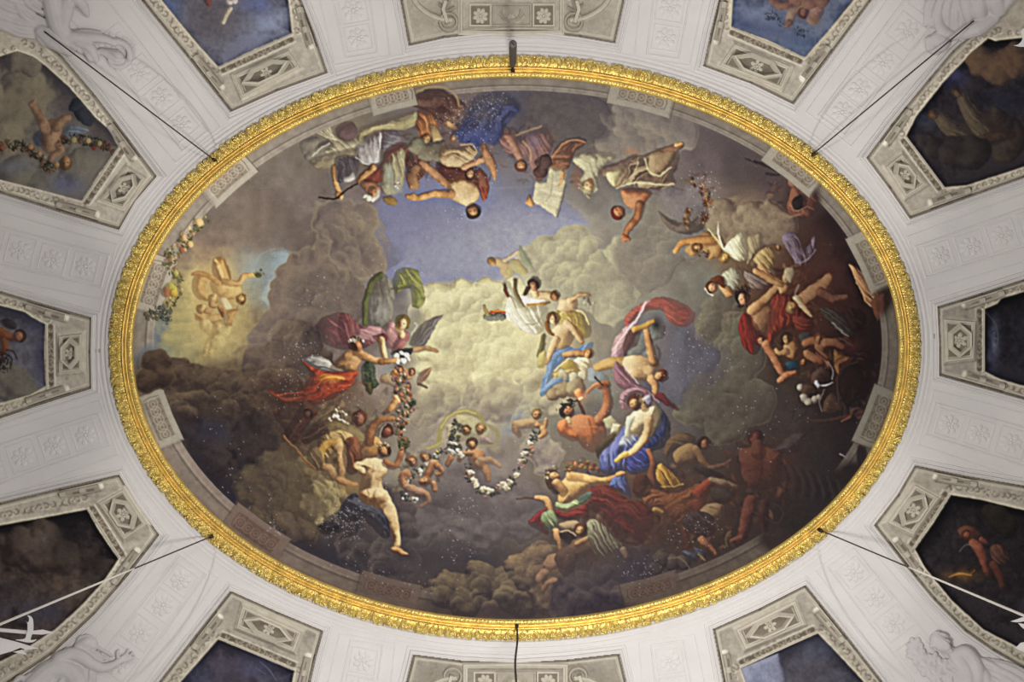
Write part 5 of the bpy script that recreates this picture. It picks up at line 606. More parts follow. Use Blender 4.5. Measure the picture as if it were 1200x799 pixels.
# ------------------------------------------------------------------ the twelve painted panels of the vault
PANELS = [
 dict(k='top', label='grisaille panel with swags and rosettes over the top centre of the frame', out=[(455, -50), (464, -20), (470, 0), (480, 53), (520, 44), (560, 39), (600, 37), (640, 38), (680, 43), (720, 50), (731, 0), (735, -20), (742, -50)], can=None),
 dict(k='top_left', b=[(256, 78), (342, 39), (271, 130), (383, 85)], label='vault panel with deep blue sky at the top left of the frame', out=[(128, -50), (150, -25), (167, 0), (220, 65), (271, 130), (325, 106), (383, 85), (368, 40), (352, 0), (340, -50)], can=[(160, -50), (190, 0), (224, 42), (256, 78), (300, 57), (342, 39), (338, 0), (328, -50)], cof=[(274, 89), (339, 60), (352, 80), (285, 115)]),
 dict(k='top_right', b=[(857, 31), (943, 67), (825, 77), (929, 121)], label='vault panel with blue sky and flying cherubs at the top right', out=[(858, -50), (843, 0), (833, 40), (825, 77), (880, 97), (929, 121), (975, 60), (1020, 0), (1055, -50)], can=[(868, -50), (859, 0), (857, 31), (900, 47), (943, 67), (972, 34), (1000, 0), (1035, -50)], cof=[(860, 52), (927, 79), (915, 105), (843, 77)]),
 dict(k='left_upper', b=[(139, 172), (96, 235), (183, 207), (140, 268)], label='vault panel of a tumbling cherub with a fruit garland at the upper left', out=[(-50, 10), (0, 16), (22, 22), (45, 42), (70, 64), (110, 111), (150, 163), (183, 207), (158, 236), (140, 268), (70, 247), (0, 225), (-50, 208)], can=[(-50, 66), (0, 66), (20, 60), (38, 66), (52, 76), (81, 102), (112, 138), (128, 152), (139, 172), (116, 204), (96, 235), (48, 222), (0, 210), (-50, 194)], cof=[(118, 235), (150, 195), (172, 209), (146, 245)]),
 dict(k='left_middle', b=[(53, 380), (54, 452), (107, 373), (107, 454)], label='vault panel of a winged figure holding dark grapes at the middle left', out=[(-50, 323), (0, 342), (50, 357), (107, 373), (106, 412), (107, 454), (50, 472), (0, 489), (-50, 505)], can=[(-50, 342), (0, 358), (30, 366), (38, 372), (53, 380), (52, 416), (54, 452), (36, 462), (0, 472), (-50, 488)], cof=[(70, 394), (97, 391), (97, 434), (70, 437)]),
 dict(k='left_lower', b=[(102, 597), (139, 655), (140, 557), (186, 626)], label='vault panel of brown thunder clouds at the lower left', out=[(-50, 606), (0, 590), (70, 573), (140, 557), (160, 590), (186, 626), (150, 673), (110, 719), (60, 766), (10, 799), (-50, 840)], can=[(-50, 632), (0, 616), (50, 607), (102, 597), (118, 625), (139, 655), (122, 680), (95, 710), (65, 737), (30, 760), (0, 775), (-50, 800)], cof=[(117, 589), (146, 573), (173, 614), (146, 632)]),
 dict(k='bottom_left', b=[(256, 749), (345, 786), (271, 693), (378, 739)], label='vault panel with plain indigo sky at the bottom left of the frame', out=[(150, 849), (188, 799), (230, 745), (271, 693), (325, 717), (378, 739), (370, 768), (363, 799), (350, 849)], can=[(182, 849), (212, 799), (235, 773), (256, 749), (300, 767), (345, 786), (341, 805), (333, 849)], cof=[(285, 709), (354, 740), (345, 763), (278, 735)]),
 dict(k='bottom', label='grisaille panel with swags and rosettes below the bottom centre of the frame', out=[(466, 849), (477, 799), (485, 767), (540, 774), (605, 777), (665, 773), (725, 766), (733, 799), (745, 849)], can=None),
 dict(k='bottom_right', b=[(868, 783), (958, 742), (836, 737), (943, 686)], label='vault panel with a pale patch in slate blue sky at the bottom right', out=[(862, 849), (848, 799), (836, 737), (890, 713), (943, 686), (990, 744), (1033, 799), (1070, 849)], can=[(888, 849), (874, 799), (868, 783), (912, 762), (958, 742), (985, 770), (1012, 799), (1055, 849)], cof=[(931, 703), (942, 731), (873, 760), (862, 737)]),
 dict(k='right_lower', b=[(1114, 580), (1072, 643), (1072, 546), (1025, 615)], label='vault panel of a dim ruddy figure before a flame at the lower right', out=[(1250, 584), (1200, 570), (1130, 558), (1072, 546), (1052, 580), (1025, 615), (1060, 660), (1095, 702), (1132, 739), (1165, 762), (1200, 782), (1250, 805)], can=[(1250, 613), (1200, 598), (1150, 586), (1114, 580), (1094, 612), (1072, 643), (1084, 665), (1115, 703), (1152, 737), (1200, 762), (1250, 785)], cof=[(1071, 568), (1099, 583), (1069, 626), (1039, 612)]),
 dict(k='right_middle', b=[(1154, 362), (1154, 435), (1099, 360), (1101, 439)], label='nearly black vault panel with a bluish gleam at the middle right', out=[(1250, 313), (1200, 328), (1150, 344), (1099, 360), (1101, 400), (1101, 439), (1150, 453), (1200, 467), (1250, 480)], can=[(1250, 327), (1200, 342), (1173, 350), (1168, 356), (1154, 362), (1153, 400), (1154, 435), (1172, 444), (1200, 452), (1250, 466)], cof=[(1105, 374), (1142, 377), (1140, 420), (1107, 424)]),
 dict(k='right_upper', b=[(1062, 159), (1107, 219), (1016, 185), (1066, 255)], label='dark vault panel with shadowy brown figures at the upper right', out=[(1250, -70), (1182, 0), (1165, 17), (1136, 43), (1117, 60), (1089, 93), (1045, 146), (1016, 185), (1042, 220), (1066, 255), (1130, 232), (1200, 207), (1250, 190)], can=[(1250, 44), (1200, 44), (1180, 46), (1166, 48), (1158, 45), (1140, 60), (1105, 97), (1074, 136), (1062, 159), (1085, 190), (1107, 219), (1132, 217), (1200, 195), (1250, 178)], cof=[(1037, 196), (1056, 181), (1084, 216), (1060, 231)]),
]

def lerp(a, b, t): return (a[0] + (b[0] - a[0]) * t, a[1] + (b[1] - a[1]) * t)
def inset(P, d):
    # inset of a closed polygon of plan points
    n = len(P); A = sum(P[i][0] * P[(i + 1) % n][1] - P[(i + 1) % n][0] * P[i][1] for i in range(n)); sg = 1 if A > 0 else -1; out = []
    for i in range(n):
        a, b, c = P[i - 1], P[i], P[(i + 1) % n]
        u = np.array([b[0] - a[0], b[1] - a[1]], float); v = np.array([c[0] - b[0], c[1] - b[1]], float); u /= np.linalg.norm(u) + 1e-9; v /= np.linalg.norm(v) + 1e-9
        n1 = np.array([-u[1], u[0]]) * sg; n2 = np.array([-v[1], v[0]]) * sg; m = n1 + n2; m = m / max(m @ m / 2, .35)
        out.append((b[0] + m[0] * d, b[1] + m[1] * d))
    return out

def base_nodes(P):
    # the two corners of the canvas next to the coffer, the axis pointing toward the oval, the long side of the coffer
    Q = P['cof']; C = P['can']; cc = np.mean(Q, 0); Lq = [np.array(q, float) for q in Q]; e1 = (Lq[1] - Lq[0] + Lq[2] - Lq[3]) / 2; e2 = (Lq[3] - Lq[0] + Lq[2] - Lq[1]) / 2
    if np.linalg.norm(e1) < np.linalg.norm(e2): e1, e2 = e2, e1
    b = P['b']
    A, B = np.array(b[0], float), np.array(b[1], float); ax = cc - (A + B) / 2; u = (B - A) / np.linalg.norm(B - A); ax = ax - u * (ax @ u); ax /= np.linalg.norm(ax)
    br = []                                    # axis of the scroll bracket on either side, from the far end toward the oval
    for cn, oc, other in ((A, P['b'][2], P['b'][3]), (B, P['b'][3], P['b'][2])):
        O = P['out']; i = O.index(oc); nb = max((O[i - 1], O[(i + 1) % len(O)]), key=lambda q: math.hypot(q[0] - other[0], q[1] - other[1]))
        e = np.array(oc, float) - nb; e /= np.linalg.norm(e); pr = np.array(nb) + e * ((cn - nb) @ e); inw = (cn - pr) / (np.linalg.norm(cn - pr) + 1e-9); L = np.linalg.norm(np.array(oc) - pr)
        w = min(7., np.linalg.norm(cn - pr) * .55); br.append((pr - e * 24 + inw * w, pr + e * min(20, L * .62) + inw * (w + 1), e, inw))
    return cc, e1, e2, A, B, ax, br

def paint_panels(S=1.0):
    p = Paint(-52, -52, 1252, 852, S, seed=5, glow=(600, 400))
    f, l, st, cl, wa, hd = p.form, p.limb, p.stroke, p.cloud, p.wash, p.head
    p.img[:] = (160, 152, 138); p.img *= (1 + p.n9 * .05 + p.n4 * .05 + p.n25 * .04)[..., None]
    G = ((204, 196, 180), (160, 151, 136), (98, 88, 78)); can_id = {}; fig_id = {}
    for P in PANELS:
        p.fig(None); O = P['out']
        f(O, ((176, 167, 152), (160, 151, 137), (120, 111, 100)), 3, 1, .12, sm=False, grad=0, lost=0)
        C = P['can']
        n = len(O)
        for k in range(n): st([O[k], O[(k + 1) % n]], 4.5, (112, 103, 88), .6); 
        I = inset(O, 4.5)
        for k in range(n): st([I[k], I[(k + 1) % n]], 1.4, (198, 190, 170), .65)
        if C is None:
            y = (3 if P['k'] == 'top' else 799); sg = -1 if P['k'] == 'top' else 1; cx = 600 if P['k'] == 'top' else 604
            wa(cx - 90, 20 if sg < 0 else 795, 26, 16, (140, 130, 114), .5); wa(cx + 90, 20 if sg < 0 else 795, 26, 16, (140, 130, 114), .5)
            continue
        # carved band between the canvas and the edge of the panel
        for k in range(len(C)):
            a, b = C[k], C[(k + 1) % len(C)]; L = math.hypot(b[0] - a[0], b[1] - a[1]); mx, my = (a[0] + b[0]) / 2, (a[1] + b[1]) / 2
            if (mx < -40 or mx > 1240 or my < -40 or my > 840): continue
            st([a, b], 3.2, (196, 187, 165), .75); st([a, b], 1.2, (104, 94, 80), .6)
        Cc = np.mean(C, 0)
        def edge_pts(Q, step):
            out = []
            for k in range(len(Q) - 1):
                L = math.hypot(Q[k + 1][0] - Q[k][0], Q[k + 1][1] - Q[k][1]); m = max(1, int(L / step))
                out += [lerp(Q[k], Q[k + 1], q / m) for q in range(m)]
            return out
        for q, a in enumerate(edge_pts(C + C[:1], 7.)):
            v = np.array([a[0] - Cc[0], a[1] - Cc[1]]); d = np.array([[math.hypot(a[0] - o[0], a[1] - o[1]) for o in O]]).min()
            # nearest point on the outer edge
            best = None
            for k in range(n):
                o1, o2 = O[k], O[(k + 1) % n]; ex, ey = o2[0] - o1[0], o2[1] - o1[1]; t = max(0, min(1, ((a[0] - o1[0]) * ex + (a[1] - o1[1]) * ey) / (ex * ex + ey * ey + 1e-9))); c = (o1[0] + ex * t, o1[1] + ey * t); dd = math.hypot(c[0] - a[0], c[1] - a[1])
                if best is None or dd < best[0]: best = (dd, c)
            w = best[0]
            if w > 34: w2 = 9. / w; c = lerp(a, best[1], w2)
            elif w > 9: c = lerp(a, best[1], .45)
            else: continue
            wd = min(4.2, w * .28) if w < 34 else 3.2
            ang = q * 1.1
            st([(c[0] + math.cos(ang + t) * wd * (1 - t / 8), c[1] + math.sin(ang + t) * wd * (1 - t / 8)) for t in np.linspace(0, 4.4, 6)], 1.3, (112, 101, 85), .75); st([(c[0] + 1 + math.cos(ang + t) * wd * .7, c[1] + 1 + math.sin(ang + t) * wd * .7) for t in np.linspace(2, 4.4, 4)], 1.1, (204, 196, 176), .7)
        if 'cof' in P:
            cc, e1, e2, A, B, ax, br = base_nodes(P); u = (B - A) / np.linalg.norm(B - A); Lb = np.linalg.norm(B - A)
            # carved band under the canvas: light fillet, dark sunk blocks with scrolls
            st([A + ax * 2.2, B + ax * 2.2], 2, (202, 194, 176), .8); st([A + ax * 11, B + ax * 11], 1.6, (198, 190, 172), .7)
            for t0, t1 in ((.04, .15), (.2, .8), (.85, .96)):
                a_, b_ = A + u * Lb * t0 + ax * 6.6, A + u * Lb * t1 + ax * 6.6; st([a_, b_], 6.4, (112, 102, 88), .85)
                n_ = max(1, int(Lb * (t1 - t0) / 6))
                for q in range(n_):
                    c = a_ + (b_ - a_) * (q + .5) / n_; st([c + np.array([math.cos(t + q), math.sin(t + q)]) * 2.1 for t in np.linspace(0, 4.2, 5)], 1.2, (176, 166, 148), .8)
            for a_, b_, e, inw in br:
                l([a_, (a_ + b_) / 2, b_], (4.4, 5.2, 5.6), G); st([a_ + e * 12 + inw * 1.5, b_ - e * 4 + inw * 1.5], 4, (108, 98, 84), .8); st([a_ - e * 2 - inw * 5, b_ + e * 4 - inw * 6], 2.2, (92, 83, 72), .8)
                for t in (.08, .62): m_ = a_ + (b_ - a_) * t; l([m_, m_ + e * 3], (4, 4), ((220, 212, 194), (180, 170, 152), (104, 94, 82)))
            f([tuple(q) for q in inset(P['cof'], -4)], ((186, 177, 160), (172, 163, 147), (140, 131, 116)), 3, 1, .08, sm=False, grad=0, lost=0)
        p.fig('painted_canvas', None); P['cid'] = p.cur
        sky = dict(top_left=((104, 106, 122), (80, 79, 90), (56, 53, 62)), top_right=((116, 124, 148), (90, 98, 122), (64, 70, 92)), left_upper=((132, 124, 112), (112, 104, 96), (84, 78, 78)), left_middle=((122, 120, 130), (100, 96, 106), (76, 72, 82)), left_lower=((84, 70, 64), (60, 50, 48), (32, 27, 30)), bottom_left=((74, 72, 86), (60, 57, 70), (46, 42, 52)), bottom_right=((86, 85, 97), (70, 69, 80), (54, 52, 61)), right_lower=((48, 42, 46), (36, 31, 35), (24, 21, 24)), right_middle=((46, 44, 52), (33, 31, 37), (22, 20, 25)), right_upper=((62, 56, 60), (46, 41, 48), (28, 26, 34)))[P['k']]
        f(C, sky, 16, 1, .14, sm=False, L=(0, .6), lost=0)
    p.smear(.22, .92)
    # contents of each canvas (kept inside its outline)
    mask = {}
    def keep(P): return p.ids == P['cid']
    region = {P['k']: keep(P) for P in PANELS if P['can'] is not None}
    CANVAS_TONE = dict(top_left=1.1, top_right=.66, left_upper=.62, left_middle=.66, left_lower=.85, bottom_left=1., bottom_right=1., right_lower=.9, right_middle=1., right_upper=.66)
    for P in PANELS:
        if P['can'] is None: continue
        k = P['k']; before = p.img.copy(); bid = p.ids.copy(); m = keep(P); p.fig(None)
        if k == 'top_left':
            wa(315, 28, 34, 12, (136, 146, 170), .6, -20); wa(290, 45, 30, 10, (112, 120, 146), .5, -20); wa(250, 25, 40, 34, (84, 76, 76), .7); wa(200, 10, 14, 20, (74, 92, 140), .5); wa(300, 5, 18, 12, (84, 94, 140), .6)
            p.fig('painted_person', 'figure fragment with a pale foot at the top edge'); l([(262, 26), (266, 16), (270, 10)], (2.5, 3, 3), ((206, 196, 170), (170, 156, 130), (100, 88, 76))); cl([(270, 3, 4), (276, 1, 4)], GRY, 2); l([(245, 4), (240, -6)], (4, 4), ((110, 66, 60), (84, 50, 48), (50, 34, 36)))
        elif k == 'top_right':
            wa(885, 18, 30, 12, (136, 148, 178), .6, 15); wa(875, 30, 24, 6, (70, 80, 112), .6, 18); wa(905, 35, 40, 8, (84, 94, 128), .5, 20); wa(940, 50, 20, 10, (80, 100, 136), .5)
            p.fig('painted_putto', 'cluster of flying cherubs at the top edge'); B = ((150, 112, 96), (112, 80, 74), (66, 48, 50)); l([(905, 0), (915, 6), (925, 4)], (5, 6, 5), B); l([(925, 24), (930, 12), (940, 8)], (5, 6, 6), ((176, 150, 130), (130, 104, 94), (78, 60, 60))); hd(942, 14, 7, 200, B, (90, 52, 46), 0, .4, .4); l([(952, 22), (958, 12), (956, 0)], (7, 8, 8), ((176, 140, 124), (136, 102, 94), (84, 64, 64))); cl([(950, 2, 10), (962, 0, 10), (935, -2, 10)], B, 3); p.clump([(935, 36), (944, 38), (900, 20), (912, 20)], 5, [(58, 66, 84), (74, 80, 96), (44, 48, 62)], 40, (1.4, 2.6)); l([(925, 26), (922, 30)], (4, 3), B); wa(955, 24, 6, 5, (120, 96, 70), .6)
        elif k == 'left_upper':
            cl([(50, 112, 14), (30, 100, 26), (15, 130, 26), (40, 128, 18), (0, 160, 30), (-20, 120, 30)], ((150, 140, 118), (124, 114, 100), (92, 84, 80)), 4, .08, wob=3); cl([(90, 200, 20), (100, 190, 16), (50, 225, 24), (20, 205, 24)], ((134, 128, 114), (112, 106, 98), (90, 84, 82)), 4, wob=3); wa(85, 125, 20, 22, (84, 74, 84), .6); wa(115, 160, 14, 20, (78, 70, 72), .6); wa(20, 195, 26, 8, (120, 126, 142), .5); wa(76, 217, 20, 12, (112, 114, 144), .85)
            cl([(20, 72, 14), (36, 76, 14)], ((140, 130, 116), (116, 106, 96), (84, 76, 76)), 3, wob=2)
            p.fig('painted_drapery', 'blue grey cloth fluttering beside the cherub'); cl([(90, 124, 8), (97, 135, 9), (104, 142, 7)], ((58, 62, 72), (44, 48, 56), (30, 32, 38)), 2); f([(72, 156), (84, 146), (104, 152), (98, 156), (84, 160), (74, 164)], ((150, 158, 170), (110, 118, 132), (72, 76, 88)), 4, fold=(10, 5, .3)); f([(38, 160), (48, 152), (50, 170), (42, 170)], ((92, 104, 120), (68, 78, 92), (46, 52, 62)), 3)
            p.fig('painted_putto', 'tumbling cherub upside down'); K = ((190, 156, 122), (144, 112, 88), (78, 56, 48)); l([(56, 160), (62, 150), (60, 166)], (10, 11, 10), K); l([(60, 158), (58, 168), (58, 172)], (11, 10, 8), K); l([(53, 150), (46, 136), (38, 123)], (7, 5.5, 4), K); l([(66, 148), (74, 140), (80, 138)], (7, 5, 4), K); l([(36, 122), (40, 119)], (3.4, 2.4), K); l([(68, 170), (72, 176), (62, 182), (58, 190)], (4.5, 4, 4, 3), K); hd(77, 190, 8, 170, ((206, 158, 116), (158, 114, 82), (92, 60, 48)), (112, 84, 56), -.1, .4, 1.3); st([(60, 154), (60, 158)], 1.3, (90, 60, 50), .7, 1.5)
            p.fig('painted_garland', 'dark garland of fruit and leaves across the panel'); p.clump([(-20, 175), (0, 172), (16, 170), (30, 172), (42, 182), (52, 192), (60, 198)], (7, 6), [(44, 44, 34), (58, 56, 40), (34, 34, 30), (70, 64, 46), (120, 84, 62)], 130, (1.6, 3.2)); p.clump([(74, 166), (88, 162), (104, 166), (118, 168), (130, 176)], (7, 5), [(44, 46, 36), (58, 60, 42), (36, 36, 30), (110, 70, 58)], 90, (1.6, 3.2))
            for x, y, r, c in ((86, 164, 4, (150, 140, 100)), (103, 165, 3.4, (176, 150, 110)), (116, 168, 3.4, (170, 156, 110)), (66, 193, 3.4, (180, 140, 90)), (36, 172, 3.4, (170, 120, 84)), (2, 173, 4, (140, 84, 66)), (110, 173, 3, (120, 50, 48)), (46, 180, 3, (180, 130, 84)), (52, 184, 3, (160, 150, 130))): l([(x, y), (x + .4, y)], (r, r), (tuple(min(v * 1.2, 255) for v in c), c, tuple(v * .5 for v in c)))
        elif k == 'left_middle':
            cl([(15, 450, 22), (30, 460, 16), (-10, 440, 26)], ((128, 122, 108), (108, 102, 94), (86, 80, 80)), 4, wob=3); wa(46, 420, 8, 30, (84, 84, 106), .5); wa(40, 385, 14, 10, (92, 94, 120), .4)
            p.fig('painted_person', 'winged figure with dark grapes at the left edge'); f([(0, 376), (10, 373), (20, 380), (18, 386), (6, 384)], ((70, 62, 62), (50, 44, 46), (32, 28, 32)), 4); l([(-6, 388), (6, 392), (14, 396)], (8, 6, 4), SKD); hd(22, 394, 8, 60, ((196, 142, 110), (150, 102, 80), (84, 56, 48)), (62, 44, 38), -.2, .45, .8); l([(4, 400), (6, 408), (0, 414)], (5, 5, 4), SKD); p.clump([(2, 418), (4, 428)], 9, [(40, 32, 38), (54, 40, 46), (30, 26, 30), (64, 48, 48)], 60, (1.4, 2.4)); st([(8, 410), (16, 412), (20, 420)], 2.4, (56, 52, 46), .9); st([(6, 414), (14, 420), (12, 432)], 2, (50, 46, 42), .9)
        elif k == 'left_lower':
            cl([(50, 625, 20), (40, 650, 24), (70, 650, 22), (20, 640, 24)], ((92, 78, 70), (72, 60, 55), (44, 36, 36)), 6, wob=3); wa(52, 628, 9, 10, (138, 126, 112), .5); wa(85, 625, 20, 26, (26, 23, 26), .7); wa(70, 680, 34, 12, (96, 80, 66), .5, -10); wa(25, 720, 34, 18, (62, 62, 78), .6); wa(60, 715, 16, 14, (58, 60, 80), .5); st([(70, 690), (84, 682), (98, 680)], 2, (110, 96, 80), .4, 3); wa(115, 660, 12, 20, (38, 32, 33), .6); wa(10, 690, 20, 10, (54, 50, 60), .5)
        elif k == 'bottom_left':
            wa(270, 785, 26, 22, (72, 60, 68), .5); wa(230, 790, 18, 14, (66, 74, 98), .6); wa(300, 780, 30, 12, (76, 78, 104), .5); st([(305, 775), (316, 785), (324, 797)], (.6, 1.2, .6), (128, 132, 156), .6); st([(300, 782), (312, 790)], .8, (112, 114, 140), .5)
        elif k == 'bottom_right':
            f([(868, 783), (912, 765), (920, 799), (922, 849), (874, 849)], ((146, 150, 168), (120, 124, 146), (92, 96, 116)), 4, 1, .18, sm=False); st([(912, 765), (919, 782), (921, 815)], 2, (60, 58, 70), .7); wa(950, 790, 30, 20, (76, 68, 74), .5); wa(960, 760, 20, 12, (78, 82, 104), .5)
        elif k == 'right_lower':
            p.fig('painted_person', 'ruddy kneeling figure in the dark'); K = ((170, 104, 78), (122, 70, 56), (60, 38, 36)); f([(1122, 622), (1130, 616), (1142, 618), (1152, 626), (1146, 634), (1132, 634)], ((120, 76, 58), (84, 52, 44), (46, 32, 32)), 4); hd(1133, 627, 6, 300, K, (70, 44, 36), 0, .5, .6); l([(1140, 636), (1148, 644), (1154, 658), (1158, 672)], (5, 6.5, 6, 5), K); l([(1156, 636), (1150, 632)], (3, 3), K); f([(1160, 642), (1172, 638), (1186, 650), (1182, 664), (1166, 660)], ((110, 74, 60), (76, 52, 46), (40, 30, 32)), 5, fold=(50, 6, .3)); l([(1164, 662), (1172, 676), (1176, 690)], (5, 5, 4), ((110, 64, 52), (80, 48, 42), (46, 32, 32))); st([(1124, 646), (1132, 638), (1140, 640)], 1.6, (130, 124, 120), .6); cl([(1170, 606, 14), (1180, 616, 14), (1160, 600, 10)], ((48, 42, 34), (34, 30, 27), (24, 21, 22)), 3)
            p.fig('painted_flame', 'orange flame glowing low in the dark'); wa(1128, 674, 22, 8, (130, 92, 50), .6); st([(1112, 676), (1124, 672), (1138, 674)], (1, 2.6, 1), (224, 160, 74), .85, 1.6); st([(1136, 674), (1142, 668)], 1.2, (190, 120, 60), .6)
        elif k == 'right_middle':
            wa(1165, 398, 6, 24, (96, 100, 124), .8); wa(1160, 420, 5, 10, (84, 80, 110), .6); p.specks(1164, 398, 3, 10, 14, (170, 176, 196)); st([(1155, 366), (1166, 380), (1169, 398), (1164, 412)], 1.4, (120, 122, 140), .5, 2)
        elif k == 'right_upper':
            wa(1118, 88, 16, 14, (78, 76, 116), .7); wa(1088, 140, 18, 8, (66, 76, 96), .6); cl([(1150, 72, 18), (1170, 80, 20), (1190, 70, 22), (1140, 70, 10)], ((124, 98, 76), (96, 76, 64), (62, 50, 50)), 4, wob=3); wa(1180, 120, 30, 14, (44, 44, 64), .6)
            p.fig('painted_person', 'shadowy brown figures leaning to the left'); D = ((118, 104, 84), (88, 76, 66), (52, 44, 44)); cl([(1160, 150, 26), (1140, 165, 26), (1180, 165, 26)], ((84, 72, 62), (62, 53, 50), (42, 36, 38)), 6, wob=4); f([(1122, 112), (1132, 108), (1146, 122), (1160, 140), (1176, 158), (1168, 170), (1148, 166), (1134, 146), (1124, 126)], D, 10, fold=(50, 7, .25)); hd(1122, 109, 6, 300, ((140, 108, 86), (104, 78, 64), (60, 46, 44)), (90, 70, 50), 0, .4, .5); f([(1094, 134), (1106, 130), (1122, 138), (1138, 152), (1130, 166), (1108, 158), (1098, 146)], D, 8, fold=(35, 7, .25)); hd(1094, 135, 6, 290, ((128, 96, 74), (96, 72, 58), (56, 44, 42)), (100, 72, 50), 0, .4, .4); l([(1150, 166), (1166, 160), (1186, 158)], (8, 7, 5), ((92, 72, 58), (68, 54, 48), (42, 34, 36))); cl([(1115, 175, 20), (1140, 180, 22), (1090, 170, 14)], ((70, 62, 60), (54, 47, 48), (38, 34, 38)), 6, wob=3)
        p.img = np.where(m[..., None], p.img, before); p.ids = np.where(m, p.ids, bid)
    p.fig(None); num = 0; den = 0
    for x, y, e in ((275, 45, .84), (930, 40, .85), (60, 140, .72), (30, 425, .8), (60, 680, .78), (290, 785, .98), (960, 775, 1.07), (1120, 650, .95), (1160, 400, 1.1), (1120, 170, .86), (600, 20, .9), (600, 790, 1.18)):
        w = 1 / ((p.X - x) ** 2 + (p.Y - y) ** 2 + 900.) ** 1.5; num = num + w * e; den = den + w
    E = num / den
    for P in PANELS:                           # depth of tone of each canvas
        if P['can'] is not None: E = np.where(region[P['k']], E / CANVAS_TONE[P['k']], E)
    p.unlight(E); p.finish(3.6)
    return p
# ------------------------------------------------------------------ surfaces of the vault
S0 = 0.01                                        # metres per plan unit on the flat of the ceiling
ECX, ECY, EA, EB = 0.03, 0.0848, 4.72, 3.40      # outer ellipse of the gilt frame
D0, CW_, CV = 0.06, 2.75, 3.3                     # where the cove starts, its reach and its drop

def h_of(d):
    u = np.clip((d - D0) / CW_, 0, .97); return CV * (1 - np.sqrt(1 - u * u))
def near_ellipse(X, Y):
    # distance outside the ellipse and the nearest parameter angle
    x = np.abs(X - ECX); y = np.abs(Y - ECY); t = np.arctan2(y * EA, x * EB)
    for _ in range(5):
        c, s = np.cos(t), np.sin(t); ex, ey = EA * c, EB * s
        f = (x - ex) * (-EA * s) + (y - ey) * (EB * c); df = -(EA * EA * s * s + EB * EB * c * c) - (x - ex) * EA * c - (y - ey) * EB * s
        t = np.clip(t - f / df, 0, math.pi / 2)
    ex, ey = EA * np.cos(t), EB * np.sin(t); d = np.hypot(x - ex, y - ey)
    ins = (x / EA) ** 2 + (y / EB) ** 2 < 1
    nx, ny = np.cos(t) / EA, np.sin(t) / EB; n = np.hypot(nx, ny)
    return np.where(ins, 0, d), np.sign(X - ECX) * nx / n, np.sign(Y - ECY) * ny / n
def surf(px, py, lift=0.0):
    # point of the vault seen in plan direction (px, py), raised by lift from the plaster toward the room; also the normal
    px = np.asarray(px, float); py = np.asarray(py, float); dx = (px - 600) / FOC; dy = (py - 399.5) / FOC
    lo = np.full(px.shape, 3.0); hi = np.full(px.shape, CEIL_Z - CAM_Z)
    for _ in range(26):
        Z = (lo + hi) / 2; d, _, _ = near_ellipse(dx * Z, dy * Z); up = Z > CEIL_Z - CAM_Z - h_of(d)
        hi = np.where(up, Z, hi); lo = np.where(up, lo, Z)
    Z = (lo + hi) / 2; d, ex, ey = near_ellipse(dx * Z, dy * Z); u = np.clip((d - D0) / CW_, 0, .97); g = CV / CW_ * u / np.sqrt(1 - u * u)
    n = np.stack([-g * ex, -g * ey, -np.ones_like(g)], -1); n /= np.linalg.norm(n, axis=-1, keepdims=True)
    P = np.stack([dx * Z, dy * Z, CAM_Z + Z], -1)
    return P + n * np.asarray(lift)[..., None], n
def s3(px, py, lift=0.0): return surf(np.array([px]), np.array([py]), np.array([lift]))[0][0]

# ------------------------------------------------------------------ materials
def mat(name, rgb, rough=.7, metal=0., noise=0., scale=6., bump=0., bscale=60., spec=.3):
    m = bpy.data.materials.new(name); m.use_nodes = True; nt = m.node_tree; b = nt.nodes['Principled BSDF']
    b.inputs['Roughness'].default_value = rough; b.inputs['Metallic'].default_value = metal; b.inputs['Specular IOR Level'].default_value = spec
    lin = tuple(((c / 255) / 12.92 if c / 255 <= .04045 else ((c / 255 + .055) / 1.055) ** 2.4) for c in rgb) + (1,)
    b.inputs['Base Color'].default_value = lin
    tc = nt.nodes.new('ShaderNodeTexCoord')
    if noise:
        nz = nt.nodes.new('ShaderNodeTexNoise'); nz.inputs['Scale'].default_value = scale; nz.inputs['Detail'].default_value = 6; nt.links.new(tc.outputs['Object'], nz.inputs['Vector'])
        r = nt.nodes.new('ShaderNodeValToRGB'); r.color_ramp.elements[0].position = .3; r.color_ramp.elements[1].position = .7
        r.color_ramp.elements[0].color = tuple(c * (1 - noise) for c in lin[:3]) + (1,); r.color_ramp.elements[1].color = tuple(min(c * (1 + noise * .6), 1) for c in lin[:3]) + (1,)
        nt.links.new(nz.outputs['Fac'], r.inputs['Fac']); nt.links.new(r.outputs['Color'], b.inputs['Base Color'])
    if bump:
        n2 = nt.nodes.new('ShaderNodeTexNoise'); n2.inputs['Scale'].default_value = bscale; n2.inputs['Detail'].default_value = 3; nt.links.new(tc.outputs['Object'], n2.inputs['Vector'])
        bp = nt.nodes.new('ShaderNodeBump'); bp.inputs['Strength'].default_value = bump; bp.inputs['Distance'].default_value = .02
        nt.links.new(n2.outputs['Fac'], bp.inputs['Height']); nt.links.new(bp.outputs['Normal'], b.inputs['Normal'])
    return m
M_WHITE = mat('white_stucco', (212, 207, 204), .85, noise=.05, scale=2.5, bump=.15, bscale=25)
M_RELIEF = mat('white_relief', (211, 206, 203), .85, noise=.04, scale=8)
M_STAT = mat('stucco_sculpture', (198, 193, 192), .85, noise=.06, scale=9)
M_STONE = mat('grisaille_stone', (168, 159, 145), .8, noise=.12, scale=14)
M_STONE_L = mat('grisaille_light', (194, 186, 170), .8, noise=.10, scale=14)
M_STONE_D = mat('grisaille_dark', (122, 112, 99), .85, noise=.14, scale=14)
M_GOLD = mat('gilding', (238, 202, 112), .42, .75, noise=.25, scale=9, bump=.4, bscale=45)
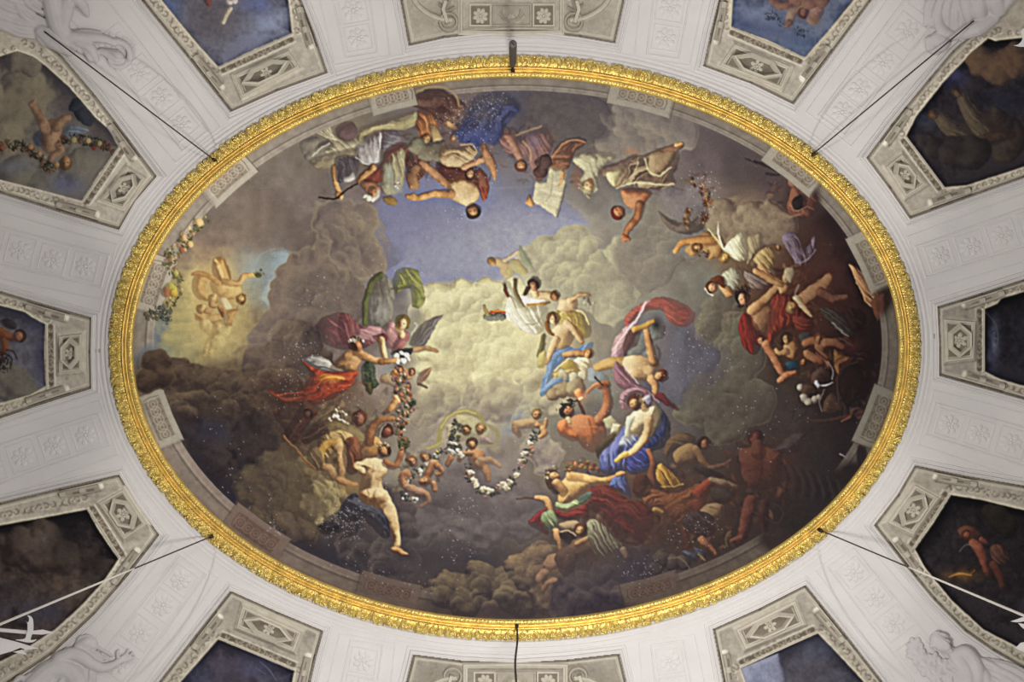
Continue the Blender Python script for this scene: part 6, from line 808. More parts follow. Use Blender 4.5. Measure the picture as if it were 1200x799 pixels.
M_GOLD2 = mat('gilding_leaf', (246, 215, 132), .33, .8, noise=.35, scale=14, bump=.5, bscale=70)
M_ROPE = mat('dark_rope', (74, 62, 54), .8, noise=.3, scale=40)
M_ROPEL = mat('pale_length', (214, 208, 198), .6)
M_IRON = mat('dark_iron', (56, 44, 38), .5, .6)
M_TUBE = mat('grey_tube', (104, 96, 90), .6, .2, noise=.15, scale=30)
M_BLACK = mat('bore_shade_black', (20, 16, 15), .8)
M_TROPHY = mat('white_plaster_trophy', (226, 221, 218), .7)
def paint_mat(name, rough):
    m = bpy.data.materials.new(name); m.use_nodes = True; nt = m.node_tree; b = nt.nodes['Principled BSDF']
    a = nt.nodes.new('ShaderNodeVertexColor'); a.layer_name = 'paint'; b.inputs['Roughness'].default_value = rough; b.inputs['Specular IOR Level'].default_value = .12
    tc = nt.nodes.new('ShaderNodeTexCoord'); n = nt.nodes.new('ShaderNodeTexNoise'); n.inputs['Scale'].default_value = 55; n.inputs['Detail'].default_value = 4; nt.links.new(tc.outputs['Object'], n.inputs['Vector'])
    mx = nt.nodes.new('ShaderNodeMix'); mx.data_type = 'RGBA'; mx.blend_type = 'OVERLAY'; mx.inputs['Factor'].default_value = .16
    nt.links.new(a.outputs['Color'], mx.inputs['A']); nt.links.new(n.outputs['Color'], mx.inputs['B'])
    bw = nt.nodes.new('ShaderNodeRGBToBW'); nt.links.new(n.outputs['Color'], bw.inputs['Color']); nt.links.new(bw.outputs['Val'], mx.inputs['B'])
    nt.links.new(mx.outputs['Result'], b.inputs['Base Color']); return m
M_PAINT = paint_mat('oil_paint', .6); M_FRESCO = paint_mat('vault_paint', .75)

# ------------------------------------------------------------------ object helpers
def adopt(o, par):
    COL.objects.link(o)
    if par is not None:
        o.parent = par
        if par.type == 'EMPTY': o.matrix_parent_inverse = Matrix.Translation(-Vector(par.location))
    return o
def mesh(name, V, Fc, m, par=None, smooth=False):
    me = bpy.data.meshes.new(name); me.from_pydata([tuple(map(float, v)) for v in V], [], [tuple(map(int, f)) for f in Fc]); me.materials.append(m)
    if smooth: me.polygons.foreach_set('use_smooth', [True] * len(me.polygons))
    me.update(); return adopt(bpy.data.objects.new(name, me), par)
def tag(o, label=None, cat=None, group=None, kind=None):
    for k, v in (('label', label), ('category', cat), ('group', group), ('kind', kind)):
        if v: o[k] = v
    return o
def empty(name, loc, label, cat, group=None):
    o = bpy.data.objects.new(name, None); o.empty_display_size = .1; o.location = tuple(map(float, loc)); COL.objects.link(o); return tag(o, label, cat, group)
def srgb2lin(c):
    c = c / 255.; return np.where(c <= .04045, c / 12.92, ((c + .055) / 1.055) ** 2.4)
def painted(paint, cellmask, posfn, par, m, names, base):
    # cut the painted grid into one mesh per painted figure; colours are stored per vertex
    ids = paint.ids[:-1, :-1]; W = paint.W
    J, I = np.nonzero(cellmask); v00 = J * W + I; quads = np.stack([v00, v00 + 1, v00 + W + 1, v00 + W], 1); fid = ids[J, I]
    used = np.unique(quads); pos = np.zeros((paint.H * W, 3), np.float32); pos[used] = posfn(paint.X.ravel()[used], paint.Y.ravel()[used])
    lin = srgb2lin(paint.img.reshape(-1, 3)); out = {}
    for k in np.unique(fid):
        q = quads[fid == k]; u, inv = np.unique(q, return_inverse=True); inv = inv.reshape(q.shape)
        nm, lb = base if k == 0 else names[k]
        if k and len(q) < 12: nm, lb = nm, None
        me = bpy.data.meshes.new(nm); me.vertices.add(len(u)); me.vertices.foreach_set('co', pos[u].ravel())
        me.loops.add(q.size); me.loops.foreach_set('vertex_index', inv.ravel().astype(np.int32))
        me.polygons.add(len(q)); me.polygons.foreach_set('loop_start', np.arange(0, q.size, 4, dtype=np.int32)); me.polygons.foreach_set('loop_total', np.full(len(q), 4, np.int32))
        me.update(calc_edges=True); me.materials.append(m)
        at = me.color_attributes.new('paint', 'FLOAT_COLOR', 'POINT'); c = np.ones((len(u), 4), np.float32); c[:, :3] = lin[u]; at.data.foreach_set('color', c.ravel())
        o = adopt(bpy.data.objects.new(nm, me), par); out[int(k)] = o
        if lb: o['label'] = lb
    return out
def resample(P, step, closed=False):
    P = [np.array(p, float) for p in P]; Q = P + [P[0]] if closed else P; out = []
    for a, b in zip(Q[:-1], Q[1:]):
        n = max(1, int(round(np.linalg.norm(b - a) / step))); out += [a + (b - a) * k / n for k in range(n)]
    if not closed: out.append(Q[-1])
    return np.array(out)
def ribbon(P, w, h, closed=False, step=9., base=0., prof=((-.5, 0), (-.3, 1), (.3, 1), (.5, 0))):
    # raised moulding that follows a line on the vault; w in plan units, h in metres
    P = resample(P, step, closed); n = len(P); T = np.zeros_like(P)
    for i in range(n):
        a = P[i - 1] if (closed or i > 0) else P[i]; b = P[(i + 1) % n] if (closed or i < n - 1) else P[i]
        u = P[i] - a; v = b - P[i]; u = u / (np.linalg.norm(u) + 1e-9); v = v / (np.linalg.norm(v) + 1e-9); t = u + v; t /= np.linalg.norm(t) + 1e-9
        c = max(.5, math.sqrt(max((1 + u @ v) / 2, 0)) if (np.any(u) and np.any(v)) else 1); T[i] = np.array([-t[1], t[0]]) / c
    V = []; 
    for o, q in prof: V.append(surf(P[:, 0] + T[:, 0] * o * w, P[:, 1] + T[:, 1] * o * w, np.full(n, base + q * h))[0])
    k = len(prof); V = np.stack(V, 1).reshape(-1, 3); Fc = []
    for i in range(n if closed else n - 1):
        j = (i + 1) % n
        for c in range(k - 1): Fc.append((i * k + c, i * k + c + 1, j * k + c + 1, j * k + c))
    if not closed: Fc += [tuple(range(k)), tuple(range((n - 1) * k, n * k))[::-1]]
    return V, Fc
def joinm(parts):
    V = []; Fc = []
    for v, f in parts: o = len(V); V += [tuple(p) for p in v]; Fc += [tuple(o + i for i in q) for q in f]
    return V, Fc
def plate(P, lo, hi, inset_=0.):
    # low slab on the vault with a sloping edge
    Q = inset(P, inset_) if inset_ else P; n = len(P); A = surf(np.array([p[0] for p in P]), np.array([p[1] for p in P]), np.full(n, lo))[0]; B = surf(np.array([p[0] for p in Q]), np.array([p[1] for p in Q]), np.full(n, hi))[0]
    return list(A) + list(B), [(i, (i + 1) % n, n + (i + 1) % n, n + i) for i in range(n)] + [tuple(range(n, 2 * n))]
def frame_at(px, py):
    P, n = surf(np.array([px, px + 2.]), np.array([py, py]), np.zeros(2)); z = Vector(n[0]); x = Vector(P[1] - P[0]); x = (x - z * x.dot(z)).normalized(); y = z.cross(x); return Vector(P[0]), x, y, z, float(np.linalg.norm(P[1] - P[0]) / 2)
def place(me, name, px, py, r, ang, par, lift=0.):
    p, x, y, z, u = frame_at(px, py); c, s = math.cos(ang), math.sin(ang); X = x * c + y * s; Y = -x * s + y * c; k = r * u
    M = Matrix((X * k, Y * k, z * k)).transposed().to_4x4(); M.translation = p + z * lift
    o = bpy.data.objects.new(name, me); COL.objects.link(o); o.parent = par
    o.matrix_basis = (Matrix.Translation(-Vector(par.location)) @ M) if par.type == 'EMPTY' else M
    return o
def dome(cx, cy, rx, ry, h, ang=0., seg=10, rings=3, z0=0.):
    V = []; Fc = []; ca, sa = math.cos(ang), math.sin(ang)
    for k in range(rings):
        t = k / rings * math.pi / 2
        for i in range(seg):
            a = i / seg * 2 * math.pi; x, y = math.cos(a) * math.cos(t) * rx, math.sin(a) * math.cos(t) * ry; V.append((cx + x * ca - y * sa, cy + x * sa + y * ca, z0 + math.sin(t) * h))
    V.append((cx, cy, z0 + h))
    for k in range(rings - 1):
        for i in range(seg): Fc.append((k * seg + i, k * seg + (i + 1) % seg, (k + 1) * seg + (i + 1) % seg, (k + 1) * seg + i))
    for i in range(seg): Fc.append(((rings - 1) * seg + i, (rings - 1) * seg + (i + 1) % seg, rings * seg))
    return V, Fc
def rosette_mesh(name, m, pet=6, inner=True, hgt=.22):
    parts = []
    for k in range(pet):
        a = k * 2 * math.pi / pet; parts.append(dome(math.cos(a) * .62, math.sin(a) * .62, .36, .27, hgt, a))
        if inner: parts.append(dome(math.cos(a + .5) * .34, math.sin(a + .5) * .34, .2, .15, hgt * 1.3, a + .5, 8))
    parts.append(dome(0, 0, .2, .2, hgt * 1.7)); V, Fc = joinm(parts); me = bpy.data.meshes.new(name); me.from_pydata(V, [], Fc); me.materials.append(m); me.polygons.foreach_set('use_smooth', [True] * len(me.polygons)); return me
def tube(P, R, seg=10, cap=True):
    P = [Vector(p) for p in P]; V = []; Fc = []; n = len(P); up = None
    for i in range(n):
        t = (P[min(i + 1, n - 1)] - P[max(i - 1, 0)]).normalized()
        if up is None: up = t.orthogonal().normalized()
        up = (up - t * up.dot(t)).normalized(); w = t.cross(up); r = R[i] if hasattr(R, '__len__') else R
        for k in range(seg): a = k / seg * 2 * math.pi; V.append(P[i] + (up * math.cos(a) + w * math.sin(a)) * r)
    for i in range(n - 1):
        for k in range(seg): Fc.append((i * seg + k, i * seg + (k + 1) % seg, (i + 1) * seg + (k + 1) % seg, (i + 1) * seg + k))
    if cap: Fc += [tuple(range(seg))[::-1], tuple(range((n - 1) * seg, n * seg))]
    return V, Fc
def capsule(P, R, seg=12):
    # tube with rounded ends through the given points
    P = [Vector(p) for p in P]; a = (P[0] - P[1]).normalized() if len(P) > 1 else Vector((1, 0, 0)); b = (P[-1] - P[-2]).normalized() if len(P) > 1 else -a; Q = []; r = []
    for t in (80, 55, 28): Q.append(P[0] + a * R[0] * math.sin(math.radians(t))); r.append(R[0] * math.cos(math.radians(t)))
    Q += P; r += list(R)
    for t in (28, 55, 80): Q.append(P[-1] + b * R[-1] * math.sin(math.radians(t))); r.append(R[-1] * math.cos(math.radians(t)))
    return tube(Q, r, seg)
def cr(P, n=5):
    P = np.asarray(P, float); out = []
    if len(P) < 3: return P
    for i in range(len(P) - 1):
        p0, p1, p2, p3 = P[max(i - 1, 0)], P[i], P[i + 1], P[min(i + 2, len(P) - 1)]
        for k in range(n): t = k / n; out.append(.5 * (2 * p1 + (p2 - p0) * t + (2 * p0 - 5 * p1 + 4 * p2 - p3) * t * t + (3 * p1 - p0 - 3 * p2 + p3) * t ** 3))
    out.append(P[-1]); return np.array(out)

# ------------------------------------------------------------------ the ceiling (flat margin, cove) with its mouldings and rosettes
def ell(th, d): 
    x, y = EA * np.cos(th), EB * np.sin(th); nx, ny = np.cos(th) / EA, np.sin(th) / EB; n = np.hypot(nx, ny); return ECX + x + nx / n * d, ECY + y + ny / n * d
TH = np.linspace(0, 2 * math.pi, 241)[:-1]; DS = [-.45, -.1, D0] + list(D0 + CW_ * np.sin(np.linspace(0.06, 1.36, 26)))
V = []; Fc = []
for d in DS:
    x, y = ell(TH, d); z = np.full(x.shape, CEIL_Z) - float(h_of(np.array([d]))[0]); V += list(np.stack([x, y, z], 1))
nT = len(TH)
for k in range(len(DS) - 1):
    for i in range(nT): j = (i + 1) % nT; Fc.append((k * nT + i, (k + 1) * nT + i, (k + 1) * nT + j, k * nT + j))
ceiling = tag(mesh('ceiling', V, Fc, M_WHITE, None, True), kind='structure')
def ring(name, d, w, h, m=M_RELIEF):
    V = []; Fc = []; prof = ((-.5, -.002), (-.28, h), (.28, h), (.5, -.002))
    for o, q in prof:
        dd = d + o * w; x, y = ell(TH, dd); u = max(0, min(.97, (dd - D0) / CW_)); g = CV / CW_ * u / math.sqrt(1 - u * u); nx, ny = np.cos(TH) / EA, np.sin(TH) / EB; n = np.hypot(nx, ny); z = CEIL_Z - float(h_of(np.array([dd]))[0]); s = math.hypot(g, 1)
        V += list(np.stack([x - nx / n * g / s * q, y - ny / n * g / s * q, np.full(x.shape, z - q / s)], 1))
    for k in range(3):
        for i in range(nT): j = (i + 1) % nT; Fc.append((k * nT + i, (k + 1) * nT + i, (k + 1) * nT + j, k * nT + j))
    return mesh(name, V, Fc, m, ceiling)
ring('ring_moulding', .05, .05, .022); ring('ring_moulding', .115, .03, .014); ring('ring_moulding', .165, .022, .008)
RIBS = [[(420, 45), (414, 12), (409, -18)], [(213, 147), (190, 115), (164, 86), (136, 50)], [(780, 45), (785, 10), (790, -20)], [(987, 131), (1007, 105), (1034, 74), (1062, 37), (1088, 0)], [(1101, 300), (1137, 289), (1174, 276), (1212, 263)], [(1112, 497), (1147, 508), (1185, 519), (1222, 530)],
        [(1000, 670), (1024, 699), (1047, 730), (1074, 765)], [(785, 774), (790, 808)], [(426, 774), (420, 808)], [(212, 679), (191, 709), (165, 741), (140, 776)], [(100, 510), (64, 522), (27, 535), (-12, 548)], [(100, 312), (62, 304), (24, 294), (-14, 284)]]
ME_ROS = rosette_mesh('rosette', M_RELIEF, 8, True, .075)
rng = random.Random(4)
for R in RIBS:
    R = [np.array(p, float) for p in R]; u = R[-1] - R[0]; u /= np.linalg.norm(u); n = np.array([-u[1], u[0]]); st_ = np.linalg.norm(R[1] - R[0])
    a = R[0] - u * st_ * .62; e = R[-1] + u * 70
    for k, p in enumerate(R):
        r = 13.0 + k * .8; place(ME_ROS, 'rosette', p[0], p[1], r, math.atan2(u[1], u[0]) + rng.random(), ceiling, .002)
        q = [p + u * x * (r + 1.5) + n * y * (r + 2) for x, y in ((-1, -1), (1, -1), (1, 1), (-1, 1))]; mesh('rosette_frame', *ribbon(q, 2.2, .007, True), M_RELIEF, ceiling)
    for w, x, hh in ((19, 2.4, .011), (33, 1.8, .007)):
        L = [a - u * (w - 19) * .4 - n * w, e - n * w * 1.25]; Rr = [a - u * (w - 19) * .4 + n * w, e + n * w * 1.25]; mesh('rib_moulding', *ribbon([L[1], L[0], Rr[0], Rr[1]], x, hh, False, 12), M_RELIEF, ceiling)

# ------------------------------------------------------------------ the oval ceiling painting
PA = paint_ceiling(1.2)
painting = empty('ceiling_painting', (0.045, 0.085, CEIL_Z - .03), 'large oval painting of figures on clouds inside the gilt frame', 'painting')
k0 = (CEIL_Z - .03 - CAM_Z) / FOC
inside = ((PA.X - 604.5) / 455.) ** 2 + ((PA.Y - 408.) / 323.) ** 2 < 1; cells = inside[:-1, :-1] & inside[1:, 1:] & inside[:-1, 1:] & inside[1:, :-1]
painted(PA, cells, lambda x, y: np.stack([(x - 600) * k0, (y - 399.5) * k0, np.full(x.shape, CEIL_Z - .03)], 1), painting, M_PAINT, PA.labels, ('painted_sky', None))

# ------------------------------------------------------------------ the gilt frame
gilt = empty('gilt_frame', (ECX, ECY, CEIL_Z), 'oval gilded frame with a border of acanthus leaves', 'frame')
def frame_pt(th, t, hgt):
    # t = 0 at the outer edge, 1 at the inner edge
    a = EA + (4.47 - EA) * t; b = EB + (3.16 - EB) * t; cx = ECX + (.045 - ECX) * t; cy = ECY + (.085 - ECY) * t
    return np.stack([cx + a * np.cos(th), cy + b * np.sin(th), np.full(np.shape(th), CEIL_Z - hgt)], -1)
TG = np.linspace(0, 2 * math.pi, 361)[:-1]
def sweep(name, prof, m, smooth=True):
    V = []; Fc = []; n = len(TG)
    for t, h in prof: V += list(frame_pt(TG, t, h))
    for k in range(len(prof) - 1):
        for i in range(n): j = (i + 1) % n; Fc.append((k * n + i, k * n + j, (k + 1) * n + j, (k + 1) * n + i))
    return mesh(name, V, Fc, m, gilt, smooth)
sweep('leaf_band', [(0.02, -.01), (.03, .03), (.2, .05), (.4, .055), (.5, .035), (.52, .02)], M_GOLD)
sweep('round_moulding', [(.52, .015), (.53, .05), (.57, .068), (.61, .055), (.62, .03), (.66, .028), (.67, .05), (.71, .062), (.75, .05), (.76, .02)], M_GOLD)
sweep('inner_band', [(.755, .015), (.77, .055), (.85, .066), (.93, .060), (.97, .05), (1.0, .03), (1.02, -.01)], M_GOLD)
def leaf_mesh(seed):
    r = random.Random(seed); hw = [.16, .30, .22, .42, .26, .50, .30, .38, .10]; V = []; Fc = []
    for i, w in enumerate(hw):
        u = i / (len(hw) - 1); w *= r.uniform(.9, 1.1); arch = math.sin(min(u * 1.15, 1) * math.pi) * .34 + .10 + (.22 if u > .8 else 0)
        for q in (-1, -.5, 0, .5, 1): V.append((u - .35 + (.10 if abs(q) == 1 and i % 2 else 0), q * w, arch * (1 - .55 * q * q) + (.12 if abs(q) == .5 else 0) * r.uniform(.6, 1.2)))
    for i in range(len(hw) - 1):
        for q in range(4): Fc.append((i * 5 + q, i * 5 + q + 1, (i + 1) * 5 + q + 1, (i + 1) * 5 + q))
    me = bpy.data.meshes.new('acanthus_leaf'); me.from_pydata(V, [], Fc); me.materials.append(M_GOLD2); return me
LM = [leaf_mesh(s) for s in range(4)]
NL = 290; arc = np.cumsum(np.hypot(*np.diff(np.stack([EA * np.cos(np.linspace(0, 2 * math.pi, 4001)), EB * np.sin(np.linspace(0, 2 * math.pi, 4001))]), axis=1)))
for i in range(NL):
    th = np.interp((i + .5) / NL * arc[-1], np.concatenate([[0], arc]), np.linspace(0, 2 * math.pi, 4001)); p = Vector(frame_pt(th, .22 + (i % 2) * .06, .045)); q = Vector(frame_pt(th, -.2, .045))
    x = (q - p).normalized(); z = Vector((0, 0, -1)); y = z.cross(x); a = rng.uniform(-.35, .35) + (.35 if i % 2 else -.3); X = x * math.cos(a) + y * math.sin(a); Y = z.cross(X); s = rng.uniform(.085, .115) * (1 if i % 2 else .9)
    Mx = Matrix((X * s, Y * s * .95, z * s * .55)).transposed().to_4x4(); Mx.translation = p
    o = bpy.data.objects.new('acanthus_leaf', LM[rng.randrange(4)]); COL.objects.link(o); o.parent = gilt; o.matrix_basis = Matrix.Translation(-Vector(gilt.location)) @ Mx
parts = []
for i in range(620):      # small chased leaves along the inner band and beads between the big leaves
    th = i / 620 * 2 * math.pi
    for t, r0, hh in ((.88, .016, .060), (.46, .013, .046)):
        p = frame_pt(th + (.004 if t < .5 else 0), t, hh); c, s = math.cos(th), math.sin(th); V, Fc = dome(0, 0, r0 * (1.6 if t > .5 else 1), r0, r0 * .8, th + .6, 6, 2); parts.append(([(p[0] + v[0], p[1] + v[1], p[2] - v[2]) for v in V], Fc))
rim = []
for i in range(560):      # small curled leaf tips that fringe the outer edge, and curls between the big leaves
    th = (i + .5) / 560 * 2 * math.pi
    for t, r0, hh in ((.0, .030, .012), (.14, .024, .052), (.37, .022, .052)):
        if t and rng.random() < .25: continue
        p = frame_pt(th + rng.uniform(-.004, .004), t + rng.uniform(-.05, .05), hh); V, Fc = dome(0, 0, r0 * rng.uniform(.8, 1.4), r0 * rng.uniform(.45, .7), r0 * 1.1, th + rng.uniform(-.9, .9), 6, 2); rim.append(([(p[0] + v[0], p[1] + v[1], p[2] - v[2]) for v in V], Fc))
tag(mesh('leaf_tips', *joinm(rim), M_GOLD2, gilt), kind='stuff')
tag(mesh('chased_beads', *joinm(parts), M_GOLD2, gilt), kind='stuff')

# ------------------------------------------------------------------ the twelve vault panels
PB = paint_panels(1.0)
ME_R2 = rosette_mesh('rosette', M_STONE_L, 6, True, .18); ME_R3 = rosette_mesh('rosette', M_STONE_L, 8, True, .16)
vis = []
def polymask(P, X, Y):
    ins = np.zeros(X.shape, bool)
    for i in range(len(P)):
        (ax, ay), (bx, by) = P[i], P[(i + 1) % len(P)]
        if ay != by: ins ^= ((ay > Y) != (by > Y)) & (X < (bx - ax) * (Y - ay) / (by - ay) + ax)
    return ins
for P in PANELS:
    O = P['out']; c = np.mean([p for p in O if -5 < p[0] < 1205 and -5 < p[1] < 805], 0)
    root = empty('vault_panel', s3(c[0], c[1], .01), P['label'], 'panel', 'painted panels of the vault')
    inm = polymask(O, PB.X, PB.Y); cm = inm[:-1, :-1] | inm[1:, 1:] | inm[:-1, 1:] | inm[1:, :-1]
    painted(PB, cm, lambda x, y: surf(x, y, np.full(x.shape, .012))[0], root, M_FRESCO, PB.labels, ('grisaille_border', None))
    out2 = inset(O, -3.2)
    mesh('white_moulding', *ribbon(out2, 4.6, .035, True, 10, 0., ((-.5, 0), (-.4, .7), (-.1, 1), (.1, .75), (.3, .9), (.5, 0))), M_RELIEF, root)
    mesh('white_moulding', *ribbon(inset(O, -8.5), 3.0, .014, True, 12), M_RELIEF, root)
    mesh('edge_fillet', *ribbon(inset(O, 3.2), 2.0, .010, True, 12, .012), M_STONE_L, root)
    if 'cof' in P:
        Q = P['cof']; cc = np.mean(Q, 0)
        mesh('coffer_frame', *ribbon(inset(Q, 2.), 4.6, .030, True, 6, .010, ((-.5, 0), (-.35, .9), (.05, 1), (.2, .5), (.5, .35))), M_STONE_L, root)
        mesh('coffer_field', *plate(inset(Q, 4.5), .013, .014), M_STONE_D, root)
        Lq = [np.array(q, float) for q in Q]; e1 = (Lq[1] - Lq[0] + Lq[2] - Lq[3]) / 2; e2 = (Lq[3] - Lq[0] + Lq[2] - Lq[1]) / 2
        if np.linalg.norm(e1) < np.linalg.norm(e2): e1, e2 = e2, e1
        hx = [cc + e1 * x + e2 * y for x, y in ((-.37, 0), (-.17, -.33), (.17, -.33), (.37, 0), (.17, .33), (-.17, .33))]
        mesh('hexagonal_boss', *ribbon(hx, 5.6, .075, True, 6, .010, ((-.5, 0), (-.3, .9), (.05, 1), (.5, .2))), M_STONE_L, root)
        place(ME_R2, 'rosette', cc[0], cc[1], np.linalg.norm(e2) * .31, .4, root, .014)
        for s in (-1, 1):
            b = [cc + e1 * s * .42 + e2 * y for y in (-.34, .34)]; mesh('coffer_fillet', *ribbon(b, 2.4, .012, False, 8, .012), M_STONE, root)
        # carved scroll brackets at both sides of the coffer
        _, _, _, A_, B_, axis, br = base_nodes(P); u_ = (B_ - A_) / np.linalg.norm(B_ - A_)
        mesh('canvas_fillet', *ribbon([A_ + axis * 1.6, B_ + axis * 1.6], 2.2, .014, False, 8, .011), M_STONE_L, root)
        for a_, b_, e_, inw in br:
            mesh('scroll_bracket', *ribbon([a_, (a_ + b_) / 2 + inw * .5, b_], 9., .05, False, 6, .010, ((-.5, 0), (-.36, .8), (-.1, 1), (.1, .6), (.5, .1))), M_STONE, root)
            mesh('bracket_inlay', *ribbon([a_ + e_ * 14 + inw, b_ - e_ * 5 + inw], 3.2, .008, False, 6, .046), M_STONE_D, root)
            for t, w in ((.05, 9.5), (.6, 9)):
                m_ = a_ + (b_ - a_) * t; mesh('scroll_leaf', *ribbon([m_ - e_ * 3.5, m_ + e_ * 3.5], w, .08, False, 3, .010, ((-.5, 0), (-.25, .8), (0, 1), (.25, .8), (.5, 0))), M_STONE_L, root)
    else:
        top = P['k'] == 'top'; cx = 599 if top else 604; sg = -1 if top else 1; y0 = 39 if top else 779
        Y = lambda v: y0 + sg * v                  # v grows away from the frame
        mesh('coffer_frame', *ribbon([(cx - 59, Y(0)), (cx, Y(-1)), (cx + 59, Y(0)), (cx + 59, Y(70)), (cx - 59, Y(70))], 6., .04, True, 8, .010, ((-.5, 0), (-.3, .9), (0, 1), (.2, .55), (.5, .4))), M_STONE_L, root)
        mesh('coffer_fillet', *ribbon([(cx - 50, Y(6)), (cx + 50, Y(6))], 1.8, .016, False, 10, .012), M_STONE, root)
        for bx, w in ((-36, 12), (0, 23), (38, 12)):
            q = [(cx + bx - w, Y(8)), (cx + bx + w, Y(8)), (cx + bx + w, Y(33)), (cx + bx - w, Y(33))]
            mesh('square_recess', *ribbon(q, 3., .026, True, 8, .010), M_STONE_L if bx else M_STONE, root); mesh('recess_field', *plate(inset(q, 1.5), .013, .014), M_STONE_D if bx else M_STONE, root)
            if bx: place(ME_R3, 'rosette', cx + bx, Y(20), 9.5, .3, root, .014)
            else:
                for s_ in (-1, 1): mesh('acanthus_spray', *joinm([ribbon(cr([(cx, Y(14)), (cx + s_ * 8, Y(13 + k * 2)), (cx + s_ * (15 - k * 2), Y(20 + k * 3))]), 3.6, .04, False, 4, .012, ((-.5, 0), (0, 1), (.5, 0))) for k in range(3)]), M_STONE_L, root)
                place(ME_R3, 'rosette', cx, Y(17), 5, .3, root, .02)
        for s_ in (-1, 1):                         # swag, knot and ring at both sides of the coffer
            a_ = cr([(cx + s_ * 68, Y(14)), (cx + s_ * 84, Y(16)), (cx + s_ * 100, Y(24)), (cx + s_ * 112, Y(36)), (cx + s_ * 118, Y(52))])
            mesh('swag', *ribbon(a_, 7, .06, False, 4, .010, ((-.5, 0), (-.3, .8), (0, 1), (.3, .8), (.5, 0))), M_STONE_L, root)
            rg = [(cx + s_ * 73 + math.cos(t) * 10, Y(12) + math.sin(t) * 10) for t in np.linspace(0, 2 * math.pi, 17)[:-1]]; mesh('wreath_ring', *ribbon(rg, 5, .05, True, 4, .010, ((-.5, 0), (-.2, 1), (.2, 1), (.5, 0))), M_STONE, root)
            mesh('ribbon_knot', *ribbon([(cx + s_ * 76, Y(36)), (cx + s_ * 79, Y(26)), (cx + s_ * 74, Y(10))], 6, .085, False, 4, .010), M_STONE_L, root)
            for q in ((66, 30), (72, 40), (84, 34)): mesh('knot_leaf', *ribbon([(cx + s_ * 76, Y(24)), (cx + s_ * q[0], Y(q[1]))], 5, .05, False, 4, .010, ((-.5, 0), (0, 1), (.5, 0))), M_STONE, root)

# ------------------------------------------------------------------ stucco sculptures in the four corners
def sculpt(name, label, parts, vox=.009):
    # each part: points (plan x, plan y, lift in cm), radii in cm; melted into one continuous surface
    acc = []
    for pts, rad in parts:
        P = [s3(x, y, l / 100.) for x, y, l in pts]; R = [r / 100. for r in rad]
        if len(P) > 2: t = np.linspace(0, len(P) - 1, (len(P) - 1) * 5 + 1); R = list(np.interp(t, np.arange(len(R)), R)); P = cr(P)
        acc.append(capsule(P, R))
    V, Fc = joinm(acc); c = np.mean(np.array(V), 0); o = mesh(name, V, Fc, M_STAT, None, True)
    md = o.modifiers.new('melt', 'REMESH'); md.mode = 'VOXEL'; md.voxel_size = vox; md.use_smooth_shade = True
    sm = o.modifiers.new('smooth', 'SMOOTH'); sm.iterations = 1; sm.factor = .5
    return tag(o, label, 'sculpture', 'stucco sculptures in the corners of the cove')
def folds(a, b, n, w, r, bend=6):
    out = []
    for k in range(n):
        t = k / max(n - 1, 1); d = (t - .5) * w; nx, ny = -(b[1] - a[1]), b[0] - a[0]; L = math.hypot(nx, ny); nx, ny = nx / L, ny / L; m = ((a[0] + b[0]) / 2 + nx * (d * 1.15 + bend), (a[1] + b[1]) / 2 + ny * (d * 1.15 + bend))
        out.append(([(a[0] + nx * d * .7, a[1] + ny * d * .7, 3), (m[0], m[1], 5 + 2 * (k % 2)), (b[0] + nx * d * 1.3, b[1] + ny * d * 1.3, 3)], (r * .7, r, r * .6)))
    return out
spiral = [(138 + math.cos(t) * (15 - t * 1.9), 66 + math.sin(t) * (15 - t * 1.9), 3) for t in np.linspace(-1.6, 5.6, 16)]
sculpt('winged_sculpture', 'white stucco winged figure ending in a scroll in the top left corner of the cove', folds((-25, -12), (40, 20), 8, 34, 3.2) + folds((-10, 12), (52, 34), 5, 16, 2.8) + folds((20, -20), (60, 14), 6, 30, 3.0) + [
    ([(58, -14, 5), (63, 12, 6), (68, 30, 6), (76, 44, 5)], (9, 9, 8.5, 6.5)), ([(80, -6, 5), (76, 14, 6), (73, 28, 6), (80, 46, 5)], (7, 7.5, 7, 5.5)), ([(78, 42, 5), (94, 43, 6), (112, 43, 5), (126, 46, 4), (134, 50, 3)], (6.5, 6, 5, 4.2, 3.6)), (spiral, [3.8 - .13 * k for k in range(16)]), ([(84, 38, 4), (100, 36, 4), (118, 38, 3)], (2, 2.2, 1.6)),
    ([(92, 49, 4), (104, 53, 5), (110, 62, 4), (113, 70, 3)], (5, 6, 5, 3)), ([(98, 56, 3), (104, 64, 4), (106, 71, 3)], (3, 3.4, 2.4)), ([(88, 52, 3), (94, 60, 3)], (3, 2.4)), ([(50, 37, 4), (62, 46, 5), (80, 58, 4)], (8, 9.5, 6.5)), ([(46, 33, 4), (47, 44, 5), (52, 50, 4)], (3.6, 4, 3.2)), ([(54, 34, 8), (68, 44, 9), (82, 55, 7)], (1.8, 2, 1.6)), ([(84, -8, 5), (96, 4, 5), (102, 16, 3)], (8, 6, 3)), ([(120, 60, 2), (138, 66, 3)], (4, 7))])
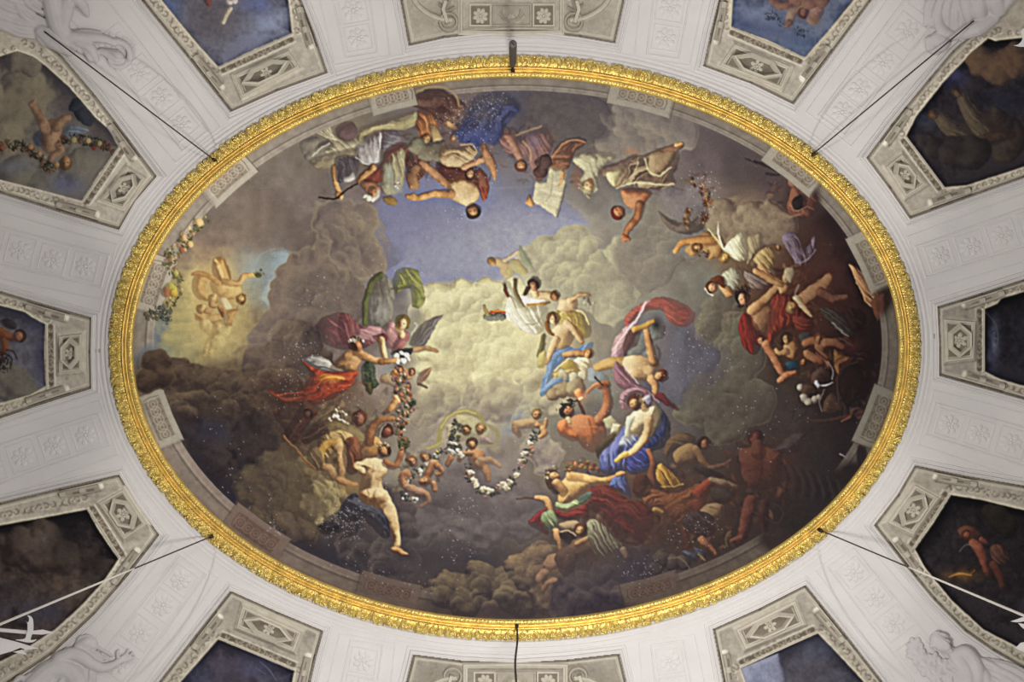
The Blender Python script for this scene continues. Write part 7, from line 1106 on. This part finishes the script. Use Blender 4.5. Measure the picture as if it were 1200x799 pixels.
sculpt('shell_sculpture', 'white stucco shell and bolster with drapery in the top right corner of the cove', folds((1118, -18), (1106, 34), 9, 34, 3.0) + [
    ([(1100, 8, 4), (1099, 24, 5), (1106, 36, 5), (1120, 42, 4)], (4, 5, 5, 4)), ([(1088, 46, 3), (1090, 56, 4), (1098, 60, 3)], (4, 4.5, 3.5)), ([(1098, 44, 4), (1104, 50, 5), (1094, 56, 4)], (7, 8, 6)), ([(1128, 38, 3), (1146, 31, 5), (1164, 21, 3)], (7, 9.5, 6.5)), ([(1126, 34, 7), (1146, 25, 9), (1160, 17, 7)], (1.8, 2, 1.6)), ([(1122, 40, 3), (1128, 45, 3)], (3, 3.4)), ([(1131, -16, 8), (1134, 4, 9), (1136, 20, 6)], (7, 7, 5)), ([(1146, -16, 8), (1148, 4, 9), (1150, 16, 6)], (8, 8, 6)), ([(1160, -14, 6), (1168, 0, 7), (1172, 10, 5)], (9, 9, 7)), ([(1164, 10, 4), (1176, 4, 5), (1184, -6, 5)], (6, 7, 7))])
def petals(x, y, r, n, l, pr): return [([(x + math.cos(a) * r, y + math.sin(a) * r, l), (x + math.cos(a) * r * .5, y + math.sin(a) * r * .5, l + 1.5)], (pr, pr * .6)) for a in np.linspace(0, 2 * math.pi, n + 1)[:-1]] + [([(x, y, l + 1), (x + .5, y, l + 2)], (pr * .6, pr * .5))]
sculpt('reaching_sculpture', 'white stucco figure reaching out an arm in the bottom left corner', [
    ([(90, 756, 2), (94, 748, 3), (104, 746, 3), (111, 751, 3)], (2.2, 2.4, 2.4, 2.2)), ([(93, 757, 2), (102, 753, 3), (109, 756, 2)], (5.5, 6.5, 5)), ([(92, 762, 3), (101, 761, 4), (110, 758, 3)], (2, 2.2, 2)), ([(100, 764, 2), (118, 775, 2)], (1.8, 1.8)), ([(106, 761, 2), (124, 772, 2)], (1.8, 1.8)), ([(112, 757, 2), (131, 768, 2)], (1.8, 1.8)),
    ([(70, 772, 5), (84, 767, 6), (97, 771, 6), (109, 779, 5), (122, 783, 5), (136, 778, 5), (145, 771, 4)], (7.5, 7, 6.2, 5.2, 4.8, 3.8, 3.2)), ([(143, 772, 4), (149, 766, 4), (151, 761, 3)], (2.2, 1.6, 1.2)), ([(145, 773, 4), (153, 768, 4), (156, 764, 3)], (2.1, 1.5, 1.2)), ([(145, 775, 4), (154, 772, 4), (158, 769, 3)], (1.9, 1.5, 1.1)), ([(139, 771, 4), (138, 765, 4), (140, 762, 3)], (1.9, 1.6, 1.2)),
    ([(40, 799, 2), (62, 784, 3), (84, 790, 2), (96, 812, 2)], (10, 11, 10, 10))] +
    [([(16 + k * 12, 801 - k * 5.6 + (k % 2) * 2, 4), (23 + k * 12, 795 - k * 5.4 + (k % 2) * 3, 6), (29 + k * 12, 797 - k * 5.4, 4)], (2.4, 3.0, 2.2)) for k in range(5)] + folds((30, 818), (68, 786), 8, 26, 2.2, 2) + folds((56, 820), (94, 786), 8, 30, 2.2, -3) + folds((88, 818), (100, 780), 5, 18, 2.2))
sculpt('reclining_sculpture', 'white stucco draped figure with bowed head in the bottom right corner', [
    ([(1099, 751, 6), (1105, 757, 7), (1109, 761, 6)], (8.6, 8.4, 5.5)), ([(1106, 753, 15), (1110, 757, 14.5)], (1.5, 1.8)), ([(1102, 756, 14), (1105, 759, 13)], (1.4, 1.2)), ([(1109, 751, 13.5), (1112, 753, 12)], (1.3, 1.2)), ([(1109, 762, 13), (1112, 759, 13)], (1.3, 1.2)), ([(1113, 763, 10), (1114, 764, 9)], (2.6, 2.2)), ([(1112, 762, 5), (1121, 768, 5)], (4.6, 5.5)),
    ([(1120, 768, 5), (1131, 765, 7), (1140, 773, 7), (1146, 785, 7), (1147, 796, 6), (1143, 815, 6)], (6, 7.2, 6.8, 6, 5.4, 5.2)), ([(1122, 772, 3), (1132, 786, 3), (1136, 806, 3)], (8.5, 9, 9))] +
    [([(1092 + 3.4 * k, 746 - 1.2 * k + .35 * k * k, 9 - k * .4), (1096 + 3.2 * k, 742 + .8 * k, 9), (1101 + 3 * k, 742 + 1.5 * k, 7)], (2.0, 1.9, 1.3)) for k in range(4)] + [([(1090, 750 + 4 * k, 6), (1094, 748 + 4.5 * k, 9), (1100, 749 + 4.5 * k, 11)], (1.8, 1.9, 1.3)) for k in range(3)] +
    folds((1148, 780), (1210, 812), 9, 25, 2.4, -3) + folds((1152, 790), (1176, 824), 10, 44, 2.4, 5) + folds((1122, 776), (1128, 815), 5, 18, 2.0) + [([(1146, 773, 4), (1162, 780, 6), (1186, 795, 5), (1210, 807, 4)], (3.2, 3.6, 3.6, 3.2)), ([(1150, 782, 4), (1156, 794, 6), (1158, 815, 5)], (3.4, 4.2, 4))] +
    [([(1110 + k * 6, 786 - k * 2, 5), (1119 + k * 5, 792 - k, 7), (1126 + k * 4, 799, 6), (1128 + k * 4, 806, 4)], (1.7, 1.9, 1.7, 1.3)) for k in range(4)] +
    sum([petals(x, y, r, n, l, pr) for x, y, r, n, l, pr in ((1072, 756, 7, 6, 2, 3), (1077, 770, 8, 6, 3, 3.2), (1086, 783, 8, 6, 3, 3.2), (1098, 793, 8, 6, 3, 3.2), (1094, 772, 6, 5, 3, 2.6), (1106, 780, 6, 5, 3, 2.6), (1068, 766, 5, 5, 2, 2.4))], []))

# ------------------------------------------------------------------ white halberd trophies that rise in front of the corner panels
def on_ray(px, py, k):
    p = s3(px, py); c = np.array([0, 0, CAM_Z]); return c + (p - c) * k
def slab(P, k, th=.03):
    A = [on_ray(x, y, k) for x, y in P]; c = np.array([0, 0, CAM_Z]); n = len(P); B = [a + (c - a) / np.linalg.norm(c - a) * th for a in A]
    return A + B, [tuple(range(n)), tuple(range(n, 2 * n))[::-1]] + [(i, (i + 1) % n, n + (i + 1) % n, n + i) for i in range(n)]
def trophy(label, shaft, blades, k=.955):
    c = on_ray(shaft[0][0], shaft[0][1], k); root = empty('halberd', c, label, 'halberd', 'white halberd trophies'); P = [on_ray(x, y, k) for x, y in shaft]
    mesh('shaft', *tube(P, .018, 10), M_TROPHY, root, True)
    for nm, Q in blades: mesh(nm, *slab([tuple(q) for q in cr(list(Q) + [Q[0]], 4)[:-1]] if nm in ('axe_blade', 'hook') else Q, k), M_TROPHY, root)
trophy('white halberd with crescent blades crossing the lower left panel', [(-40, 736), (0, 738), (34, 741)], [('spear_tip', [(38, 739), (50, 737.5), (64, 741), (50, 743.5), (38, 743)]),
    ('axe_blade', [(32, 741), (32, 730), (28, 727), (33, 729), (34, 724), (32, 721), (36, 722), (39, 727), (38.5, 741)]), ('hook', [(31, 741), (29, 748), (18, 749.5), (24, 751), (31, 752.5), (38, 752.5), (43, 749), (36, 749.5), (38, 741)])])
trophy('white pennant point under the halberd at the lower left', [(-40, 752), (-6, 753)], [('pennant', [(-40, 742), (0, 747), (20, 752), (46, 760), (30, 761), (24, 759), (14, 763), (0, 767), (-40, 770)]), ('pennant_tail', [(15, 764), (26, 761), (32, 767)])])
trophy('tip of a white halberd at the right edge in the lower right corner', [(1240, 728), (1200, 726)], [('axe_blade', [(1184, 728), (1190, 726), (1202, 722), (1215, 720), (1215, 726), (1200, 728), (1192, 729)]), ('hook', [(1193, 730), (1200, 737), (1212, 741), (1212, 734), (1200, 731)]), ('knob', [(1190, 759), (1196, 753), (1206, 751), (1206, 763), (1195, 762)])])
trophy('tip of a white hook at the right edge in the upper right corner', [(1240, 40), (1204, 44)], [('hook', [(1187, 53), (1193, 52), (1198, 46), (1197, 36), (1203, 33), (1215, 40), (1208, 52), (1198, 55)])])

# ------------------------------------------------------------------ stay cables, hanging cord and tube
def anchor(px, py): k = (CEIL_Z - .06 - CAM_Z) / FOC; return np.array([(px - 600) * k, (py - 399.5) * k, CEIL_Z - .06])
def eye(par, p):
    V, Fc = tube([p + np.array([0, 0, .02]), p - np.array([0, 0, .05])], [.026, .018], 8); mesh('eye_bolt', V, Fc, M_IRON, par, True)
def cable(label, a, b, r, pale=None, sag=0., rb=None):
    A = anchor(*a); B = b; root = empty('stay_cable', A, label, 'cable', 'stay cables from the gilt frame'); L = lambda t: A + (B - A) * t - np.array([0, 0, sag * 4 * t * (1 - t)])
    e = 1. if pale is None else pale
    mesh('cable_line', *tube([L(t) for t in np.linspace(0, e, 14)], r, 8), M_ROPE, root, True)
    if pale is not None: mesh('pale_length', *tube([L(t) for t in np.linspace(e, 1, 10)], np.linspace(r * 1.1, rb, 10), 8), M_ROPEL, root, True)  # rest of the cable is paler and widens toward its end
    eye(root, A)
cable('thin dark cable from the frame to the winged sculpture in the top left', (252, 188), s3(52, 34, .14), .0085)
cable('thin dark cable from the frame to the shell sculpture in the top right', (952, 181), s3(1141, 21, .15), .0085)
cable('cable from the frame, dark then pale, across the lower left panel', (249, 628), on_ray(-28, 743, .90), .0085, .38, 0., .015)
cable('cable from the frame, dark then pale, across the lower right panel', (961, 621), on_ray(1228, 733, .90), .0085, .44, 0., .015)
p = anchor(601, 83); root = empty('hanging_tube', p, 'dark grey tube hanging from the top centre of the gilt frame', 'pendant'); eye(root, p)
mesh('hook_wire', *tube([p, p - np.array([0, 0, .18])], .012, 8), M_IRON, root, True)
q = p - np.array([0, 0, .16]); V, Fc = tube([q, q - np.array([0, 0, .03]), q - np.array([0, 0, .25]), q - np.array([0, 0, .56])], [.022, .036, .042, .042], 16, False); mesh('tube_body', V, Fc, M_TUBE, root, True)
V, Fc = tube([q - np.array([0, 0, .55]), q - np.array([0, 0, .56])], [.026, .026], 16); mesh('bore_shade_disc', V, Fc, M_BLACK, root);  # black disc gives the shade inside the open end as colour
V, Fc = tube([q - np.array([0, 0, .545]), q - np.array([0, 0, .565]), q - np.array([0, 0, .555])], [.043, .036, .026], 16, False); mesh('tube_rim', V, Fc, M_TUBE, root, True)
p = anchor(605.5, 733); root = empty('hanging_rope', p, 'wavy brown rope hanging from the bottom centre of the gilt frame', 'rope'); eye(root, p)
mesh('rope_strand', *tube([p + np.array([.010 * math.sin(t * 5.) - .012 * t, .006 * math.sin(t * 4 + 1), -t]) for t in np.linspace(0, 1.9, 50)], .011, 8), M_ROPE, root, True)
for x, y, lb in ((115, 411, 'small round ventilation cap left of the gilt frame'), (1094, 394, 'small round ventilation cap right of the gilt frame')):
    f_ = frame_at(x, y); V, Fc = joinm([dome(0, 0, 3.6, 3.6, .8, 0, 14, 2), dome(0, 0, 1.4, 1.4, 1.6, 0, 8, 2)]); me = bpy.data.meshes.new('vent_cap'); me.from_pydata(V, [], Fc); me.materials.append(M_STONE); o = bpy.data.objects.new('vent_cap', me); COL.objects.link(o)
    M4 = Matrix((f_[1] * f_[4], f_[2] * f_[4], f_[3] * f_[4])).transposed().to_4x4(); M4.translation = f_[0]; o.matrix_basis = M4; tag(o, lb, 'vent', 'round caps beside the frame')
